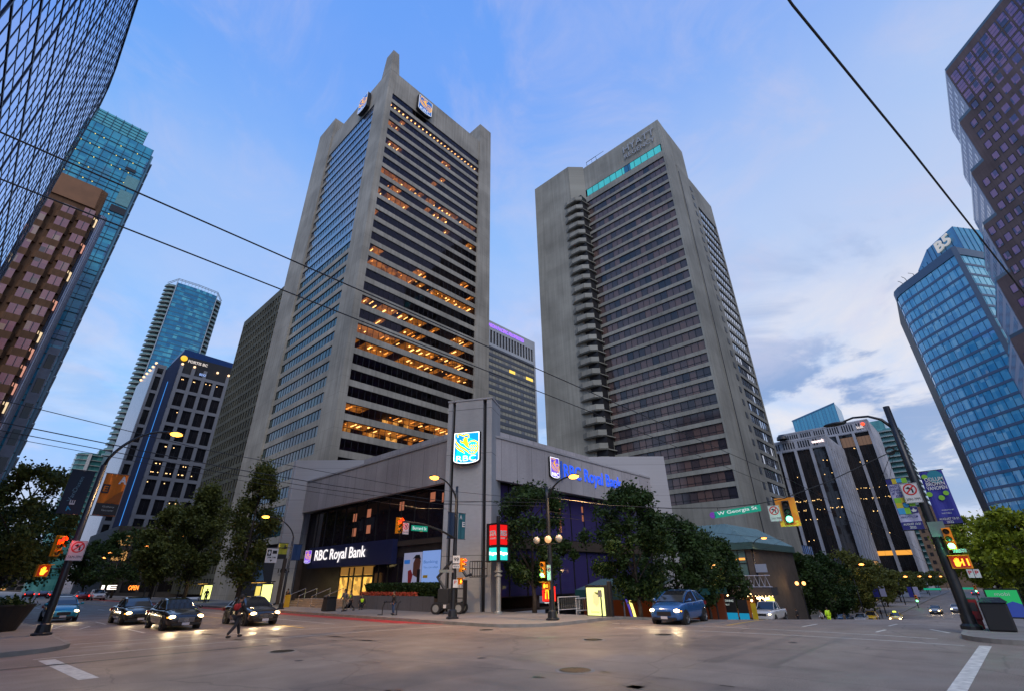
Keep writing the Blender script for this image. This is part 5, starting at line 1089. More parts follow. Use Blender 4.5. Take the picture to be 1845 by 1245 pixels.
# ground level shops along both streets, behind the trees
def shopfront(name, label, x0, x1, y0, y1, z1, zb, face, wallm, bays, litf, seed):
    t = thing(name, label, 'building', ((x0+x1)/2, (y0+y1)/2, zb)); rq = random.Random(seed)
    mb = MB(); mb.box(x0, x1, y0, y1, zb-1, z1); mb.obj('wall', wallm, t)
    f_ = Fr((x0, 0, 0), (0, -1, 0), (-1, 0, 0)) if face == 'x' else (Fr((0, y0, 0), (1, 0, 0), (0, -1, 0)) if face == 'y' else Fr((x1, 0, 0), (0, 1, 0), (1, 0, 0)))
    A0, A1 = {'x': (-y1, -y0), 'y': (x0, x1), 'X': (y0, y1)}[face]; n_ = bays; s = (A1-A0)/n_
    for i in range(n_):
        fl = 0
        while zb+.6+fl*3.8+2.6 < z1:
            lit = rq.random() < litf*(1 if fl == 0 else .35)
            win_obj(f_, A0+i*s+.4, A0+(i+1)*s-.4, zb+.6+fl*3.8, zb+3.2+fl*3.8, .02, emis('warm_shop_window', (1, .5, .15), .5) if lit else G_bk, t, True); fl += 1
    return t
shopfront('street_block', 'dark low block at street level on the far left behind the trees', -26, -3.6, 86, 118, 15, 0, 'X', M_dbr, 6, .3, 1)
shopfront('street_block', 'dark stone base block under the blue-topped tower', 26.5, 60, 172, 216, 17, 0, 'y', M_dbr, 8, .4, 2)
shopfront('street_block', 'long brown shop block far down the left side of the left-hand street', -20, -4.2, 160, 330, 24, 0, 'X', mat('grey_block', (.12, .12, .13), .8), 18, .25, 3)
shopfront('street_block', 'low shop row at street level right of the hotel', 130, 200, 27.5, 45, 6, -5.0, 'y', M_dbr, 16, .5, 4)
shopfront('street_block', 'dim shop block on the right side of the far right street', 60, 200, -28, -9, 9, -4.8, 'y', M_dbr, 10, .2, 5)
shopfront('street_block', 'grey block closing the far end of the right-hand street', 430, 460, -30, 30, 12, -4.5, 'x', mat('grey_block', (.12, .12, .13), .8), 12, .4, 6)
shopfront('street_block', 'dark block closing the far end of the left-hand street', -10, 40, 560, 600, 30, 0, 'y', M_dbr, 10, .3, 7)
# angled lit awning on the left
t = thing('lit_awning', 'dark slanted entrance awning edged with a bright strip on the left side street', 'awning', (2, 70, 4)); mb = MB(); mb.hexa([(-3.4, 66, 4.6), (3.2, 68, 4.0), (3.2, 74, 4.0), (-3.4, 78, 4.6), (-3.4, 66, 5.6), (3.0, 68, 4.35), (3.0, 74, 4.35), (-3.4, 78, 5.6)]); mb.obj('canopy', mat('grey_canopy', (.12, .14, .17), .6), t)
mb = MB(); mb.box(3.21, 3.27, 68.2, 73.8, 4.05, 4.3); mb.obj('light_strip', emis('cream_strip', (1, .75, .35), 1.6), t)
for y in (69, 73): mb = MB(); mb.tube([(2.6, y, .14), (2.6, y, 4.05)], .07, 8); mb.obj('post', M_frame, t)
# ------------------------------------------------------------------ street furniture
M_pole = mat('black_pole_paint', (.022, .024, .028), .35, .3, var=.2, scale=4); M_sig = mat('signal_yellow', (.95, .33, .01), .4, var=.05); M_black = mat('matt_black', (.012, .012, .013), .6, var=0)
M_white = mat('sign_white', (.62, .62, .62), .5, var=.05); M_rd = mat('sign_red', (.55, .02, .02), .5, var=0); M_grn = mat('sign_green', (.0, .22, .14), .5, var=.05, emit=(0, .45, .28), es=.25); M_steel = mat('galvanised', (.34, .36, .35), .45, .5, var=.1)
M_swhite = mat('sign_letter_white', (.8, .8, .8), .5, var=0, emit=(.7, .9, .8), es=.25); M_lens = mat('dead_lens', (.03, .03, .03), .25, var=0)
E_red = emis('red_signal', (1, .008, .004), 5); E_grn = emis('green_signal', (.10, 1, .45), 7); E_hand = emis('orange_hand', (1, .20, .01), 5); E_sod = emis('sodium_lamp', (1, .38, .04), 6); E_sod2 = emis('sodium_lamp_far', (1, .30, .06), 5)
def plight(x, y, z, e, c=(1, .62, .28), r=.15, spot=None, parent=None):
    l = bpy.data.lights.new('lamp_light', 'SPOT' if spot else 'POINT'); l.energy = e; l.color = c; l.shadow_soft_size = r
    o = bpy.data.objects.new('lamp_light', l); COL.objects.link(o); o.location = (x, y, z)
    if spot: l.spot_size = R(spot[0]); l.spot_blend = .5; o.rotation_euler = Vector(spot[1]).to_track_quat('-Z', 'Y').to_euler()
    if parent: o.parent = parent; pw_ = parent_world(parent); o.location = (x-pw_[0], y-pw_[1], z-pw_[2])
    return o
def street_lamp(name, label, x, y, ztop, d, reach, zl, r0=.13, r1=.07, lit=True, energy=0, group='street lamps with curved arms', rise=0.5, zarm=None, E=None, base=True, polez=None):
    z0 = gz(x, y)+.14; t = thing(name, label, 'street lamp', (x, y, z0), group)
    mb = MB(); za = zarm or zl-1.2; zt_ = polez or za
    mb.lathe((x, y, 0), [(r0, z0), (r0*.95, z0+1.2), (r1*1.2, za), (r1, zt_), (0, zt_)], 14); mb.obj('pole', M_pole, t, smooth=True)
    if base: mb = MB(); mb.lathe((x, y, 0), [(r0*2.3, z0), (r0*2.3, z0+.07), (r0*1.7, z0+.12), (r0*1.5, z0+.42), (r0*1.05, z0+.48)], 12); mb.obj('base', M_pole, t)
    P = []
    for i in range(11):
        s_ = i/10; u = reach*(1-math.cos(s_*math.pi/2))*.93 + 0; P.append((x+d[0]*reach*(s_**1.35), y+d[1]*reach*(s_**1.35), za+(zl-za)*(math.sin(s_*math.pi/2)**.9)))
    mb = MB(); mb.tube(P, [r1*.75]*5+[r1*.6]*6, 8); mb.obj('arm', M_pole, t, smooth=True)
    lx, ly = x+d[0]*(reach+.3), y+d[1]*(reach+.3); mb = MB(); n = 12
    mb.sphere((lx, ly, zl+.03), .36, 14, (1.0 if d[0] else .45, 1.0 if d[1] else .45, .24)); mb.obj('head', M_pole, t, smooth=True)
    mb = MB(); mb.sphere((lx, ly, zl-.04), .30 if energy > 100 else .36, 12, (1.1 if d[0] else .7, 1.1 if d[1] else .7, .45)); mb.obj('lens', (E or E_sod) if lit else M_lens, t, smooth=True)
    if energy: plight(lx, ly, zl-.25, energy, (1, .60, .28), .2, (150, (0, 0, -1)), t)
    return t
def signal(x, y, z, d, lit, label, n=3, group='traffic signals', backboard=False, size=.3):
    """three-lens signal, d = facing direction (unit xy), z = bottom"""
    t = thing('traffic_signal', label, 'traffic light', (x, y, z), group); u = (-d[1], d[0], 0); f = Fr((x, y, z), u, (d[0], d[1], 0)); h = size*n
    mb = MB()
    if backboard: f.box(mb, -size*1.3, size*1.3, -size*.45, h+size*.45, -.12, -.08)
    else: f.box(mb, -size*.55, size*.55, -.02, h+.02, -.12, -.08)
    mb.obj('backboard', M_sig, t)
    mb = MB(); f.box(mb, -size*.46, size*.46, 0, h, -.079, .08); mb.obj('housing', M_black if backboard else M_sig, t)
    for i, k in enumerate(('green', 'amber', 'red')):
        zc = size*(i+.5); on = lit == k
        mb = MB(); mb.lathe(tuple(f.p(0, zc, .081)), [(size*.40, 0), (size*.34, .03), (0, .055)], 16, (d[0], d[1], 0)); mb.obj('lens', {'green': E_grn, 'red': E_red}.get(k, M_lens) if on else M_lens, t, label=('glowing %s lens' % k) if on else None)
        mb = MB(); k_ = 10
        for q in range(k_):
            a0, a1 = R(-15+210*q/k_), R(-15+210*(q+1)/k_); r_ = size*.42
            mb.face([f.p(r_*math.cos(a0), zc+r_*math.sin(a0), .08), f.p(r_*math.cos(a1), zc+r_*math.sin(a1), .08), f.p(r_*math.cos(a1), zc+r_*math.sin(a1)-.02, .27), f.p(r_*math.cos(a0), zc+r_*math.sin(a0)-.02, .27)])
        mb.obj('visor', M_sig if not backboard else M_black, t)
    if lit in ('red', 'green'): q = f.p(0, size*(.5 if lit == 'green' else 2.5), .35); plight(q.x, q.y, q.z, 12, (1, .05, .02) if lit == 'red' else (.1, 1, .5), .08, None, t)
    return t
def hand_pts(s):  # palm with five fingers
    P = [(.28, .05), (.62, .05), (.74, .30), (.92, .52), (.86, .60), (.70, .46), (.68, .90), (.60, .92), (.57, .58), (.54, .97), (.46, .97), (.45, .58), (.40, .92), (.32, .90), (.34, .54), (.26, .78), (.19, .75), (.22, .40), (.20, .22)]
    return [(a*s, b*s) for a, b in P]
def ped_signal(x, y, z, d, label, digits=None, s=.36):
    t = thing('pedestrian_signal', label, 'pedestrian signal', (x, y, z), 'pedestrian signals'); u = (-d[1], d[0], 0); f = Fr((x, y, z), u, (d[0], d[1], 0))
    w_ = s*1.5 if digits else s
    mb = MB(); f.box(mb, -w_/2-.05, w_/2+.05, -.05, s+.05, -.14, .0); mb.obj('housing', M_sig, t)
    mb = MB(); f.box(mb, -w_/2, w_/2, 0, s, .001, .02); mb.obj('face', emis('dark_red_face', (.5, .02, 0), .5), t)
    mb = MB(); f2 = Fr(f.p(-w_/2+.01, .01, 0), u, (d[0], d[1], 0)); f2.poly(mb, hand_pts(s*.95), .021, .03); mb.obj('hand_symbol', E_hand, t)
    if digits: mb = MB(); put_text(mb, f, digits, w_*.10, s*.15, w_*.36, s*.7, .022, .008, .03); mb.obj('countdown', E_hand, t)
    mb = MB(); f.box(mb, -w_/2-.06, w_/2+.06, s+.05, s+.08, -.1, .22); mb.obj('visor', M_sig, t); return t
def turn_sign(x, y, z, d, w_, h_, label, txt='7AM-7PM', group='no-turn signs', mirror=False, lit=0):
    t = thing('traffic_sign', label, 'sign', (x, y, z), group); u = Vector((-d[1], d[0], 0)); f = Fr((x, y, z), u, (d[0], d[1], 0))
    mb = MB(); f.box(mb, 0, w_, 0, h_, -.012, 0); mb.obj('plate', M_white, t)
    mb = MB(); c = (w_/2, h_*.68); ro, ri = w_*.40, w_*.31
    for q in range(24):
        a0, a1 = 2*math.pi*q/24, 2*math.pi*(q+1)/24; mb.face([f.p(c[0]+ri*math.cos(a0), c[1]+ri*math.sin(a0), .004), f.p(c[0]+ro*math.cos(a0), c[1]+ro*math.sin(a0), .004), f.p(c[0]+ro*math.cos(a1), c[1]+ro*math.sin(a1), .004), f.p(c[0]+ri*math.cos(a1), c[1]+ri*math.sin(a1), .004)])
    stroke(mb, f, [(c[0]-ri*.74, c[1]-ri*.74), (c[0]+ri*.74, c[1]+ri*.74)], w_*.085, .0075); mb.obj('red_ring', M_rd, t)
    mb = MB(); stroke(mb, f, [(c[0]+ri*.42, c[1]-ri*.75), (c[0]+ri*.36, c[1]+ri*.1), (c[0]-ri*.2, c[1]+ri*.36)], w_*.10, .005); mb.face([f.p(c[0]-ri*.75, c[1]+ri*.36, .0055), f.p(c[0]-ri*.15, c[1]+ri*.02, .0055), f.p(c[0]-ri*.05, c[1]+ri*.72, .0055)])
    if txt: put_text(mb, f, txt, w_*.10, h_*.12, w_*.8, h_*.13, .005)
    stroke(mb, f, [(w_*.03, w_*.03), (w_*.97, w_*.03), (w_*.97, h_-w_*.03), (w_*.03, h_-w_*.03), (w_*.03, w_*.03)], w_*.02, .004); mb.obj('marking', M_black, t); return t
def plate(name, label, cat, x, y, z, d, w_, h_, m, texts, th=.03, group=None, tm=None):
    t = thing(name, label, cat, (x, y, z), group); u = Vector((-d[1], d[0], 0)); f = Fr((x, y, z), u, (d[0], d[1], 0)); mb = MB(); f.box(mb, 0, w_, 0, h_, -th, 0); mb.obj('plate', m, t)
    mb = MB()
    for (s, a, b, c, e) in texts: put_text(mb, f, s, a, b, c, e, .004, .004, .015)
    if mb.v: mb.obj('lettering', tm or M_swhite, t)
    return t, f
mX, mY = (-1, 0), (0, -1)
# --- left pole
PL = street_lamp('street_lamp', 'tall black street lamp with a long curved arm at the near left corner', 3.57, 33.1, 0, (1, 0), 2.45, 10.15, .17, .10, True, 1500, rise=1, zarm=7.9)
BAN = 'banners on lamp posts'
def banner(x0, x1, y, z0, z1, label, m, draw, axis='x', pole=None):
    """flat cloth banner with its rods; axis x: spans X at constant Y, axis y: spans Y at constant X"""
    t = thing('banner', label, 'banner', ((x0+x1)/2 if axis == 'x' else y, y if axis == 'x' else (x0+x1)/2, z0), BAN)
    f = Fr((x0, y, 0), (1, 0, 0), (0, -1, 0)) if axis == 'x' else Fr((y, x1, 0), (0, -1, 0), (-1, 0, 0)); W = abs(x1-x0)
    mb = MB(); n_ = 8
    for s_ in (0, 1):
        for i in range(n_):
            a0, a1 = W*i/n_, W*(i+1)/n_; d0, d1 = .025*math.sin(i*1.1), .025*math.sin((i+1)*1.1)
            q = [f.p(a0, z0, d0-.012*s_), f.p(a1, z0, d1-.012*s_), f.p(a1, z1, d1-.012*s_), f.p(a0, z1, d0-.012*s_)]; mb.face(q if not s_ else q[::-1])
    mb.obj('cloth', m, t)
    mb = MB(); mb.tube([f.p(-.06, z1+.02, 0), f.p(W+.06, z1+.02, 0)], .018, 6); mb.tube([f.p(-.06, z0-.02, 0), f.p(W+.06, z0-.02, 0)], .018, 6); mb.obj('rod', M_pole, t)
    draw(t, f, W, z0, z1)
    return t
def d1(t, f, W, z0, z1):
    mb = MB(); put_text(mb, f, 'VanDusen', W*.42, z0+.55, 1.25, .17, .04, 0, .0, R(82)); mb.obj('lettering', mat('teal_letter', (.12, .25, .32), .6, var=0), t)
    mb = MB(); put_text(mb, f, 'E', W*.60, z0+.42, .22, .20, .04, 0, .02, R(90)); mb.obj('white_letter', M_white, t); mb = MB(); put_text(mb, f, 'A', W*.35, z0+.1, .2, .22, .04, 0, .02, R(20)); mb.obj('cyan_letter', mat('cyan_letter', (.02, .35, .6), .6, var=0), t)
banner(2.40, 3.34, 33.1, 5.4, 7.5, 'dark slate banner on the left of the near left lamp post', mat('slate_cloth', (.022, .032, .05), .8, var=.1), d1)
def d2(t, f, W, z0, z1):
    mb = MB(); f.box(mb, .0, W, z0+.02, z0+.6, .035, .04); mb.obj('lower_band', M_black, t)
    mb = MB(); f.poly(mb, [(.3, z0+.62), (W-.02, z0+.62), (W-.02, z0+1.3), (.75, z0+1.15)], .036, .04); mb.obj('darker_patch', mat('rust_cloth', (.28, .08, .01), .8, var=0), t)
    mb = MB(); put_text(mb, f, 'A', .62, z1-.48, .34, .4, .045, 0, .04); mb.obj('white_letter', M_white, t)
    mb = MB(); f.box(mb, .02, .34, z0+1.1, z0+1.55, .042, .046); mb.obj('black_box_letter', M_black, t); mb = MB(); put_text(mb, f, 'E', .08, z0+1.18, .2, .28, .05, 0, .02); mb.obj('orange_letter', mat('orange_cloth', (.60, .16, .01), .8, var=.08), t)
    mb = MB(); put_text(mb, f, 'Gallery', .3, z0+.38, .5, .1, .045); put_text(mb, f, 'Vancouver', .3, z0+.22, .5, .09, .045); mb.obj('lettering', M_steel, t)
banner(3.80, 4.76, 33.1, 5.4, 7.5, 'orange banner with a white letter on the right of the near left lamp post', MATS.get('orange_cloth') or mat('orange_cloth', (.60, .16, .01), .8, var=.08), d2)
turn_sign(3.38, 32.85, 3.25, mY, .64, .90, 'white no-turn sign tinted red, on the near left lamp post')
signal(2.95, 32.85, 3.45, (.5, -.86), 'red', 'signal showing red on the near left lamp post')
ped_signal(2.75, 32.8, 2.60, (.4, -.92), 'pedestrian signal with a glowing orange hand on the near left post', None, .40)
mb = MB(); mb.tube([(3.57, 33.05, 4.2), (2.9, 32.95, 4.2)], .03, 6); mb.tube([(3.57, 33.05, 2.9), (2.75, 32.95, 2.9)], .03, 6); mb.obj('bracket', M_pole, PL)
# --- corner pole by the pylon
PC = street_lamp('street_lamp', 'black lamp and signal post at the bank corner in front of the pylon', 20.52, 24.05, 0, (-1, 0), 1.6, 7.95, .16, .08, True, 1300, zarm=6.6, polez=7.6)
mb = MB(); mb.tube([(20.5, 24.0, 4.45), (19.3, 24.0, 4.85), (18.0, 24.0, 5.12), (16.3, 24.0, 5.22)], [.07, .06, .05, .045], 8); mb.obj('signal_arm', M_pole, PC)
signal(16.25, 23.95, 4.55, mY, 'red', 'yellow boarded signal showing red on the arm left of the corner pylon', backboard=False, size=.27)
turn_sign(16.50, 23.93, 4.50, mY, .42, .62, 'small white no-turn sign between the arm signal and the street name')
plate('street_name_sign', 'green street name sign reading Burrard St hung from the signal arm', 'street sign', 17.1, 23.93, 4.72, mY, 1.15, .30, M_grn, [('Burrard St', .08, .07, .98, .17)])
def d3(t, f, W, z0, z1):
    mb = MB(); put_text(mb, f, 'A', W*.1, z1-.35, .22, .26, .045, 0, .02); put_text(mb, f, 'E', W*.5, z1-.8, .24, .30, .045, 0, .03); mb.obj('lettering', M_white, t)
banner(19.82, 20.36, 24.0, 4.45, 5.95, 'dark blue banner on the left of the bank corner post', mat('navy_cloth', (.012, .03, .07), .8, var=0), lambda *a: None)
banner(20.68, 21.25, 24.0, 4.45, 5.95, 'teal banner with white letters on the right of the bank corner post', mat('teal_cloth', (.02, .12, .15), .8, var=.1), d3)
plate('route_sign', 'white route 99 shield sign on the bank corner post', 'sign', 20.22, 23.85, 3.05, (-.6, -.8), .42, .42, M_white, [('99', .06, .1, .30, .22)], tm=M_black, group=None)
plate('direction_sign', 'small white direction plate below the route 99 sign', 'sign', 20.22, 23.85, 2.78, (-.6, -.8), .42, .2, M_white, [('NORTH', .05, .05, .32, .1)], tm=M_black)
signal(20.98, 23.9, 2.6, (.35, -.94), 'red', 'small yellow signal showing red at the side of the bank corner post', size=.25)
ped_signal(20.85, 23.8, 1.95, (.1, -1), 'small pedestrian signal with an orange hand on the bank corner post', None, .24)
plate('parking_sign', 'small white and red parking plate low on the bank corner post', 'sign', 20.30, 23.85, 1.75, (-.6, -.8), .28, .42, M_white, [('P', .07, .2, .13, .17)], tm=M_rd)
plate('cross_sign', 'dark metal cross plate sticking out left of the bank corner post', 'sign', 19.3, 23.95, 2.55, mY, 1.1, .16, M_steel, [])
# --- globe pole
t = street_lamp('street_lamp', 'black lamp post with three glass globes and a lit curved arm, right of the pylon', 22.7, 18.35, 0, (0, -1), 1.75, 7.45, .16, .08, True, 1300, zarm=6.3, polez=7.1)
for k, (yy, lab) in enumerate(((17.52, None), (18.30, 'globe glowing orange'), (19.15, None))):
    mb = MB(); mb.sphere((22.55, yy, 4.15), .20, 14); mb.obj('globe', mat('globe_glass', (.42, .38, .33), .15, var=.2, scale=6, emit=(1, .6, .3), es=.05) if k != 1 else emis('globe_lit', (1, .45, .15), .6, (.5, .4, .3)), t, label=lab, smooth=True)
mb = MB(); mb.tube([(22.6, 17.52, 3.9), (22.6, 19.15, 3.9)], .03, 6); mb.obj('globe_bracket', M_pole, t)
signal(22.5, 18.75, 2.2, (-.9, -.43), 'green', 'small dark signal showing green on the three-globe post', size=.26)
turn_sign(22.5, 18.45, 2.05, mX, .28, .78, 'tall narrow white no-stopping plate on the three-globe post', '')
ped_signal(22.45, 18.55, 1.65, mX, 'pedestrian countdown signal on the three-globe post', '10', .26)
# --- right pole
z0 = .14; px_, py_ = 27.5, 1.5
PR = t = thing('street_lamp', 'thick black lamp and trolley wire post leaning large at the right corner', 'street lamp', (px_, py_, z0), 'street lamps with curved arms')
mb = MB(); mb.lathe((px_, py_, 0), [(.20, z0), (.19, 1.5), (.16, 5), (.13, 9.15), (0, 9.15)], 18); mb.obj('pole', M_pole, t, smooth=True)
mb = MB(); mb.lathe((px_, py_, 0), [(.34, z0), (.34, z0+.12), (.24, z0+.2), (.22, z0+.5)], 16); mb.obj('base', M_pole, t)
mb = MB(); mb.tube([(px_, py_, 8.05), (px_, py_+.35, 8.6), (px_, py_+.8, 8.86), (px_, py_+1.4, 8.93), (px_, py_+1.95, 8.8)], [.07, .065, .055, .05, .045], 8); mb.obj('arm', M_pole, t, smooth=True)
mb = MB(); mb.sphere((px_, py_+2.2, 8.78), .40, 14, (.5, 1.3, .25)); mb.obj('head', M_pole, t, smooth=True)
mb = MB()
for k in range(4): mb.tube([(px_-.1, py_+.45+.16*math.cos(a), 7.1+.16*math.sin(a)+k*.02) for a in [2*math.pi*i/14 for i in range(15)]], .022, 5)
mb.tube([(px_, py_, 7.1), (px_-.1, py_+.4, 7.1)], .03, 6); mb.obj('cable_coil', M_black, t)
def tennis(t, f, W, z0, z1):
    H = z1-z0
    cl = {'y': mat('banner_yellow', (.55, .45, .03), .7, var=0), 'g': mat('banner_green', (.22, .50, .04), .7, var=0), 'c': mat('banner_cyan', (.05, .32, .6), .7, var=0), 'n': mat('banner_navy', (.02, .02, .16), .7, var=0)}
    def blk(a, b, c, e, k): mb = MB(); f.box(mb, a*W, b*W, z0+c*H, z0+e*H, .036, .042); mb.obj('colour_block', cl[k], t)
    for q in ((0, .28, .90, 1, 'n'), (.28, .5, .90, 1, 'y'), (.5, .75, .92, 1, 'c'), (.75, 1, .9, 1, 'g'), (.08, .40, .52, .62, 'g'), (.40, .75, .52, .62, 'y'), (.08, .40, .42, .52, 'y'), (.40, .70, .42, .52, 'n'), (.70, 1, .44, .52, 'g'), (.08, .40, .30, .42, 'c'), (.40, .66, .30, .42, 'g'), (.66, 1, .31, .42, 'n'), (0, 1, .0, .15, 'n')): blk(*q)
    mb = MB(); mb.lathe(tuple(f.p(.55*W, z0+.47*H, .043)), [(.13*W, 0), (.13*W, .006), (0, .006)], 16, f.n); mb.obj('ball_mark', cl['c'], t)
    mb = MB(); put_text(mb, f, 'WESTERN', .05*W, z0+.82*H, .75*W, .05*H, .045, 0, .02); put_text(mb, f, "CANADA'S", .05*W, z0+.755*H, .75*W, .05*H, .045, 0, .02); put_text(mb, f, '#1 TENNIS', .1*W, z0+.69*H, .72*W, .05*H, .045, 0, .02); put_text(mb, f, 'EVENT', .25*W, z0+.63*H, .45*W, .05*H, .045, 0, .02); put_text(mb, f, 'VANOPEN.COM', .1*W, z0+.225*H, .8*W, .04*H, .045, 0, .02); mb.obj('navy_lettering', cl['n'], t)
    mb = MB(); put_text(mb, f, 'AUGUST 13-21', .1*W, z0+.085*H, .8*W, .04*H, .047, 0, .02); put_text(mb, f, '2022', .35*W, z0+.02*H, .3*W, .045*H, .047, 0, .02); mb.obj('white_lettering', M_white, t)
    mb = MB(); f.poly(mb, [(.74*W, z0+.33*H), (.9*W, z0+.33*H), (.96*W, z0+.37*H), (.88*W, z0+.37*H), (.82*W, z0+.41*H), (.76*W, z0+.37*H), (.69*W, z0+.37*H)], .043, .047); mb.obj('leaf_mark', M_white, t)
def tennis2(t, f, W, z0, z1):
    H = z1-z0; g = MATS['banner_green']
    mb = MB(); f.box(mb, 0, W, z0, z0+.12*H, .035, .04); mb.obj('lower_band', MATS['banner_navy'], t)
    for (a, b, r_) in ((.18, .90, .13), (.80, .56, .12), (.10, .56, .13), (.55, .48, .13)): mb = MB(); mb.lathe(tuple(f.p(a*W, z0+b*H, .034)), [(r_*W, 0), (r_*W, .008), (0, .008)], 18, f.n); mb.obj('ball_mark', g, t)
    mb = MB(); mb.lathe(tuple(f.p(.62*W, z0+.88*H, .03)), [(.34*W, 0), (.34*W, .006), (0, .006)], 20, f.n); mb.obj('teal_disc', mat('banner_teal', (.02, .22, .30), .7, var=0), t)
    mb = MB(); put_text(mb, f, 'ODLUM', .12*W, z0+.80*H, .8*W, .075*H, .047, 0, .02); put_text(mb, f, 'BROWN', .12*W, z0+.715*H, .8*W, .075*H, .047, 0, .02); put_text(mb, f, 'VANOPEN', .08*W, z0+.635*H, .86*W, .07*H, .047, 0, .02)
    put_text(mb, f, 'AUGUST 13-21', .1*W, z0+.07*H, .8*W, .04*H, .047, 0, .01); put_text(mb, f, '2022', .36*W, z0+.01*H, .28*W, .045*H, .047, 0, .01); put_text(mb, f, 'PRESENTED BY', .35*W, z0+.24*H, .5*W, .02*H, .047); put_text(mb, f, 'PARTNERS', .3*W, z0+.18*H, .4*W, .025*H, .047); mb.obj('white_lettering', M_white, t)
banner(1.76, 2.50, 27.42, 3.78, 5.9, 'pale tennis event banner with coloured squares on the left of the right-hand post', mat('banner_pale', (.42, .42, .62), .7, var=.03), tennis, 'y')
banner(.48, 1.26, 27.42, 3.92, 6.05, 'deep blue tennis banner with green balls on the right of the right-hand post', mat('banner_blue', (.03, .035, .28), .7, var=.05), tennis2, 'y')
turn_sign(27.26, 2.06, 4.82, mX, .60, .82, 'large white no-turn sign reading 3PM-7PM on the right-hand post', '3PM-7PM')
plate('junction_box', 'pale green metal box strapped to the right-hand post below the banners', 'box', 27.25, 1.62, 3.45, mX, .52, .58, mat('pale_green_box', (.16, .22, .20), .5), [], .18)
signal(27.3, 1.12, 2.95, mX, 'green', 'signal showing bright green on the right side of the right-hand post', size=.27)
plate('bus_lane_sign', 'small white bus lane arrow sign between the green light and the hand signal', 'sign', 27.3, 1.15, 2.83, mX, .42, .13, M_steel, [])
ped_signal(27.3, 1.05, 2.30, mX, 'pedestrian countdown signal with orange hand and number on the right-hand post', '11', .36)
plate('parking_sign', 'small white parking plate with a red ring right of the right-hand post', 'sign', 27.3, .98, 1.92, mX, .18, .3, M_white, [('P', .04, .12, .1, .13)], tm=M_rd)
plate('parking_sign', 'second small white parking plate beside the first, right of the right-hand post', 'sign', 27.3, .78, 1.92, mX, .18, .3, M_white, [('P', .04, .12, .1, .13)], tm=M_rd)
mb = MB(); mb.tube([(27.5, 1.5, 3.35), (27.4, .9, 3.35)], .025, 6); mb.tube([(27.5, 1.5, 2.5), (27.4, .9, 2.5)], .025, 6); mb.tube([(27.4, .8, 2.3), (27.4, .8, 1.9)], .015, 6); mb.obj('bracket', M_pole, PR)
# --- span wire with street name over the right street
SW = [(22.7, 18.35, 6.5), (23.7, 14.8, 5.75), (24.6, 11.6, 5.35), (25.3, 9.2, 5.2), (25.75, 7.6, 5.26), (26.1, 6.5, 5.42), (26.6, 4.6, 6.0), (27.4, 1.7, 7.15)]
mb = MB(); mb.tube(SW, .022, 6, cap=False); o = mb.obj('span_wire', M_black); tag(o, 'sagging black span wire carrying the green street name sign across the right street', 'wire')
du = (Vector((25.75, 7.6, 0))-Vector((25.2, 9.6, 0))).normalized(); dn = Vector((du.y, -du.x, 0)); dn = -dn if dn.x > 0 else dn
t = thing('street_name_sign', 'green street name sign reading W Georgia St hanging from the wire', 'street sign', (25.2, 9.5, 4.8)); f = Fr((25.17, 9.6, 0), (du.x, du.y, 0), (dn.x, dn.y, 0))
mb = MB(); mb.hexa([f.p(0, 4.72, .02), f.p(2.15, 4.92, .02), f.p(2.15, 4.92, -.02), f.p(0, 4.72, -.02), f.p(0, 5.02, .02), f.p(2.15, 5.22, .02), f.p(2.15, 5.22, -.02), f.p(0, 5.02, -.02)]); mb.obj('plate', M_grn, t)
mb = MB(); put_text(mb, f, 'W Georgia St', .16, 4.80, 1.85, .2, .025, .0, .01, R(5.4)); mb.obj('lettering', M_swhite, t)
mb = MB(); mb.lathe(tuple(f.p(-.08, 4.87, 0)), [(.15, -.02), (.15, .02), (0, .02)], 14, dn); mb.obj('purple_medallion', mat('purple_badge', (.25, .05, .5), .5, var=0), t)
mb = MB(); mb.tube([f.p(.2, 5.05, 0), f.p(.2, 5.2, 0)], .012, 5); mb.tube([f.p(1.9, 5.2, 0), f.p(1.9, 5.3, 0)], .012, 5); mb.obj('hanger', M_black, t)
turn_sign(25.93, 7.28, 4.42, (dn.x, dn.y), .50, .72, 'white no-turn sign hanging from the wire beside the W Georgia sign')
signal(26.12, 6.50, 4.32, (-.97, -.25), 'green', 'large yellow boarded signal showing green on the span wire', backboard=True, size=.33)
# trolley and span wires
def wire(label, pts, r=.014):
    mb = MB(); mb.tube(pts, r, 5, cap=False); o = mb.obj('overhead_wire', M_black); tag(o, label, 'wire', 'overhead trolley and span wires')
wire('trolley wire crossing high over the whole picture, upper of the two long ones', [(-40, 5.6, 6.0), (25, 5.7, 6.0), (60, 5.7, 5.0), (110, 5.7, 2)], .010)
wire('trolley wire just below the upper long wire', [(-40, 6.35, 6.0), (10, 6.5, 6.0), (28, 6.8, 6.0), (60, 6.8, 5.0), (110, 6.8, 2)], .010)
wire('thick cable running down the upper right corner of the sky', [(-2, .6, 6.1), (3.0, -.2, 6.0), (5.4, -.7, 6.0), (9.4, -1.5, 6.0), (20, -3.6, 6.3), (60, -12, 8)], .010)
wire('thin wire at the left passing just above the lamp arm', [(-20, 13.5, 6.2), (-.4, 15.7, 6.0), (4.3, 17.5, 6.0), (12.8, 18.7, 6.0), (22.6, 18.4, 6.3)], .010)
wire('heavy double wire at lower left, upper strand', [(-20, 15.5, 6.2), (-.2, 18.0, 6.0), (5.5, 19.8, 6.0), (10.3, 20.6, 6.0), (16.9, 20.9, 6.0), (22.7, 18.5, 6.2)], .015)
wire('heavy double wire at lower left, lower strand', [(-20, 15.6, 5.9), (-.2, 18.1, 5.82), (5.5, 19.9, 5.82), (10.3, 20.7, 5.82), (16.9, 21.0, 5.84), (22.7, 18.5, 6.0)], .012)
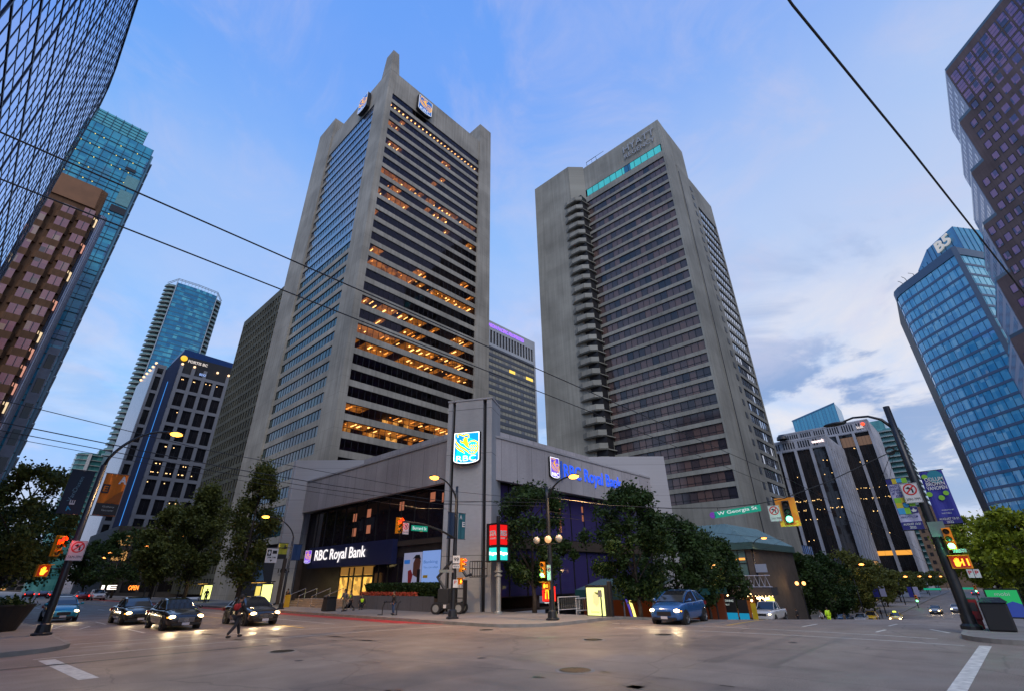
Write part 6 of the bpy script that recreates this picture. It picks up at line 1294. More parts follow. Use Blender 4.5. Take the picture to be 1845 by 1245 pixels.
wire('faint wire below the heavy double wire at left', [(-20, 18, 6.1), (-.1, 19.8, 6.0), (6.2, 21.9, 6.0), (10.3, 22.7, 6.0), (17.7, 24.0, 6.0), (20.5, 24.1, 6.2)], .009)
wire('faint wire crossing the right concrete wall of the bank', [(22.7, 18.4, 5.7), (30, 17.6, 5.5), (60, 17, 4.5)], .010)
wire('thin wire from the three-globe post to the hotel side lamp', [(22.7, 18.3, 5.4), (45, 12, 4.7), (66.5, 21.5, 4.5)], .010)
wire('wire from the coil on the right post towards the hotel', [(27.4, 1.9, 7.1), (60, 8, 7.0), (110, 16, 5)], .014)
wire('lower wire from the coil on the right post towards the hotel', [(27.4, 1.9, 6.9), (60, 7, 6.2), (110, 14, 4)], .009)
# --- other street lamps
PG = street_lamp('street_lamp', 'curved lit lamp post on the pavement left of the bank entrance', 20.1, 46.3, 0, (-1, 0), 2.5, 7.5, .12, .07, True, 1200, zarm=5.9)
def d5(t, f, W, z0, z1):
    mb = MB(); f.box(mb, 0, W, z0, z0+.35, .035, .04); mb.obj('lower_band', M_black, t); mb = MB(); put_text(mb, f, 'E', W*.6, z0+.8, .25, .3, .042, 0, .03); mb.obj('lettering', M_black, t)
banner(18.95, 19.75, 46.3, 4.1, 5.35, 'yellow banner on the lamp post left of the bank entrance', mat('yellow_cloth', (.35, .34, .03), .8, var=.15), d5)
banner(20.25, 21.05, 46.3, 4.0, 5.3, 'blue banner on the lamp post left of the bank entrance', mat('blue_cloth', (.012, .045, .13), .8, var=.1), lambda *a: None)
t, f = plate('bus_lane_sign', 'white bus lane sign with diamond and bus symbols on a bracket arm', 'sign', 17.95, 46.2, 3.75, mY, 1.0, 1.15, M_white, [('3PM-7PM', .15, .35, .7, .14)], tm=M_black)
mb = MB(); f.box(mb, .08, .42, .55, 1.05, .003, .006); f.box(mb, .52, .9, .72, .98, .003, .006); f.poly(mb, [(.5, .08), (.38, .24), (.62, .24)], .003, .006); mb.obj('symbol', M_black, t); mb = MB(); f.poly(mb, [(.25, .6), (.36, .8), (.25, 1.0), (.14, .8)], .007, .009); f.poly(mb, [(.25, .7), (.3, .8), (.25, .9), (.2, .8)], .01, .011); mb.obj('diamond', M_white, t)
mb = MB(); mb.tube([(18.0, 46.25, 4.95), (20.1, 46.3, 5.0)], .03, 6); mb.obj('sign_bracket', M_pole, PG)
far = [(19.9, 107, 10.2, 'leftward'), (20.2, 118, 8.8, ''), (19.6, 128, 8.0, ''), (20.6, 138.6, 7.6, ''), (22.5, 117, 7.0, '')]
for i, (x, y, zl, _) in enumerate(((22.6, 106.8, 10.2, 0), (23.6, 118.0, 8.9, 0), (19.9, 128.4, 8.1, 0), (20.6, 138.6, 7.6, 0), (26.6, 124, 7.2, 0))):
    street_lamp('street_lamp', 'lit lamp far down the left-hand street, %s of five' % ('nearest', 'second', 'third', 'fourth', 'farthest')[i], x+ (1.6 if i != 0 else 5.2), y, 0, (-1, 0), 1.4, zl, .11, .06, True, 60, E=E_sod2, base=False)
street_lamp('street_lamp', 'curved lit lamp post in front of the hotel side wall', 66.5, 21.6, 0, (0, -1), 1.4, 6.3, .12, .07, True, 160, E=E_sod2)
for i, x in enumerate((108, 159, 189, 219, 259, 299)):
    street_lamp('street_lamp', ('lit lamp in the row receding down the right-hand street, %s of five' % ('', 'nearest', 'second', 'third', 'fourth', 'farthest')[i]) if i else 'lit lamp just beyond the taxi on the right street', x, 19.2, 0, (0, -1), 1.5, (3.7, 1.5, 1.4, 1.2, 1.0, .5)[i], .11, .06, True, 60, E=E_sod2, base=False)
for i, (x, y, z, lb) in enumerate(((77.5, 20.0, 1.15, 'low post with two glowing globes in front of the dark trees'), (48.2, 19.8, 2.9, 'low post with glowing globes between the two middle street trees'))):
    t = thing('globe_lamp', lb, 'street lamp', (x, y, gz(x)+.14)); mb = MB(); mb.tube([(x, y, gz(x)), (x, y, z-.4)], .07, 8); mb.tube([(x, y-.45, z-.3), (x, y+.45, z-.3)], .03, 6); mb.obj('pole', M_pole, t)
    for dy in (-.42, .42): mb = MB(); mb.sphere((x, y+dy, z), .24, 12); mb.obj('globe', emis('globe_orange', (1, .42, .12), 3), t)
    plight(x-.5, y, z, 50, parent=t)
t, f = plate('street_banner_pair', 'pair of bright banners hung far down the right street', 'banner', 118, 18.6, -1.7, mX, .9, 2.1, MATS['banner_blue'], []); mb = MB(); f.box(mb, 1.1, 2.0, .1, 2.1, -.03, 0); mb.obj('second_cloth', MATS['banner_pale'], t); mb = MB(); mb.tube([(118, 17.6, -5), (118, 17.6, .6)], .08, 6); mb.obj('pole', M_pole, t)
t, f = plate('street_banner_pair', 'second, farther pair of bright banners down the right street', 'banner', 150, 16.9, -2.7, mX, .9, 2.1, MATS['banner_blue'], []); mb = MB(); f.box(mb, 1.1, 2.0, .1, 2.1, -.03, 0); mb.obj('second_cloth', MATS['banner_pale'], t); mb = MB(); mb.tube([(150, 15.95, -5), (150, 15.95, .2)], .08, 6); mb.obj('pole', M_pole, t)
for (x, y, z, k) in ((149.2, 15.7, -3.6, 'green'), (169.9, 5.8, -2.1, 'green')):
    signal(x, y, z, mX, k, 'distant signal showing green down the right street, %s' % ('left side' if y > 10 else 'right side'), size=.45)
    mb = MB(); mb.tube([(x+.3, y+.2, gz(x)), (x+.3, y+.2, z+1.6)], .09, 6); o = mb.obj('signal_post', M_pole); tag(o, 'thin dark post of a distant signal, %s of the right street' % ('left side' if y > 10 else 'right side'), 'post')
plate('street_name_sign', 'distant green street name plate over the right street, left one', 'street sign', 179.5, 16.6, -1.9, mX, 3.6, .45, emis('green_plate_far', (0, .5, .3), .5), [])
plate('street_name_sign', 'distant green street name plate behind the right-hand post', 'street sign', 179.5, 8.6, -1.75, mX, 2.6, .45, MATS['green_plate_far'], [])
for (x, y, z) in ((96, 10.2, 7.6),):
    pass
signal(4.6, 110, 3.2, mY, 'red', 'distant signal showing red down the left-hand street', size=.5)
mb = MB(); mb.tube([(4.3, 110.3, 0), (4.3, 110.3, 4.9)], .09, 6); o = mb.obj('signal_post', M_pole); tag(o, 'thin dark post of the distant red signal on the left-hand street', 'post')
# --- kiosk advertising column
kx, ky = 25.24, 24.96
t = thing('advertising_column', 'steel post topped by a red and turquoise four-faced lit sign', 'advertising column', (kx, ky, gz(kx, ky)+.14))
mb = MB(); mb.lathe((kx, ky, 0), [(.30, .1), (.30, .2), (.20, .25), (.17, .3), (.17, 2.3), (.26, 2.35), (.26, 2.42), (.17, 2.45), (.17, 2.55), (.28, 2.6), (.28, 2.68), (.17, 2.7), (.17, 3.3)], 18); mb.obj('post', M_steel, t, smooth=False)
mb = MB(); mb.box(kx-.5, kx+.5, ky-.5, ky+.5, 3.24, 3.3); mb.box(kx-.5, kx+.5, ky-.5, ky+.5, 5.62, 5.7); mb.box(kx-.5, kx+.5, ky-.5, ky+.5, 4.15, 4.27); mb.box(kx-.36, kx+.36, ky-.36, ky+.36, 3.3, 5.62)
for sx in (-1, 1):
    for sy in (-1, 1): mb.box(kx+sx*.5-.09, kx+sx*.5+.09, ky+sy*.5-.09, ky+sy*.5+.09, 3.2, 5.7)
mb.tube([(kx, ky, 5.7), (kx, ky, 6.2)], .13, 10); mb.obj('frame', M_black, t)
E_krd = emis('red_panel_light', (.75, .01, .01), .85, (.3, 0, 0)); E_ktq = emis('turquoise_panel_light', (.03, .62, .56), .9, (0, .3, .3))
for n_, (fx, fy) in enumerate(((-1, 0), (0, -1), (1, 0), (0, 1))):
    u = (-fy, fx, 0) if True else None; f = Fr((kx+fx*.5, ky+fy*.5, 0), (-fy*1.0, fx*1.0, 0), (fx, fy, 0)); f = Fr((kx+fx*.5, ky+fy*.5, 0), Vector((0, 0, 1)).cross(Vector((fx, fy, 0))), (fx, fy, 0))
    mb = MB(); f.box(mb, -.40, .40, 4.3, 5.58, -.1, -.02); mb.obj('red_panel', E_krd, t); mb = MB(); f.box(mb, -.40, .40, 3.33, 4.12, -.1, -.02); mb.obj('turquoise_panel', E_ktq, t)
    mb = MB(); put_text(mb, f, 'RES' if n_ % 2 else 'STA', -.30, 4.85, .60, .36, .0, .05, .03); put_text(mb, f, 'PARKING', -.30, 4.65, .60, .12, 0, .02); mb.obj('grey_lettering', M_white, t); mb = MB(); put_text(mb, f, 'Rogers', -.34, 3.6, .68, .26, .0, .05, .03); mb.obj('white_lettering', E_wh, t)
t = thing('restaurant_sign', 'glowing red sign with a rounded yellow letter behind the three-globe post', 'sign', (31, 25.6, .3)); f = Fr((31.0, 25.9, 0), (.42, -.91, 0), (-.91, -.42, 0))
mb = MB(); f.box(mb, -.05, .95, .62, 1.62, -.15, 0); mb.obj('panel', emis('red_sign_light', (1, .02, .01), 1.3), t)
mb = MB()
for c in (.33, .57): stroke(mb, f, [(c-.12+.12*(1-math.cos(R(a))), .78+.68*math.sin(R(a))**.8) for a in range(0, 181, 18)], [.10]+[.08]*9+[.10], .01)
mb.obj('arched_letter', emis('yellow_arch', (1, .6, .02), 1.6), t); mb = MB(); put_text(mb, f, 'open 24h', .1, .47, .75, .12, 0, .01, .02); mb.obj('small_lettering', E_word, t)
mb = MB(); mb.tube([f.p(.45, -.6, -.1), f.p(.45, .62, -.1)], .05, 6); mb.obj('post', M_steel, t)
# --- lit advertising panel
t = thing('advertising_panel', 'street advertising panel glowing pale yellow beside the subway entrance', 'advertising panel', (26.5, 18.0, .1))
mb = MB(); mb.box(26.45, 26.75, 17.2, 18.75, .05, 1.75); mb.box(26.5, 26.7, 17.0, 17.22, -.2, 1.95); mb.obj('frame', M_black, t, bevel=.02)
mb = MB(); mb.box(26.43, 26.45, 17.42, 18.66, .17, 1.62); mb.obj('poster', emis('yellow_poster', (.85, .95, .30), .95, (.5, .5, .3)), t)
mb = MB(); f = Fr((26.42, 18.6, 0), (0, -1, 0), (-1, 0, 0)); f.poly(mb, [(.40, .8), (.62, .62), (.80, .8), (.86, 1.1), (.74, 1.36), (.52, 1.4), (.38, 1.2)], .001, .004); mb.obj('portrait', emis('pale_portrait', (.95, .80, .35), .9), t)
mb = MB(); f.poly(mb, [(.52, 1.4), (.78, 1.36), (.88, 1.1), (.80, 1.22), (.6, 1.3)], .005, .007); put_text(mb, f, 'Summer', .2, .3, .6, .12, .005); mb.obj('dark_marks', mat('olive_ink', (.2, .25, .05), .6, var=0), t)
t = thing('litter_post', 'slim dark post with a small plate beside the lit advertising panel', 'post', (25.9, 16.95, -.2)); mb = MB(); mb.tube([(25.9, 17.3, 0.05), (25.9, 17.3, 1.5)], .04, 8); mb.obj('post', M_pole, t); mb = MB(); mb.box(25.85, 25.88, 17.2, 17.45, 1.15, 1.5); mb.obj('plate', M_steel, t)
# --- underground entrance hood and lit arch
t = thing('subway_entrance', 'teal glass station entrance hood with a glowing yellow arch and red lit interior', 'station entrance', (42, 23, gz(42)))
bz = gz(42)-.5
mb = MB(); mb.box(36, 50, 19.4, 26.5, bz+2.55, bz+2.75); mb.box(36, 50, 19.3, 19.4, bz+2.3, bz+2.8); mb.box(35.9, 36, 19.3, 26.5, bz+2.2, bz+2.9); mb.obj('roof', mat('teal_steel', (.03, .13, .13), .35, .3), t)
mb = MB(); mb.box(37, 49.8, 26.2, 26.5, bz, bz+2.5); mb.box(49.5, 49.8, 19.6, 26.2, bz, bz+2.5); mb.obj('inner_wall', emis('red_brown_wall', (.6, .12, .03), .05, (.05, .02, .015)), t)  # wall given a faint glow in place of interior lamplight
mb = MB()
for y in (19.5, 22, 24.5, 26.4): mb.tube([(36, y, bz), (36, y, bz+2.5)], .06, 8)
mb.obj('post', M_steel, t); mb = MB(); mb.tube([(36, 21.0, bz+.5), (36, 21.25, bz+1.6), (36, 21.6, bz+2.7), (36, 21.8, bz+3.1)], .11, 6); mb.obj('glow_arch', emis('yellow_arch_light', (1, .85, .2), 1.4), t)
mb = MB(); mb.tube([(35.95, 21.25, bz+.5), (35.95, 21.5, bz+1.6), (35.95, 21.85, bz+2.7), (35.95, 22.05, bz+3.1)], .09, 6); mb.obj('blue_arch', emis('violet_blue_arch', (.10, .06, .6), .5), t)
mb = MB(); mb.face([(36, 26.5, bz+2.9), (36, 19.3, bz+2.9), (40, 19.3, bz+3.7), (40, 26.5, bz+3.7)]); mb.face([(36, 26.5, bz+2.88), (40, 26.5, bz+3.68), (40, 19.3, bz+3.68), (36, 19.3, bz+2.88)]); mb.obj('glass_hood', mat('hood_glass', (.12, .2, .2), .15, .0, var=0, spec=.8), t)
# barriers by the entrance
for i in range(3):
    x = 29.5+i*1.6; z = gz(x)+.14; t = thing('crowd_barrier', 'pale tube barrier beyond the three-globe post, %s one' % ('nearest', 'middle', 'farthest')[i], 'barrier', (x, 22.5, z), 'tube barriers beyond the three-globe post')
    mb = MB(); mb.tube([(x-1.0, 22.5-i*.3, z), (x-1.0, 22.5-i*.3, z+1.05), (x+1.0, 22.2-i*.3, z+1.05), (x+1.0, 22.2-i*.3, z)], .035, 6); mb.tube([(x-1, 22.5-i*.3, z+.3), (x+1, 22.2-i*.3, z+.3)], .025, 6); mb.obj('frame', M_white, t)
    mb = MB(); [mb.tube([(x-.9+q*.2, 22.49-i*.3-q*.03, z+.3), (x-.9+q*.2, 22.49-i*.3-q*.03, z+1.03)], .012, 4) for q in range(10)]; mb.obj('bars', M_steel, t)
# hoarding boards by the hotel
t, f = plate('information_board', 'dark information board with white lettering and a blue band near the pickup', 'board', 50.0, 20.6, gz(50)+.2, mX, 1.9, 1.9, M_black, [('DIGITAL DINING', .1, 1.5, 1.6, .18), ('OPEN DAILY', .1, 1.2, 1.2, .14)]); mb = MB(); f.box(mb, .02, 1.88, .05, .62, .003, .02); mb.obj('blue_band', emis('blue_band_l', (0, .30, .55), .6), t)
mb = MB(); mb.lathe(tuple(f.p(.35, .9, .004)), [(.2, 0), (.2, .02), (0, .02)], 16, f.n); mb.obj('round_mark', M_swhite, t)
t, f = plate('information_board', 'second dark board with a green emblem right of the first', 'board', 50.0, 18.6, gz(50)+.2, mX, .9, 1.7, M_black, []); mb = MB(); f.box(mb, .02, .88, .05, .6, .003, .02); mb.obj('blue_band', MATS['blue_band_l'], t)
t, f = plate('hazard_board', 'upright yellow hazard panel between the boards and the pickup', 'panel', 50.5, 17.6, gz(50)+.1, mX, .45, 1.5, mat('hazard_yellow', (.6, .42, .02), .5), [])
# --- boom lift
t = thing('boom_lift', 'dark wheeled boom lift with a folded arm parked against the corner pylon', 'boom lift', (23.6, 28.2, .14)); bx, by, bz0 = 23.35, 27.75, .14
lu = Vector((.55, -.84, 0)); ln = Vector((-.84, -.55, 0)); f = Fr((bx, by, bz0), lu, ln)
mb = MB(); f.box(mb, -.95, .95, .28, .62, -.55, .35); f.box(mb, -.75, .0, .62, 1.5, -.5, .3); mb.obj('chassis', mat('dark_machine_paint', (.03, .033, .036), .4, .2), t, bevel=.03)
mb = MB(); f.box(mb, .35, .42, .6, 2.0, -.5, .35); f.box(mb, 1.02, 1.09, .55, 2.0, -.5, .35); f.box(mb, .35, 1.09, 1.9, 2.0, -.5, .35); f.box(mb, .42, 1.02, 1.45, 1.52, .28, .35); f.box(mb, .42, 1.02, .9, .96, .28, .35); mb.obj('cage', M_black, t)
for a in (-.78, .78):
    for dd in (.42, -.62):
        mb = MB(); c = f.p(a, .34, dd); mb.lathe(tuple(c-ln*.10), [(.22, 0), (.34, .0), (.36, .05), (.36, .15), (.34, .2), (.22, .2)], 20, ln); mb.m(1); mb.lathe(tuple(c-ln*.09), [(0, .03), (.22, .03), (.22, .17), (0, .17)], 16, ln); mb.obj('wheel', [M_black, M_steel], t)
mb = MB(); mb.tube([f.p(-.3, 1.4, 0), f.p(-.9, 2.2, 0), f.p(.0, 3.15, 0)], .11, 6); mb.tube([f.p(.0, 3.15, 0), f.p(.35, 3.2, 0), f.p(1.15, 2.25, 0), f.p(1.5, 2.35, 0)], .10, 6); mb.obj('arm', MATS['dark_machine_paint'], t)
mb = MB(); [mb.tube([f.p(1.45+.35*i, 2.2, d), f.p(1.45+.35*i, 3.15, d)], .025, 5) for i in range(4) for d in (-.4, .3)]; [mb.tube([f.p(1.45, z, d), f.p(2.5, z, d)], .025, 5) for z in (2.25, 2.7, 3.15) for d in (-.4, .3)]; f.box(mb, 1.45, 2.5, 2.15, 2.2, -.4, .3); mb.obj('basket', M_black, t)
mb = MB(); put_text(mb, f, 'LIFT', .45, 1.55, .5, .2, .36, .005, .02); f.box(mb, -.3, -.1, .35, .55, .36, .365); mb.obj('white_marking', M_white, t)
# --- bins, racks, planter
t = thing('litter_bin', 'black square litter bin on the pavement left of the bank doors', 'litter bin', (20.7, 39.0, .14)); mb = MB(); mb.hexa([(20.25, 38.6, .16), (21.1, 38.6, .16), (21.1, 39.4, .16), (20.25, 39.4, .16), (20.3, 38.65, 1.05), (21.05, 38.65, 1.05), (21.05, 39.35, 1.05), (20.3, 39.35, 1.05)]); mb.obj('body', M_black, t, bevel=.04); mb = MB(); mb.box(20.26, 21.09, 38.6, 39.4, 1.05, 1.15); mb.obj('lid', M_pole, t, bevel=.03)
t = thing('bike_rack', 'black bent tube bicycle rack in front of the planter wall', 'bike rack', (20.5, 30.2, .14)); mb = MB()
for (x, y) in ((20.25, 30.9), (20.7, 29.9)): mb.tube([(x-.35, y, .16), (x, y, .16), (x, y+.03, .55), (x+.1, y, .85), (x+.25, y, .95)], .035, 8)
mb.tube([(20.3, 30.9, .9), (20.7, 29.95, .9)], .035, 8); mb.obj('tube', M_black, t)
t = thing('round_planter', 'large black tapered planter at the far left corner', 'planter', (2.3, 38, .14)); mb = MB(); mb.lathe((2.3, 38, 0), [(.72, .15), (1.12, 1.22), (1.16, 1.28), (1.16, 1.34), (1.02, 1.34), (1.0, 1.2), (0, 1.2)], 28); mb.obj('pot', M_black, t, smooth=False)
t = thing('recycling_bin', 'big black recycling bin with a sloping top near the right edge', 'recycling bin', (27.2, .62, .14)); mb = MB(); mb.hexa([(26.9, .22, .15), (27.8, .22, .15), (27.8, 1.0, .15), (26.9, 1.0, .15), (26.9, .22, 1.08), (27.8, .22, 1.08), (27.8, 1.0, 1.08), (26.9, 1.0, 1.08)]); mb.obj('body', M_black, t, bevel=.05); mb = MB(); mb.hexa([(26.85, .18, 1.09), (27.85, .18, 1.09), (27.85, 1.04, 1.09), (26.85, 1.04, 1.09), (27.0, .35, 1.25), (27.7, .35, 1.25), (27.7, .85, 1.25), (27.0, .85, 1.25)]); mb.obj('lid', M_pole, t)
t = thing('newspaper_box', 'red newspaper box tucked behind the right-hand post', 'newspaper box', (28.0, 1.3, .14)); mb = MB(); mb.box(27.8, 28.2, 1.08, 1.45, .45, 1.15); mb.box(27.85, 28.15, 1.12, 1.4, .14, .45); mb.obj('body', mat('red_box_paint', (.35, .015, .015), .4), t, bevel=.02); mb = MB(); mb.box(27.79, 27.8, 1.13, 1.4, .75, 1.05); mb.obj('window', M_lens, t)
mb = MB(); mb.box(27.8, 28.2, 1.08, 1.45, 1.155, 1.2); mb.obj('green_top', mat('green_top_paint', (.05, .2, .12), .5), t)
t = thing('map_board', 'tilted green and blue bike share map board at the right edge', 'map board', (29.2, .3, .14)); f = Fr((29.2, .78, 0), (0, -1, 0), (-1, 0, 0)); mb = MB(); f.box(mb, 0, 1.05, .45, 1.5, -.1, -.0); f.box(mb, .1, .2, .14, .45, -.1, 0); f.box(mb, .85, .95, .14, .45, -.1, 0); mb.obj('frame', M_black, t)
mb = MB(); f.box(mb, .05, 1.0, .5, 1.45, .001, .01); mb.obj('green_sheet', emis('green_map', (.02, .42, .12), .5, (0, .2, .05)), t); mb = MB(); f.poly(mb, [(.35, .5), (1.0, .5), (1.0, .95), (.75, 1.05), (.5, .95)], .011, .013); mb.obj('blue_patch', emis('blue_map', (.02, .06, .4), .5), t); mb = MB(); put_text(mb, f, 'mobi', .3, 1.25, .45, .12, .012); mb.obj('lettering', M_white, t)
# --- bus shelters
def shelter(x, y, label, L_=4.2):
    t = thing('bus_shelter', label, 'bus shelter', (x, y, .14), 'bus shelters on the left street')
    mb = MB(); mb.box(x-.2, x+1.3, y-L_/2, y+L_/2, 2.25, 2.35); mb.obj('roof', M_black, t)
    mb = MB(); [mb.box(x+1.0, x+1.1, yy-.05, yy+.05, .14, 2.25) for yy in (y-L_/2+.1, y, y+L_/2-.1)]; mb.obj('post', M_pole, t)
    mb = MB(); mb.box(x+.05, x+1.15, y-L_/2, y-L_/2+.14, .35, 2.15); mb.obj('advert_case', M_black, t)
    mb = MB(); mb.box(x+.12, x+1.08, y-L_/2-.012, y-L_/2-.002, .45, 2.05); mb.obj('advert_poster', emis('bright_yellow_poster', (.90, .95, .25), 1.3, (.4, .4, .2)), t)
    mb = MB(); mb.box(x+1.02, x+1.06, y-L_/2+.3, y+L_/2-.3, .9, 1.9); mb.obj('lit_back_panel', emis('amber_poster', (.95, .75, .15), .8, (.3, .2, .1)), t)
    mb = MB(); mb.box(x+1.0, x+1.018, y-.9, y-.1, .9, 1.25); mb.obj('purple_patch', emis('purple_poster', (.25, .05, .55), .7), t)
    mb = MB(); [mb.box(x+.3, x+.7, y+q-.15, y+q+.15, 2.2, 2.249) for q in (-1.2, 0, 1.2)]; mb.obj('ceiling_lamp', E_hall, t)
    mb = MB(); mb.box(x+.6, x+.95, y-1.2, y+1.2, .5, .56); mb.box(x+.7, x+.8, y-1, y-.9, .14, .5); mb.box(x+.7, x+.8, y+.9, y+1, .14, .5); mb.obj('bench', M_steel, t); plight(x+.4, y, 2.0, 25, (1, .8, .4), .2, None, t)
shelter(20.7, 55.0, 'bus shelter with a glowing yellow poster just left of the bank lamp post')
shelter(22.4, 78.0, 'farther bus shelter with a glowing poster behind the middle black sedan')
t, f = plate('yellow_post_box', 'yellow upright street panel right of the nearer bus shelter', 'post panel', 20.9, 47.6, .2, mY, .5, 1.0, mat('deep_yellow', (.6, .36, .02), .5), [])
t = thing('glass_pyramid', 'small pale pointed glass spire behind the bus shelter', 'glass spire', (23.4, 61, .14)); mb = MB(); mb.prism([(23.0, 60.6), (23.8, 60.6), (23.8, 61.4), (23.0, 61.4)], 1.5, 2.2); mb.add([(22.9, 60.5, 2.2), (23.9, 60.5, 2.2), (23.9, 61.5, 2.2), (22.9, 61.5, 2.2), (23.3, 61, 4.6)], [(0, 1, 4), (1, 2, 4), (2, 3, 4), (3, 0, 4)]); mb.obj('spire', mat('pale_blue_spire', (.25, .4, .55), .2), t)
# neon bits far left
for (x, y, z, s, c, lb, w_) in ((18.6, 118.4, 1.6, 'IE', (1, .85, .75), 'small white lit shop sign far down the left street', 2.2), (20.6, 108, 1.5, 'OPEN', (1, .25, .03), 'small orange neon shop sign left of the black sedans', 1.4)):
    t = thing('shop_sign', lb, 'sign', (x, y, z)); mb = MB(); put_text(mb, Fr((x, y, 0), (1, 0, 0), (0, -1, 0)), s, 0, z, w_, .7, 0, .08, .01); mb.obj('lettering', emis('neon_%s' % s, c, 2.2), t)
# ------------------------------------------------------------------ vehicles (local +X = forward)
M_tyre = mat('tyre_rubber', (.012, .012, .012), .8, var=0); M_rim = mat('wheel_rim', (.35, .35, .36), .3, .8, var=0); M_cgl = mat('car_glass', (.015, .018, .022), .05, var=0, spec=.9)
M_chrome = mat('chrome', (.6, .6, .62), .15, 1.0, var=0); E_head = emis('headlamp', (1, .66, .28), 12); E_tail = emis('tail_lamp', (1, .02, .01), 5); M_amb = emis('amber_marker', (1, .35, .02), 2.5); M_plate = mat('plate_white', (.5, .5, .55), .5, var=0)
def loft(mb, rings, mats=None, closed=True):
    k = len(rings[0]); n0 = len(mb.v)
    for r in rings: mb.v += [tuple(p) for p in r]
    for i in range(len(rings)-1):
        for j in range(k-1 if not closed else k):
            q = (j+1) % k; mb.f.append((n0+i*k+j, n0+i*k+q, n0+(i+1)*k+q, n0+(i+1)*k+j)); mb.mi.append(mats[j] if mats else mb.cur)
    mb.f.append(tuple(n0+j for j in reversed(range(k)))); mb.mi.append(0); e = n0+(len(rings)-1)*k; mb.f.append(tuple(e+j for j in range(k))); mb.mi.append(0)
KINDS = {  # x stations: (x, zbottom, zshoulder, ztop, half width)
 'sedan': dict(L=4.6, W=.89, lower=[(2.30, .32, .50, .56, .60), (2.22, .22, .62, .68, .78), (1.9, .18, .70, .80, .86), (1.3, .18, .76, .90, .88), (.95, .18, .80, .96, .89), (0, .18, .84, .95, .89), (-1.2, .18, .86, .96, .89), (-1.7, .18, .88, 1.02, .88), (-2.1, .24, .86, 1.00, .82), (-2.3, .36, .70, .80, .70)],
   gh=[(1.05, .94, .97, .74, .70), (.55, .94, 1.22, .78, .62), (.15, .94, 1.40, .80, .57), (-.4, .94, 1.45, .80, .56), (-.95, .94, 1.41, .79, .56), (-1.35, .96, 1.24, .76, .58), (-1.75, .98, 1.03, .70, .60)], wr=.33, ax=(1.42, -1.38)),
 'hatch': dict(L=3.9, W=.86, lower=[(1.95, .32, .52, .60, .60), (1.88, .22, .66, .74, .76), (1.6, .18, .76, .88, .83), (1.15, .18, .86, 1.00, .85), (.6, .18, .92, 1.02, .86), (-.4, .18, .94, 1.02, .86), (-1.3, .18, .98, 1.08, .85), (-1.75, .22, .98, 1.08, .80), (-1.93, .34, .80, .90, .70)],
   gh=[(1.05, 1.00, 1.03, .74, .70), (.55, 1.0, 1.30, .78, .63), (.1, 1.0, 1.47, .79, .58), (-.5, 1.0, 1.52, .79, .57), (-1.1, 1.02, 1.47, .78, .56), (-1.55, 1.05, 1.30, .75, .56), (-1.82, 1.05, 1.10, .70, .60)], wr=.31, ax=(1.2, -1.25)),
 'suv': dict(L=4.5, W=.92, lower=[(2.25, .38, .62, .74, .66), (2.15, .28, .80, .90, .82), (1.8, .24, .90, 1.02, .90), (1.2, .24, .96, 1.10, .92), (.8, .24, 1.0, 1.12, .92), (-.6, .24, 1.02, 1.12, .92), (-1.8, .24, 1.05, 1.14, .90), (-2.2, .34, .95, 1.08, .82)],
   gh=[(1.15, 1.10, 1.13, .80, .74), (.7, 1.1, 1.45, .83, .68), (.3, 1.1, 1.66, .84, .64), (-.6, 1.1, 1.72, .84, .63), (-1.6, 1.12, 1.68, .83, .62), (-2.0, 1.12, 1.50, .80, .64), (-2.15, 1.12, 1.18, .76, .70)], wr=.37, ax=(1.4, -1.35)),
 'pickup': dict(L=5.5, W=.98, lower=[(2.75, .45, .80, .90, .82), (2.70, .38, .98, 1.06, .94), (2.3, .34, 1.04, 1.16, .97), (1.4, .34, 1.08, 1.22, .98), (.9, .34, 1.1, 1.22, .98), (-.5, .34, 1.1, 1.20, .98), (-.6, .34, 1.12, 1.20, .98), (-2.6, .40, 1.12, 1.20, .97), (-2.75, .45, 1.10, 1.18, .95)],
   gh=[(1.35, 1.2, 1.23, .84, .78), (.95, 1.2, 1.55, .86, .72), (.65, 1.2, 1.82, .87, .70), (.1, 1.2, 1.88, .87, .69), (-.35, 1.2, 1.84, .87, .69), (-.55, 1.2, 1.30, .86, .74)], wr=.40, ax=(1.75, -1.75))}
def ring(x, zb, zs, zt, w):
    pts = [(0, zb), (w*.86, zb), (w*.98, zb+.10), (w*1.0, (zb+zs)/2+.04), (w*.98, zs), (w*.90, zt-.02), (w*.5, zt+.015), (0, zt+.03)]
    return [(x, y, z) for y, z in pts] + [(x, -y, z) for y, z in pts[-2:0:-1]]
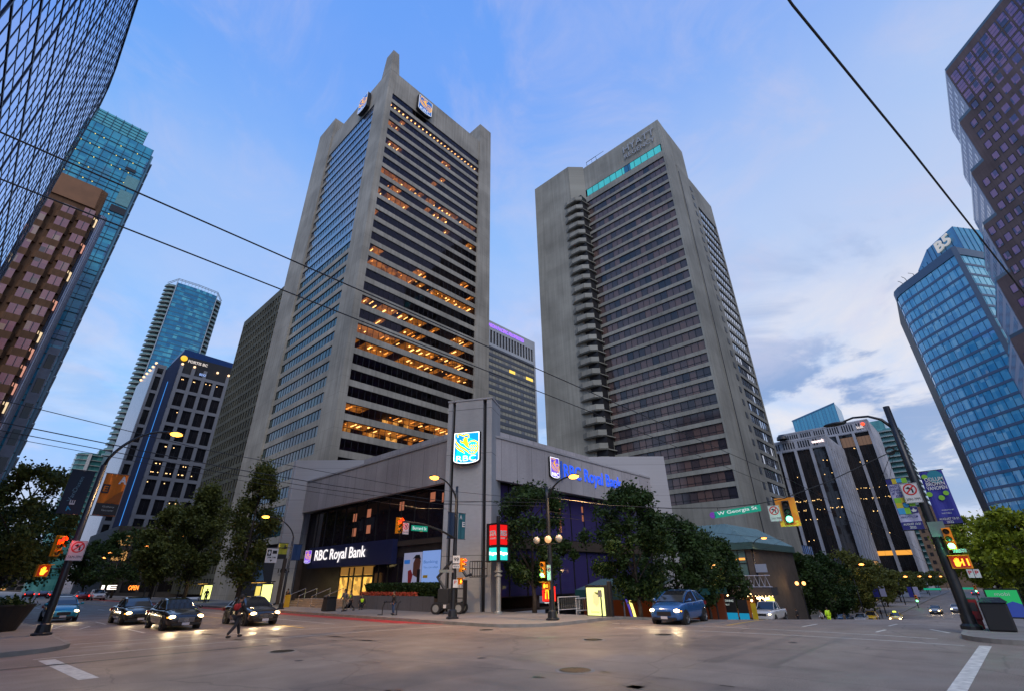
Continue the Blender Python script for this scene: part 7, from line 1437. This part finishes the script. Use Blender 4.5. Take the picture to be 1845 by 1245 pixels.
def car(name, label, cat, kind, paint, loc, heading, lights='front', group='cars waiting or driving in the streets', taxi=False, grille='bar', power=0, badge=None):
    K = KINDS[kind]; W = K['W']; t = thing(name, label, cat, (0, 0, 0), group)
    mb = MB(); loft(mb, [ring(*s) for s in K['lower']][::-1]); o = mb.obj('body', paint, t, smooth=True); sd = o.modifiers.new('s', 'SUBSURF'); sd.levels = 1; sd.render_levels = 1
    def gr(x, z0, z1, wb, wt): return [(x, wb, z0), (x, wt+.02, z1-.04*(z1 > 1.2)), (x, wt-.06, z1), (x, -wt+.06, z1), (x, -wt-.02, z1-.04*(z1 > 1.2)), (x, -wb, z0)]
    G = [gr(*s) for s in K['gh']]; mb = MB(); loft(mb, G[::-1], [0, 0, 0, 0, 0, 0], False); mb.obj('glasshouse', M_cgl, t, smooth=False)
    mb = MB(); R_ = [g for g in G if g[2][2] > (1.3 if kind in ('sedan', 'hatch') else 1.6)]
    for a, b in zip(R_, R_[1:]): mb.face([(p[0], p[1]*1.01, p[2]+.012) for p in (a[1], a[2], b[2], b[1])][::-1]); mb.face([(p[0], p[1]*1.01, p[2]+.012) for p in (a[2], a[3], b[3], b[2])][::-1]); mb.face([(p[0], p[1]*1.01, p[2]+.012) for p in (a[3], a[4], b[4], b[3])][::-1])
    mb.obj('roof', paint, t, smooth=True)
    for s_ in (1, -1):
        mb = MB(); top = G[2]; j = 1 if s_ > 0 else 4; jb = 0 if s_ > 0 else 5
        mb.tube([Vector(G[0][jb])+Vector((.04, 0, -.02)), Vector(G[1][j]), Vector(G[2][j])], .032, 5); e = len(G)-1
        mb.tube([Vector(G[e][jb])+Vector((-.02, 0, -.02)), Vector(G[e-1][j]), Vector(G[e-2][j])], .05, 5)
        m = 3 if len(G) > 5 else 2; mb.tube([Vector(G[m][jb]), Vector(G[m][j])+Vector((0, s_*.005, 0))], .035, 5); mb.tube([Vector(g[j]) for g in G[2:-2]] if len(G) > 5 else [Vector(g[j]) for g in G[2:4]], .025, 5)
        mb.obj('pillar', paint, t)
        for ax in K['ax']:
            y = s_*(W-.005); r = K['wr']; mb = MB(); mb.lathe((ax, y-s_*.20, r), [(0, 0), (r+.055, 0), (r+.055, .205), (0, .205)], 22, (0, s_, 0)); mb.obj('wheel_arch', M_black, t)
            mb = MB(); mb.lathe((ax, y-s_*.17, r), [(r*.66, .0), (r*.95, 0), (r, .03), (r, .15), (r*.95, .19), (r*.68, .20)], 22, (0, s_, 0)); wh = mb.obj('wheel', M_tyre, t)
            mb = MB(); mb.lathe((ax, y, r), [(0, .02), (r*.16, .025), (r*.16, .01)], 10, (0, s_, 0))
            for q in range(5):
                a = 2*math.pi*q/5; u = Vector((math.cos(a), 0, math.sin(a))); n = Vector((-math.sin(a), 0, math.cos(a))); c = Vector((ax, y+s_*.015, r))
                P = [c+n*.035, c-n*.035, c+u*r*.64-n*.05, c+u*r*.64+n*.05]; mb.face(P); mb.face(P[::-1])
            mb.lathe((ax, y-s_*.01, r), [(r*.62, 0), (r*.68, .03), (r*.70, .0)], 20, (0, s_, 0)); wr_ = mb.obj('rim', M_rim, wh)
        hx = K['lower'][1][0]; hz = (K['lower'][1][1]+K['lower'][1][2])/2+.20
        mb = MB(); mb.sphere((hx-.06, s_*W*.72, hz), .16, 10, (.8, 1.05, .52)); mb.obj('headlight', E_head if lights == 'front' else M_chrome, t, smooth=True)
        mb = MB(); mb.sphere((hx-.22, s_*W*.93, hz-.02), .07, 8, (1, .4, .5)); mb.obj('marker_lamp', M_amb if lights == 'front' else M_chrome, t)
        tx = K['lower'][-2][0]; tz = K['lower'][-2][2]-.10
        mb = MB(); mb.box(tx-.10, tx+.1, s_*W*.90-.10, s_*W*.90-.10+.16 if s_ < 0 else s_*W*.90+.05, tz-.09, tz+.08); mb.obj('tail_light', E_tail if lights == 'rear' else mat('tail_dark', (.2, .01, .01), .3, var=0), t)
        mb = MB(); mx = K['gh'][0][0]-.25; mz = K['gh'][0][1]+.08; mb.sphere((mx, s_*(W+.10), mz), .11, 8, (.5, 1, .7)); mb.tube([(mx, s_*W*.84, mz-.05), (mx, s_*(W+.08), mz-.02)], .025, 5); mb.obj('mirror', paint, t, smooth=True)
        mb = MB(); 
        for xx in ((.95, 0) if kind != 'pickup' else (.6,)): mb.box(xx-.95, xx-.83, s_*W*.985-.01, s_*W*.985+.015, K['lower'][4][2]-.04, K['lower'][4][2]-.0)
        mb.obj('door_handle', M_chrome, t)
    fx = K['lower'][0][0]; zc = K['lower'][1][2]-.14; mb = MB(); mb.box(fx-.10, fx+.01, -W*.42, W*.42, zc-.10, zc+.08); mb.m(1)
    if grille == 'bar': [mb.box(fx-.05, fx+.022, -W*.42, W*.42, zc-.09+i*.055, zc-.075+i*.055) for i in range(4)]
    mb.obj('grille', [M_black, M_chrome], t)
    if badge == 'star':
        mb = MB(); mb.lathe((fx+.02, 0, zc-.0), [(.075, 0), (.095, .0), (.095, .01), (.075, .01)], 18, (1, 0, 0))
        for a in (90, 210, 330): stroke(mb, Fr((fx+.035, 0, zc), (0, 1, 0), (1, 0, 0)), [(0, 0), (.085*math.cos(R(a)), .085*math.sin(R(a)))], [.03, .008], 0)
        mb.obj('badge', M_chrome, t)
    mb = MB(); mb.box(fx-.1, fx+.015, -W*.7, W*.7, K['lower'][0][1]-.08, K['lower'][0][1]+.02); mb.obj('lower_intake', M_black, t)
    mb = MB(); mb.box(fx+.016, fx+.03, -.17, .17, zc-.24, zc-.12); mb.obj('number_plate', M_plate, t)
    if taxi: mb = MB(); mb.hexa([(-.3, -.25, 1.46), (.0, -.25, 1.46), (.0, .25, 1.46), (-.3, .25, 1.46), (-.25, -.2, 1.62), (-.05, -.2, 1.62), (-.05, .2, 1.62), (-.25, .2, 1.62)]); mb.obj('roof_sign', emis('taxi_roof_light', (.8, 1, .1), 1.5), t)
    if kind == 'pickup': mb = MB(); mb.box(-2.6, -.65, -.86, .86, 1.215, 1.225); mb.obj('cargo_bed', M_black, t)
    t.location = loc; t.rotation_euler = (0, 0, heading)
    if power:
        for s_ in (1, -1):
            c, s2 = math.cos(heading), math.sin(heading); p = (loc[0]+c*(fx+.15)-s2*s_*W*.72, loc[1]+s2*(fx+.15)+c*s_*W*.72, loc[2]+.62)
            plight(p[0], p[1], p[2], power, (1, .75, .42), .08, (95, (c, s2, -.16)))
    return t
P_blk = mat('black_car_paint', (.012, .012, .014), .18, .3, var=0, coat=1.0); P_teal = mat('teal_car_paint', (.01, .26, .40), .22, .3, var=0, coat=1.0); P_blue = mat('blue_car_paint', (.03, .12, .34), .22, .3, var=0, coat=1.0)
P_white = mat('white_car_paint', (.6, .6, .61), .25, .1, var=0, coat=.8); P_yel = mat('yellow_taxi_paint', (.85, .50, .01), .25, .1, var=0, coat=1.0); P_bl2 = mat('steel_blue_paint', (.04, .12, .22), .25, .3, var=0, coat=1.0); P_silv = mat('silver_paint', (.3, .31, .32), .25, .6, var=0, coat=.5); P_red = mat('dark_red_paint', (.15, .01, .01), .25, .2, var=0, coat=.8)
D = R(-90)
car('parked_sedan' if 0 else 'sedan', 'black sedan with star badge and headlights on, middle of the three waiting black sedans', 'car', 'sedan', P_blk, (9.05, 34.3, 0), D, power=90, badge='star')
car('sedan', 'black sedan with star badge nearest the bank, directly behind the walking pedestrian', 'car', 'sedan', P_blk, (12.75, 33.4, 0), D, power=90, badge='star')
car('sedan', 'black sedan farthest back and farthest left of the three black sedans', 'car', 'sedan', P_blk, (8.6, 41.6, 0), D, power=60)
car('hatchback', 'turquoise hatchback with headlights on beside the near left lamp post', 'car', 'hatch', P_teal, (5.8, 48.8, 0), D, power=50, grille='plain')
car('hatchback', 'dark blue hatchback turning through the crossing right of the lit advertising panel', 'car', 'hatch', P_blue, (26.7, 13.0, gz(26.7, 13.0)-.02), R(183), power=50, grille='plain')
car('pickup_truck', 'white pickup truck with headlights on in front of the hotel patio', 'pickup truck', 'pickup', P_white, (56.5, 18.0, gz(56.5, 18.0)+.14), R(182), power=30)
car('taxi', 'yellow taxi with a lit roof sign coming up the right street', 'taxi', 'sedan', P_yel, (110, 15.2, gz(110, 16)), R(184), taxi=True)
car('parked_car', 'steel blue parked car left of the white parked car on the right street', 'car', 'hatch', P_bl2, (104, 15.8+5.8, gz(104)), R(182), lights='off')
car('parked_car', 'white parked car between the steel blue car and the yellow taxi', 'car', 'sedan', P_white, (104.5, 15.8+3.4, gz(104)), R(182), lights='off')
car('parked_car', 'yellow car half hidden behind the white parked car', 'car', 'hatch', P_yel, (109, 19.8-1.4, gz(104)), R(182), lights='off')
car('oncoming_car', 'white car with headlights on driving up the right street, left one of the pair', 'car', 'sedan', P_silv, (133, 11.6, gz(133, 11)), R(180), power=40)
car('oncoming_car', 'pale car with headlights on next to the right-hand post, right one of the pair', 'car', 'hatch', P_white, (139, 8.8, gz(136, 8)), R(180), power=40)
for x, y, l in ((13.2, 169, 'left'), (15.4, 166, 'middle'), (15.6, 149, 'right')): car('distant_car', 'small distant car with red tail lights on the left street, %s one of three' % l, 'car', 'sedan', P_red, (x, y, 0), R(90), lights='rear')
car('parked_suv', 'white parked sport utility car at the far kerb left of the black sedans', 'car', 'suv', P_white, (18.0, 116, 0), R(-90), lights='off')
car('parked_car', 'dark red car parked just left of the white sport utility car', 'car', 'sedan', P_red, (15.9, 117, 0), R(90), lights='rear')
for i, (x, y) in enumerate(((205, 4.5), (230, 8.3), (262, 4.8))): car('distant_car', 'tiny distant car with red tail lights far down the right street, %s' % ('nearest', 'middle', 'farthest')[i], 'car', 'sedan', P_silv, (x, y, gz(x, y)), 0, lights='rear')
# ------------------------------------------------------------------ people
M_skin = mat('skin', (.30, .16, .10), .6, var=.08, scale=8); M_hair = mat('dark_hair', (.02, .014, .01), .7, var=.2, scale=30)
def skinned(name, V, E, rad, m, parent, sub=1):
    me = bpy.data.meshes.new(name); me.from_pydata(V, E, []); o = bpy.data.objects.new(name, me); COL.objects.link(o); me.materials.append(m)
    md = o.modifiers.new('skin', 'SKIN'); md.use_smooth_shade = True; o.modifiers.new('sub', 'SUBSURF').levels = sub; o.modifiers['sub'].render_levels = sub
    for i, r in enumerate(rad): me.skin_vertices[0].data[i].radius = (r, r) if not isinstance(r, tuple) else r
    me.skin_vertices[0].data[0].use_root = True; o.parent = parent; return o
def person(label, loc, heading, h=1.6, pose='stand', top=None, legs=None, vest=None, group='pedestrians', name='person', bag=None, hair=None):
    t = thing(name, label, 'person', (0, 0, 0), group); S = h/1.75
    top = top or mat('black_cloth', (.014, .014, .016), .8, var=.1); legs = legs or mat('dark_trousers', (.02, .02, .026), .8, var=.1)
    st = {'stand': (0, 0, 0, 0), 'walk': (.34, -.36, .30, -.28), 'stroll': (.18, -.2, .15, -.15), 'sit': (0, 0, 0, 0)}[pose]
    if pose == 'sit': hipz = .45; J = dict(lk=(.40, .10, .46), la=(.42, .11, .08), lt=(.58, .12, .04), rk=(.40, -.10, .46), ra=(.40, -.12, .08), rt=(.56, -.13, .04), lean=.05)
    else:
        hipz = .93 - abs(st[0])*.07
        J = dict(lk=(st[0]*.62+.04, .10, .50), la=(st[0]*1.05, .10, .09), lt=(st[0]*1.05+.17, .11, .04), rk=(st[1]*.35+.05, -.10, .50), ra=(st[1]*1.1-.02, -.10, .13 if pose == 'walk' else .09), rt=(st[1]*1.1+.13, -.11, .04), lean=.03)
    ln = J['lean']; chest = (ln, 0, hipz+.38); neck = (ln*1.2, 0, hipz+.58); hd = (ln*1.4+.02, 0, hipz+.70)
    la, ra = st[2], st[3]
    sh = hipz+.50; ell = (ln-la*.5-.04, .26, sh-.28); wrl = (ln-la*.9+.10, .27, sh-.52); elr = (ln-ra*.5-.04, -.26, sh-.28); wrr = (ln-ra*.9+.10, -.27, sh-.52)
    V = [(0, 0, hipz), (ln*.5, 0, hipz+.2), chest, neck, hd, (hd[0]+.01, 0, hd[2]+.10), (ln, .17, sh), ell, wrl, (ln, -.17, sh), elr, wrr, (0, .09, hipz-.06), J['lk'], J['la'], J['lt'], (0, -.09, hipz-.06), J['rk'], J['ra'], J['rt'], (hd[0]+.095, 0, hd[2]+.02)]
    E = [(0, 1), (1, 2), (2, 3), (3, 4), (4, 5), (2, 6), (6, 7), (7, 8), (2, 9), (9, 10), (10, 11), (0, 12), (12, 13), (13, 14), (14, 15), (0, 16), (16, 17), (17, 18), (18, 19), (4, 20)]
    rad = [.12, .115, .14, .055, .085, .07, .05, .040, .026, .05, .040, .026, .075, .055, .035, .03, .075, .055, .035, .03, .014]
    for (b, wv, sg) in ((8, wrl, 1), (11, wrr, -1)):   # palm, four bent fingers and a thumb
        p = (wv[0]+.02, wv[1], wv[2]-.07); V.append(p); E.append((b, len(V)-1)); rad.append(.022); pi = len(V)-1
        for q, (dx, ln_) in enumerate(((-.028, .055), (-.010, .072), (.010, .078), (.028, .068))):
            a = (p[0]+dx, p[1]-sg*.004, p[2]-.03-ln_*.45); c = (p[0]+dx+.004, p[1]-sg*.018, p[2]-.03-ln_); V += [a, c]; E += [(pi, len(V)-2), (len(V)-2, len(V)-1)]; rad += [.0085, .007]
        a = (p[0]+.045, p[1]-sg*.01, p[2]+.01); c = (p[0]+.062, p[1]-sg*.02, p[2]-.03); V += [a, c]; E += [(pi, len(V)-2), (len(V)-2, len(V)-1)]; rad += [.010, .008]
    sc = lambda L_: [(x*S, y*S, z*S) for x, y, z in L_]
    skinned('body', sc(V), E, [r*S for r in rad], M_skin, t)
    skinned('jacket', sc([(0, 0, hipz-.03), (ln*.5, 0, hipz+.2), chest, (ln*1.1, 0, hipz+.53), (ln, .17, sh), ell, (wrl[0]-.01, wrl[1], wrl[2]+.02), (ln, -.17, sh), elr, (wrr[0]-.01, wrr[1], wrr[2]+.02)]), [(0, 1), (1, 2), (2, 3), (2, 4), (4, 5), (5, 6), (2, 7), (7, 8), (8, 9)], [r*S for r in (.155, .15, .175, .075, .085, .07, .052, .085, .07, .052)], top, t)
    skinned('trousers', sc([(0, 0, hipz), (0, .09, hipz-.08), J['lk'], (J['la'][0], J['la'][1], J['la'][2]+.02), (0, -.09, hipz-.08), J['rk'], (J['ra'][0], J['ra'][1], J['ra'][2]+.02)]), [(0, 1), (1, 2), (2, 3), (0, 4), (4, 5), (5, 6)], [r*S for r in (.145, .115, .085, .065, .115, .085, .065)], legs, t)
    for a, b in ((J['la'], J['lt']), (J['ra'], J['rt'])): mb = MB(); mb.sphere(((a[0]+b[0])/2*S, (a[1]+b[1])/2*S, max(.05, (a[2]+b[2])/2-.01)*S), .10*S, 10, (1.45, .5, .5)); mb.obj('shoe', M_black, t, smooth=True)
    mb = MB(); mb.sphere((hd[0]*S-.015*S, 0, (hd[2]+.055)*S), .115*S, 12, (.98, .85, 1.05)); o = mb.obj('hair', hair or M_hair, t, smooth=True)
    mb = MB(); mb.sphere(((hd[0]+.02)*S, 0, (hd[2]+.01)*S), .097*S, 12, (.98, .80, 1.15)); mb.m(1); [mb.sphere(((hd[0]+.108)*S, q*.032*S, (hd[2]+.03)*S), .011*S, 6) for q in (1, -1)]; mb.m(2); mb.sphere(((hd[0]+.105)*S, 0, (hd[2]-.045)*S), .018*S, 6, (.4, 1.3, .35)); mb.m(0); [mb.sphere(((hd[0]+.01)*S, q*.085*S, (hd[2]+.02)*S), .022*S, 6, (.7, .4, 1.2)) for q in (1, -1)]; mb.obj('face', [M_skin, M_black, M_rd], t, smooth=True)
    if vest: skinned('vest', sc([(ln*.3, 0, hipz+.08), (ln*.6, 0, hipz+.25), chest, (ln, .12, sh), (ln, -.12, sh)]), [(0, 1), (1, 2), (2, 3), (2, 4)], [r*S for r in (.15, .145, .16, .085, .085)], vest, t)
    if bag: skinned('backpack', sc([(ln-.16, 0, hipz+.18), (ln-.20, 0, hipz+.34), (ln-.15, 0, hipz+.5)]), [(0, 1), (1, 2)], [r*S for r in (.10, .13, .09)], bag, t)
    t.location = loc; t.rotation_euler = (0, 0, heading); return t
M_hiv = mat('hi_vis_vest', (.45, .70, .02), .6, var=0, emit=(.5, .8, .02), es=.12); M_redc = mat('red_cloth', (.40, .02, .02), .8, var=.1); M_denim = mat('denim', (.05, .09, .19), .8, var=.1); M_greyc = mat('grey_cloth', (.12, .12, .12), .8, var=.1); M_bare = mat('khaki_cloth', (.16, .13, .09), .8, var=.1)
person('person in black with a red backpack striding across the crossing', (9.2, 25.5, 0), R(20), 1.68, 'walk', bag=M_redc, vest=M_redc)
person('person in grey walking beside the hi-vis worker in front of the bank doors', (21.1, 37.5, .14), R(200), 1.5, 'stroll', M_greyc, M_bare)
person('person in a bright hi-vis vest and shorts walking in front of the bank doors', (21.7, 37.6, .14), R(160), 1.42, 'walk', M_bare, None, M_hiv)
person('person in a hi-vis vest sitting against the planter wall by the bank doors', (23.3, 38.6, .14), R(230), 1.5, 'sit', None, None, M_hiv)
person('person in a dark hooded top and jeans standing behind the bicycle rack', (20.9, 30.6, .14), R(170), 1.38, 'stand', None, M_denim)
person('person in black top and blue jeans near the left end of the bank wall', (22.6, 51.0, .14), R(200), 1.5, 'stand', None, M_denim)
person('dark figure with a pushchair in front of the farther bus shelter', (22.0, 72.5, .14), R(250), 1.55, 'stroll')
for i, (x, y, lb, v) in enumerate(((63.0, 14.4, 'worker in glowing yellow hi-vis clothes standing right of the white pickup', M_hiv), (71.0, 19.5, 'dark figure on the pavement just behind the hi-vis worker', None), (78, 18.6, 'figure in white top under the dark trees right of the pickup', None), (83, 19.0, 'dark figure under the trees left of the steel blue car', None), (90, 18.6, 'person in brown walking near the steel blue car', None), (115, 17.9, 'small figure on the pavement behind the yellow taxi', None), (42, 19.6, 'dark figure by the station entrance behind the lit panel', None))):
    person(lb, (x, y, gz(x, y)+(.14 if y > 17 else 0)), R(30+i*50), 1.65, 'stand' if i % 2 else 'stroll', (v or (M_white if i == 2 else M_bare if i == 4 else None)), v, v)
# ------------------------------------------------------------------ trees and plants
def leafmat(name, c, sp=.35):
    m, t, b = mnode(name); L = t.links.new
    oi = t.nodes.new('ShaderNodeNewGeometry'); n = t.nodes.new('ShaderNodeTexNoise'); n.inputs['Scale'].default_value = .8; n.inputs['Detail'].default_value = 3; L(oi.outputs['Position'], n.inputs['Vector'])
    ad = t.nodes.new('ShaderNodeMath'); ad.operation = 'ADD'; L(n.outputs['Fac'], ad.inputs[0]); sc = t.nodes.new('ShaderNodeMath'); sc.operation = 'MULTIPLY'; sc.inputs[1].default_value = .5; L(oi.outputs['Random Per Island'], sc.inputs[0]); L(sc.outputs[0], ad.inputs[1])
    r = t.nodes.new('ShaderNodeValToRGB'); e = r.color_ramp.elements; e[0].position = .45; e[1].position = 1.05; e[0].color = (*[q*.55 for q in c], 1); e[1].color = (c[0]*1.5, c[1]*1.35, c[2]*1.1, 1); L(ad.outputs[0], r.inputs[0]); L(r.outputs[0], b.inputs['Base Color'])
    b.inputs['Roughness'].default_value = .55; b.inputs['Specular IOR Level'].default_value = .25
    tr = t.nodes.new('ShaderNodeBsdfTranslucent'); L(r.outputs[0], tr.inputs[0]); mx = t.nodes.new('ShaderNodeMixShader'); mx.inputs[0].default_value = .25; L(b.outputs[0], mx.inputs[1]); L(tr.outputs[0], mx.inputs[2]); L(mx.outputs[0], t.nodes['Material Output'].inputs[0]); MATS[name] = m; return m
M_lf = leafmat('dark_leaves', (.030, .062, .018)); M_lf2 = leafmat('olive_leaves', (.12, .14, .035)); M_lf3 = leafmat('lamplit_leaves', (.19, .25, .02)); M_bark = mat('bark', (.06, .045, .035), .9, var=.3, scale=6, bump=.5)  # lamplight on the right-hand trees is put into the brightest leaf colour
def crown_mesh(seed, n, shape, leaf=.16, clumps=64):
    """crown in a unit-ish box: height 1, radius .5; leaf cards gathered in clumps; returns (verts, faces, clump centres)"""
    rq = random.Random(seed); V, F, C_ = [], [], []
    def rad(h):
        if shape == 'oval': return .50*math.sin(math.pi*min(1, max(.0, h*.92+.06)))**.62
        if shape == 'cone': return .48*(1-h)**.62*min(1, h*5+.25)
        if shape == 'poplar': return .40*math.sin(math.pi*min(1, h*.9+.05))**.8*(1-.35*h)
        return .5*math.sin(math.pi*min(1, h*.85+.1))**.5
    for i in range(clumps):
        h = rq.random()**.9; r = rad(h)*(.2+.8*rq.random()**.5); a = rq.random()*2*math.pi; C_.append((r*math.cos(a), r*math.sin(a), h, rq.uniform(.07, .13)))
    C_ = [((c[0]*1.28, c[1]*1.28, c[2], c[3]*.75) if rq.random() < .16 else c) for c in C_]
    for i in range(n):
        c = C_[rq.randrange(clumps)]; d = Vector((rq.gauss(0, 1), rq.gauss(0, 1), rq.gauss(0, .75))); d = d.normalized()*abs(rq.gauss(.75, .35))*c[3]
        p = Vector(c[:3])+d
        q = Vector((rq.gauss(0, 1), rq.gauss(0, 1), rq.gauss(0, 1))).normalized(); u = q.cross(Vector((rq.random(), rq.random(), rq.random()))).normalized(); w_ = q.cross(u); s = leaf*rq.uniform(.6, 1.25)
        V.append((p, u*s*.5, w_*s*.32))
    return V, C_
CR = {}
def tree(label, x, y, ztop, w, hb, shape='oval', m=None, seed=1, n=5200, leaf=.17, group='street trees', lean=0, name='tree', zg=None):
    zg = gz(x, y) if zg is None else zg; t = thing(name, label, 'tree', (x, y, zg+.1), group); H = ztop-zg; ch = H-hb
    V, C_ = crown_mesh(seed, n, shape); mb = MB(); z0 = zg+hb
    for p, u, v in V:
        c = Vector((x+p.x*w+lean*p.z, y+p.y*w, z0+p.z*ch)); u2 = u*(leaf/.16); v2 = v*(leaf/.16)
        mb.v += [tuple(c-u2), tuple(c+v2), tuple(c+u2), tuple(c-v2)]; k = len(mb.v); mb.f.append((k-4, k-3, k-2, k-1)); mb.mi.append(0)
    mb.obj('crown', m or M_lf, t)
    mb = MB(); rt = max(.09, H*.017); top = Vector((x+lean*.5, y, z0+ch*.72))
    P = [Vector((x, y, zg+.05)), Vector((x+.03*H*.2, y, zg+hb*.5)), Vector((x+lean*.15, y+.05, z0)), Vector((x+lean*.35, y, z0+ch*.4)), top]; mb.tube(P, [rt*1.25, rt, rt*.85, rt*.5, rt*.15], 9)
    rq = random.Random(seed+50)
    for c in sorted(C_, key=lambda c: -c[3])[:22]:
        e = Vector((x+c[0]*w*.9+lean*c[2], y+c[1]*w*.9, z0+c[2]*ch)); hh2 = max(zg+hb*.8, e.z-math.hypot(c[0], c[1])*w*1.1); hh2 = min(hh2, top.z); s = Vector((x+lean*.2, y, hh2)); mid = (s+e)/2+Vector((rq.uniform(-.1, .1), rq.uniform(-.1, .1), rq.uniform(-.15, .05))); mb.tube([s, mid, e], [rt*.38, rt*.24, rt*.08], 5)
    mb.obj('trunk', M_bark, t, smooth=True); return t
tree('dark street tree between the advertising column and the three-globe post', 28.0, 24.2, 8.5, 5.6, 2.0, 'oval', M_lf, 1, 15000, .24)
tree('broad dark street tree standing behind the glowing panel', 31.2, 17.9, 7.75, 5.4, 1.4, 'oval', M_lf, 2, 19000, .24)
tree('street tree above the blue hatchback, second along the right street', 40.6, 19.6, 6.7, 6.0, 1.6, 'oval', M_lf, 3, 13000, .27)
tree('slim dark street tree between the blue hatchback and the round-lamp post', 47.5, 20.2, 5.9, 5.2, 1.4, 'oval', M_lf, 61, 10000, .30)
tree('smaller pointed street tree in front of the hotel pavilion', 54.0, 21.2, 5.6, 6.0, 1.6, 'cone', M_lf, 4, 11000, .30)
tree('dark tree right of the hotel canopy, left one of the dense group', 88, 22.6, 4.8, 8.2, 1.8, 'oval', M_lf, 5, 10000, .42)
tree('dark tree behind the steel blue parked car', 97, 21.4, 4.9, 8.0, 1.8, 'oval', M_lf, 6, 10000, .42)
tree('olive tree behind the white parked car, right of the dense group', 112, 21.0, 5.6, 9.5, 1.8, 'oval', M_lf2, 7, 9500, .50)
tree('olive tree behind the yellow taxi', 128, 20.8, 4.6, 9.5, 1.8, 'oval', M_lf2, 8, 9000, .52)
for i, (x, zt) in enumerate(((150, 3.2), (172, 2.6), (200, 2.4), (240, 2.4), (290, 2.6))): tree('small distant tree on the left of the receding right street, %s of five' % ('first', 'second', 'third', 'fourth', 'last')[i], x, 21.5, zt, 9, 2.2, 'oval', M_lf2, 9+i, 3000, .6)
tree('bright yellow-green lit tree behind the right-hand post', 47.0, .4, 5.4, 5.0, 2.2, 'oval', M_lf3, 20, 14000, .22)
tree('yellow-green tree at the right edge above the recycling bin', 38.5, -1.6, 5.2, 5.6, 2.0, 'oval', M_lf3, 21, 14000, .23)
for i, (x, y, zt) in enumerate(((75, -2.5, 5.5), (100, -1.5, 2.6), (135, -1.5, 2.2))): tree('green tree farther along the right side of the right street, %s' % ('nearest', 'middle', 'farthest')[i], x, y, zt, 7.5, 2.3, 'oval', M_lf2, 30+i, 4500, .36)
tree('spreading leafy tree at the far left edge above the black planter', 1.9, 48, 9.6, 6.0, 3.0, 'round', M_lf2, 40, 12000, .26)
tree('dark tree behind the near left lamp post banners', 3.0, 66, 9.4, 7.5, 2.6, 'round', M_lf, 41, 7000, .34)
tree('tall wispy tree left of the bank tower corner', 21.2, 60, 14.2, 7.8, 2.6, 'poplar', M_lf2, 42, 17000, .30)
tree('tall wispy tree behind the bus shelters', 21.6, 80, 14.6, 9.0, 2.8, 'poplar', M_lf2, 43, 15000, .40)
tree('tall olive tree below the blue-topped tower', 22.4, 101, 14.0, 10.5, 3.0, 'poplar', M_lf2, 44, 13000, .50)
tree('rounded dark tree beyond the turquoise hatchback, nearer', 21.0, 122, 11.5, 11, 2.6, 'oval', M_lf, 45, 6500, .5)
tree('rounded dark tree far down the left street, farther', 20.0, 148, 10.5, 12, 2.8, 'oval', M_lf, 46, 5500, .6)
tree('dark tree on the left pavement beyond the signal', .5, 92, 8.5, 8.5, 2.6, 'oval', M_lf, 47, 5500, .42)
tree('distant dark tree on the left pavement', .5, 125, 8.0, 10, 2.6, 'oval', M_lf, 48, 4500, .55)
# hedge and flowers in the planter
mb = MB(); rq = random.Random(3)
def cards(mb, n, fn, s):
    for i in range(n):
        p = Vector(fn()); q = Vector((rq.gauss(0, 1), rq.gauss(0, 1), rq.gauss(0, 1))).normalized(); u = q.cross(Vector((rq.random()+.1, rq.random(), rq.random()))).normalized(); w_ = q.cross(u); k = s*rq.uniform(.6, 1.3)
        mb.v += [tuple(p-u*k), tuple(p+w_*k*.6), tuple(p+u*k), tuple(p-w_*k*.6)]; j = len(mb.v); mb.f.append((j-4, j-3, j-2, j-1)); mb.mi.append(mb.cur)
cards(mb, 9000, lambda: (rq.uniform(24.9, 25.75), rq.uniform(30.8, 41.2), .95+min(1.05, rq.random()**.5*1.05+.06*math.sin(rq.random()*6))), .09)
o = mb.obj('hedge', M_lf); tag(o, 'clipped dark green hedge in the stone planter under the bank posters', 'hedge')
mb = MB(); cards(mb, 3800, lambda: (rq.uniform(24.35, 24.85), rq.uniform(33.2, 41.0), .95+rq.random()**1.3*.42), .055); mb.m(1); cards(mb, 900, lambda: (rq.uniform(24.35, 24.85), rq.uniform(33.2, 41.0), .95+rq.random()*.2), .06)
o = mb.obj('flower_bed', [mat('orange_red_flowers', (.50, .07, .03), .6, var=.2, scale=3), M_lf]); tag(o, 'strip of orange-red flowers in front of the clipped hedge', 'flowers'); o['kind'] = 'stuff'
mb = MB(); rq = random.Random(5); cards(mb, 900, lambda: (2.3+rq.gauss(0, .42), 38+rq.gauss(0, .42), 1.22+abs(rq.gauss(0, .18))), .09); o = mb.obj('planter_shrub', M_lf); tag(o, 'low dark shrub growing in the black planter', 'shrub')
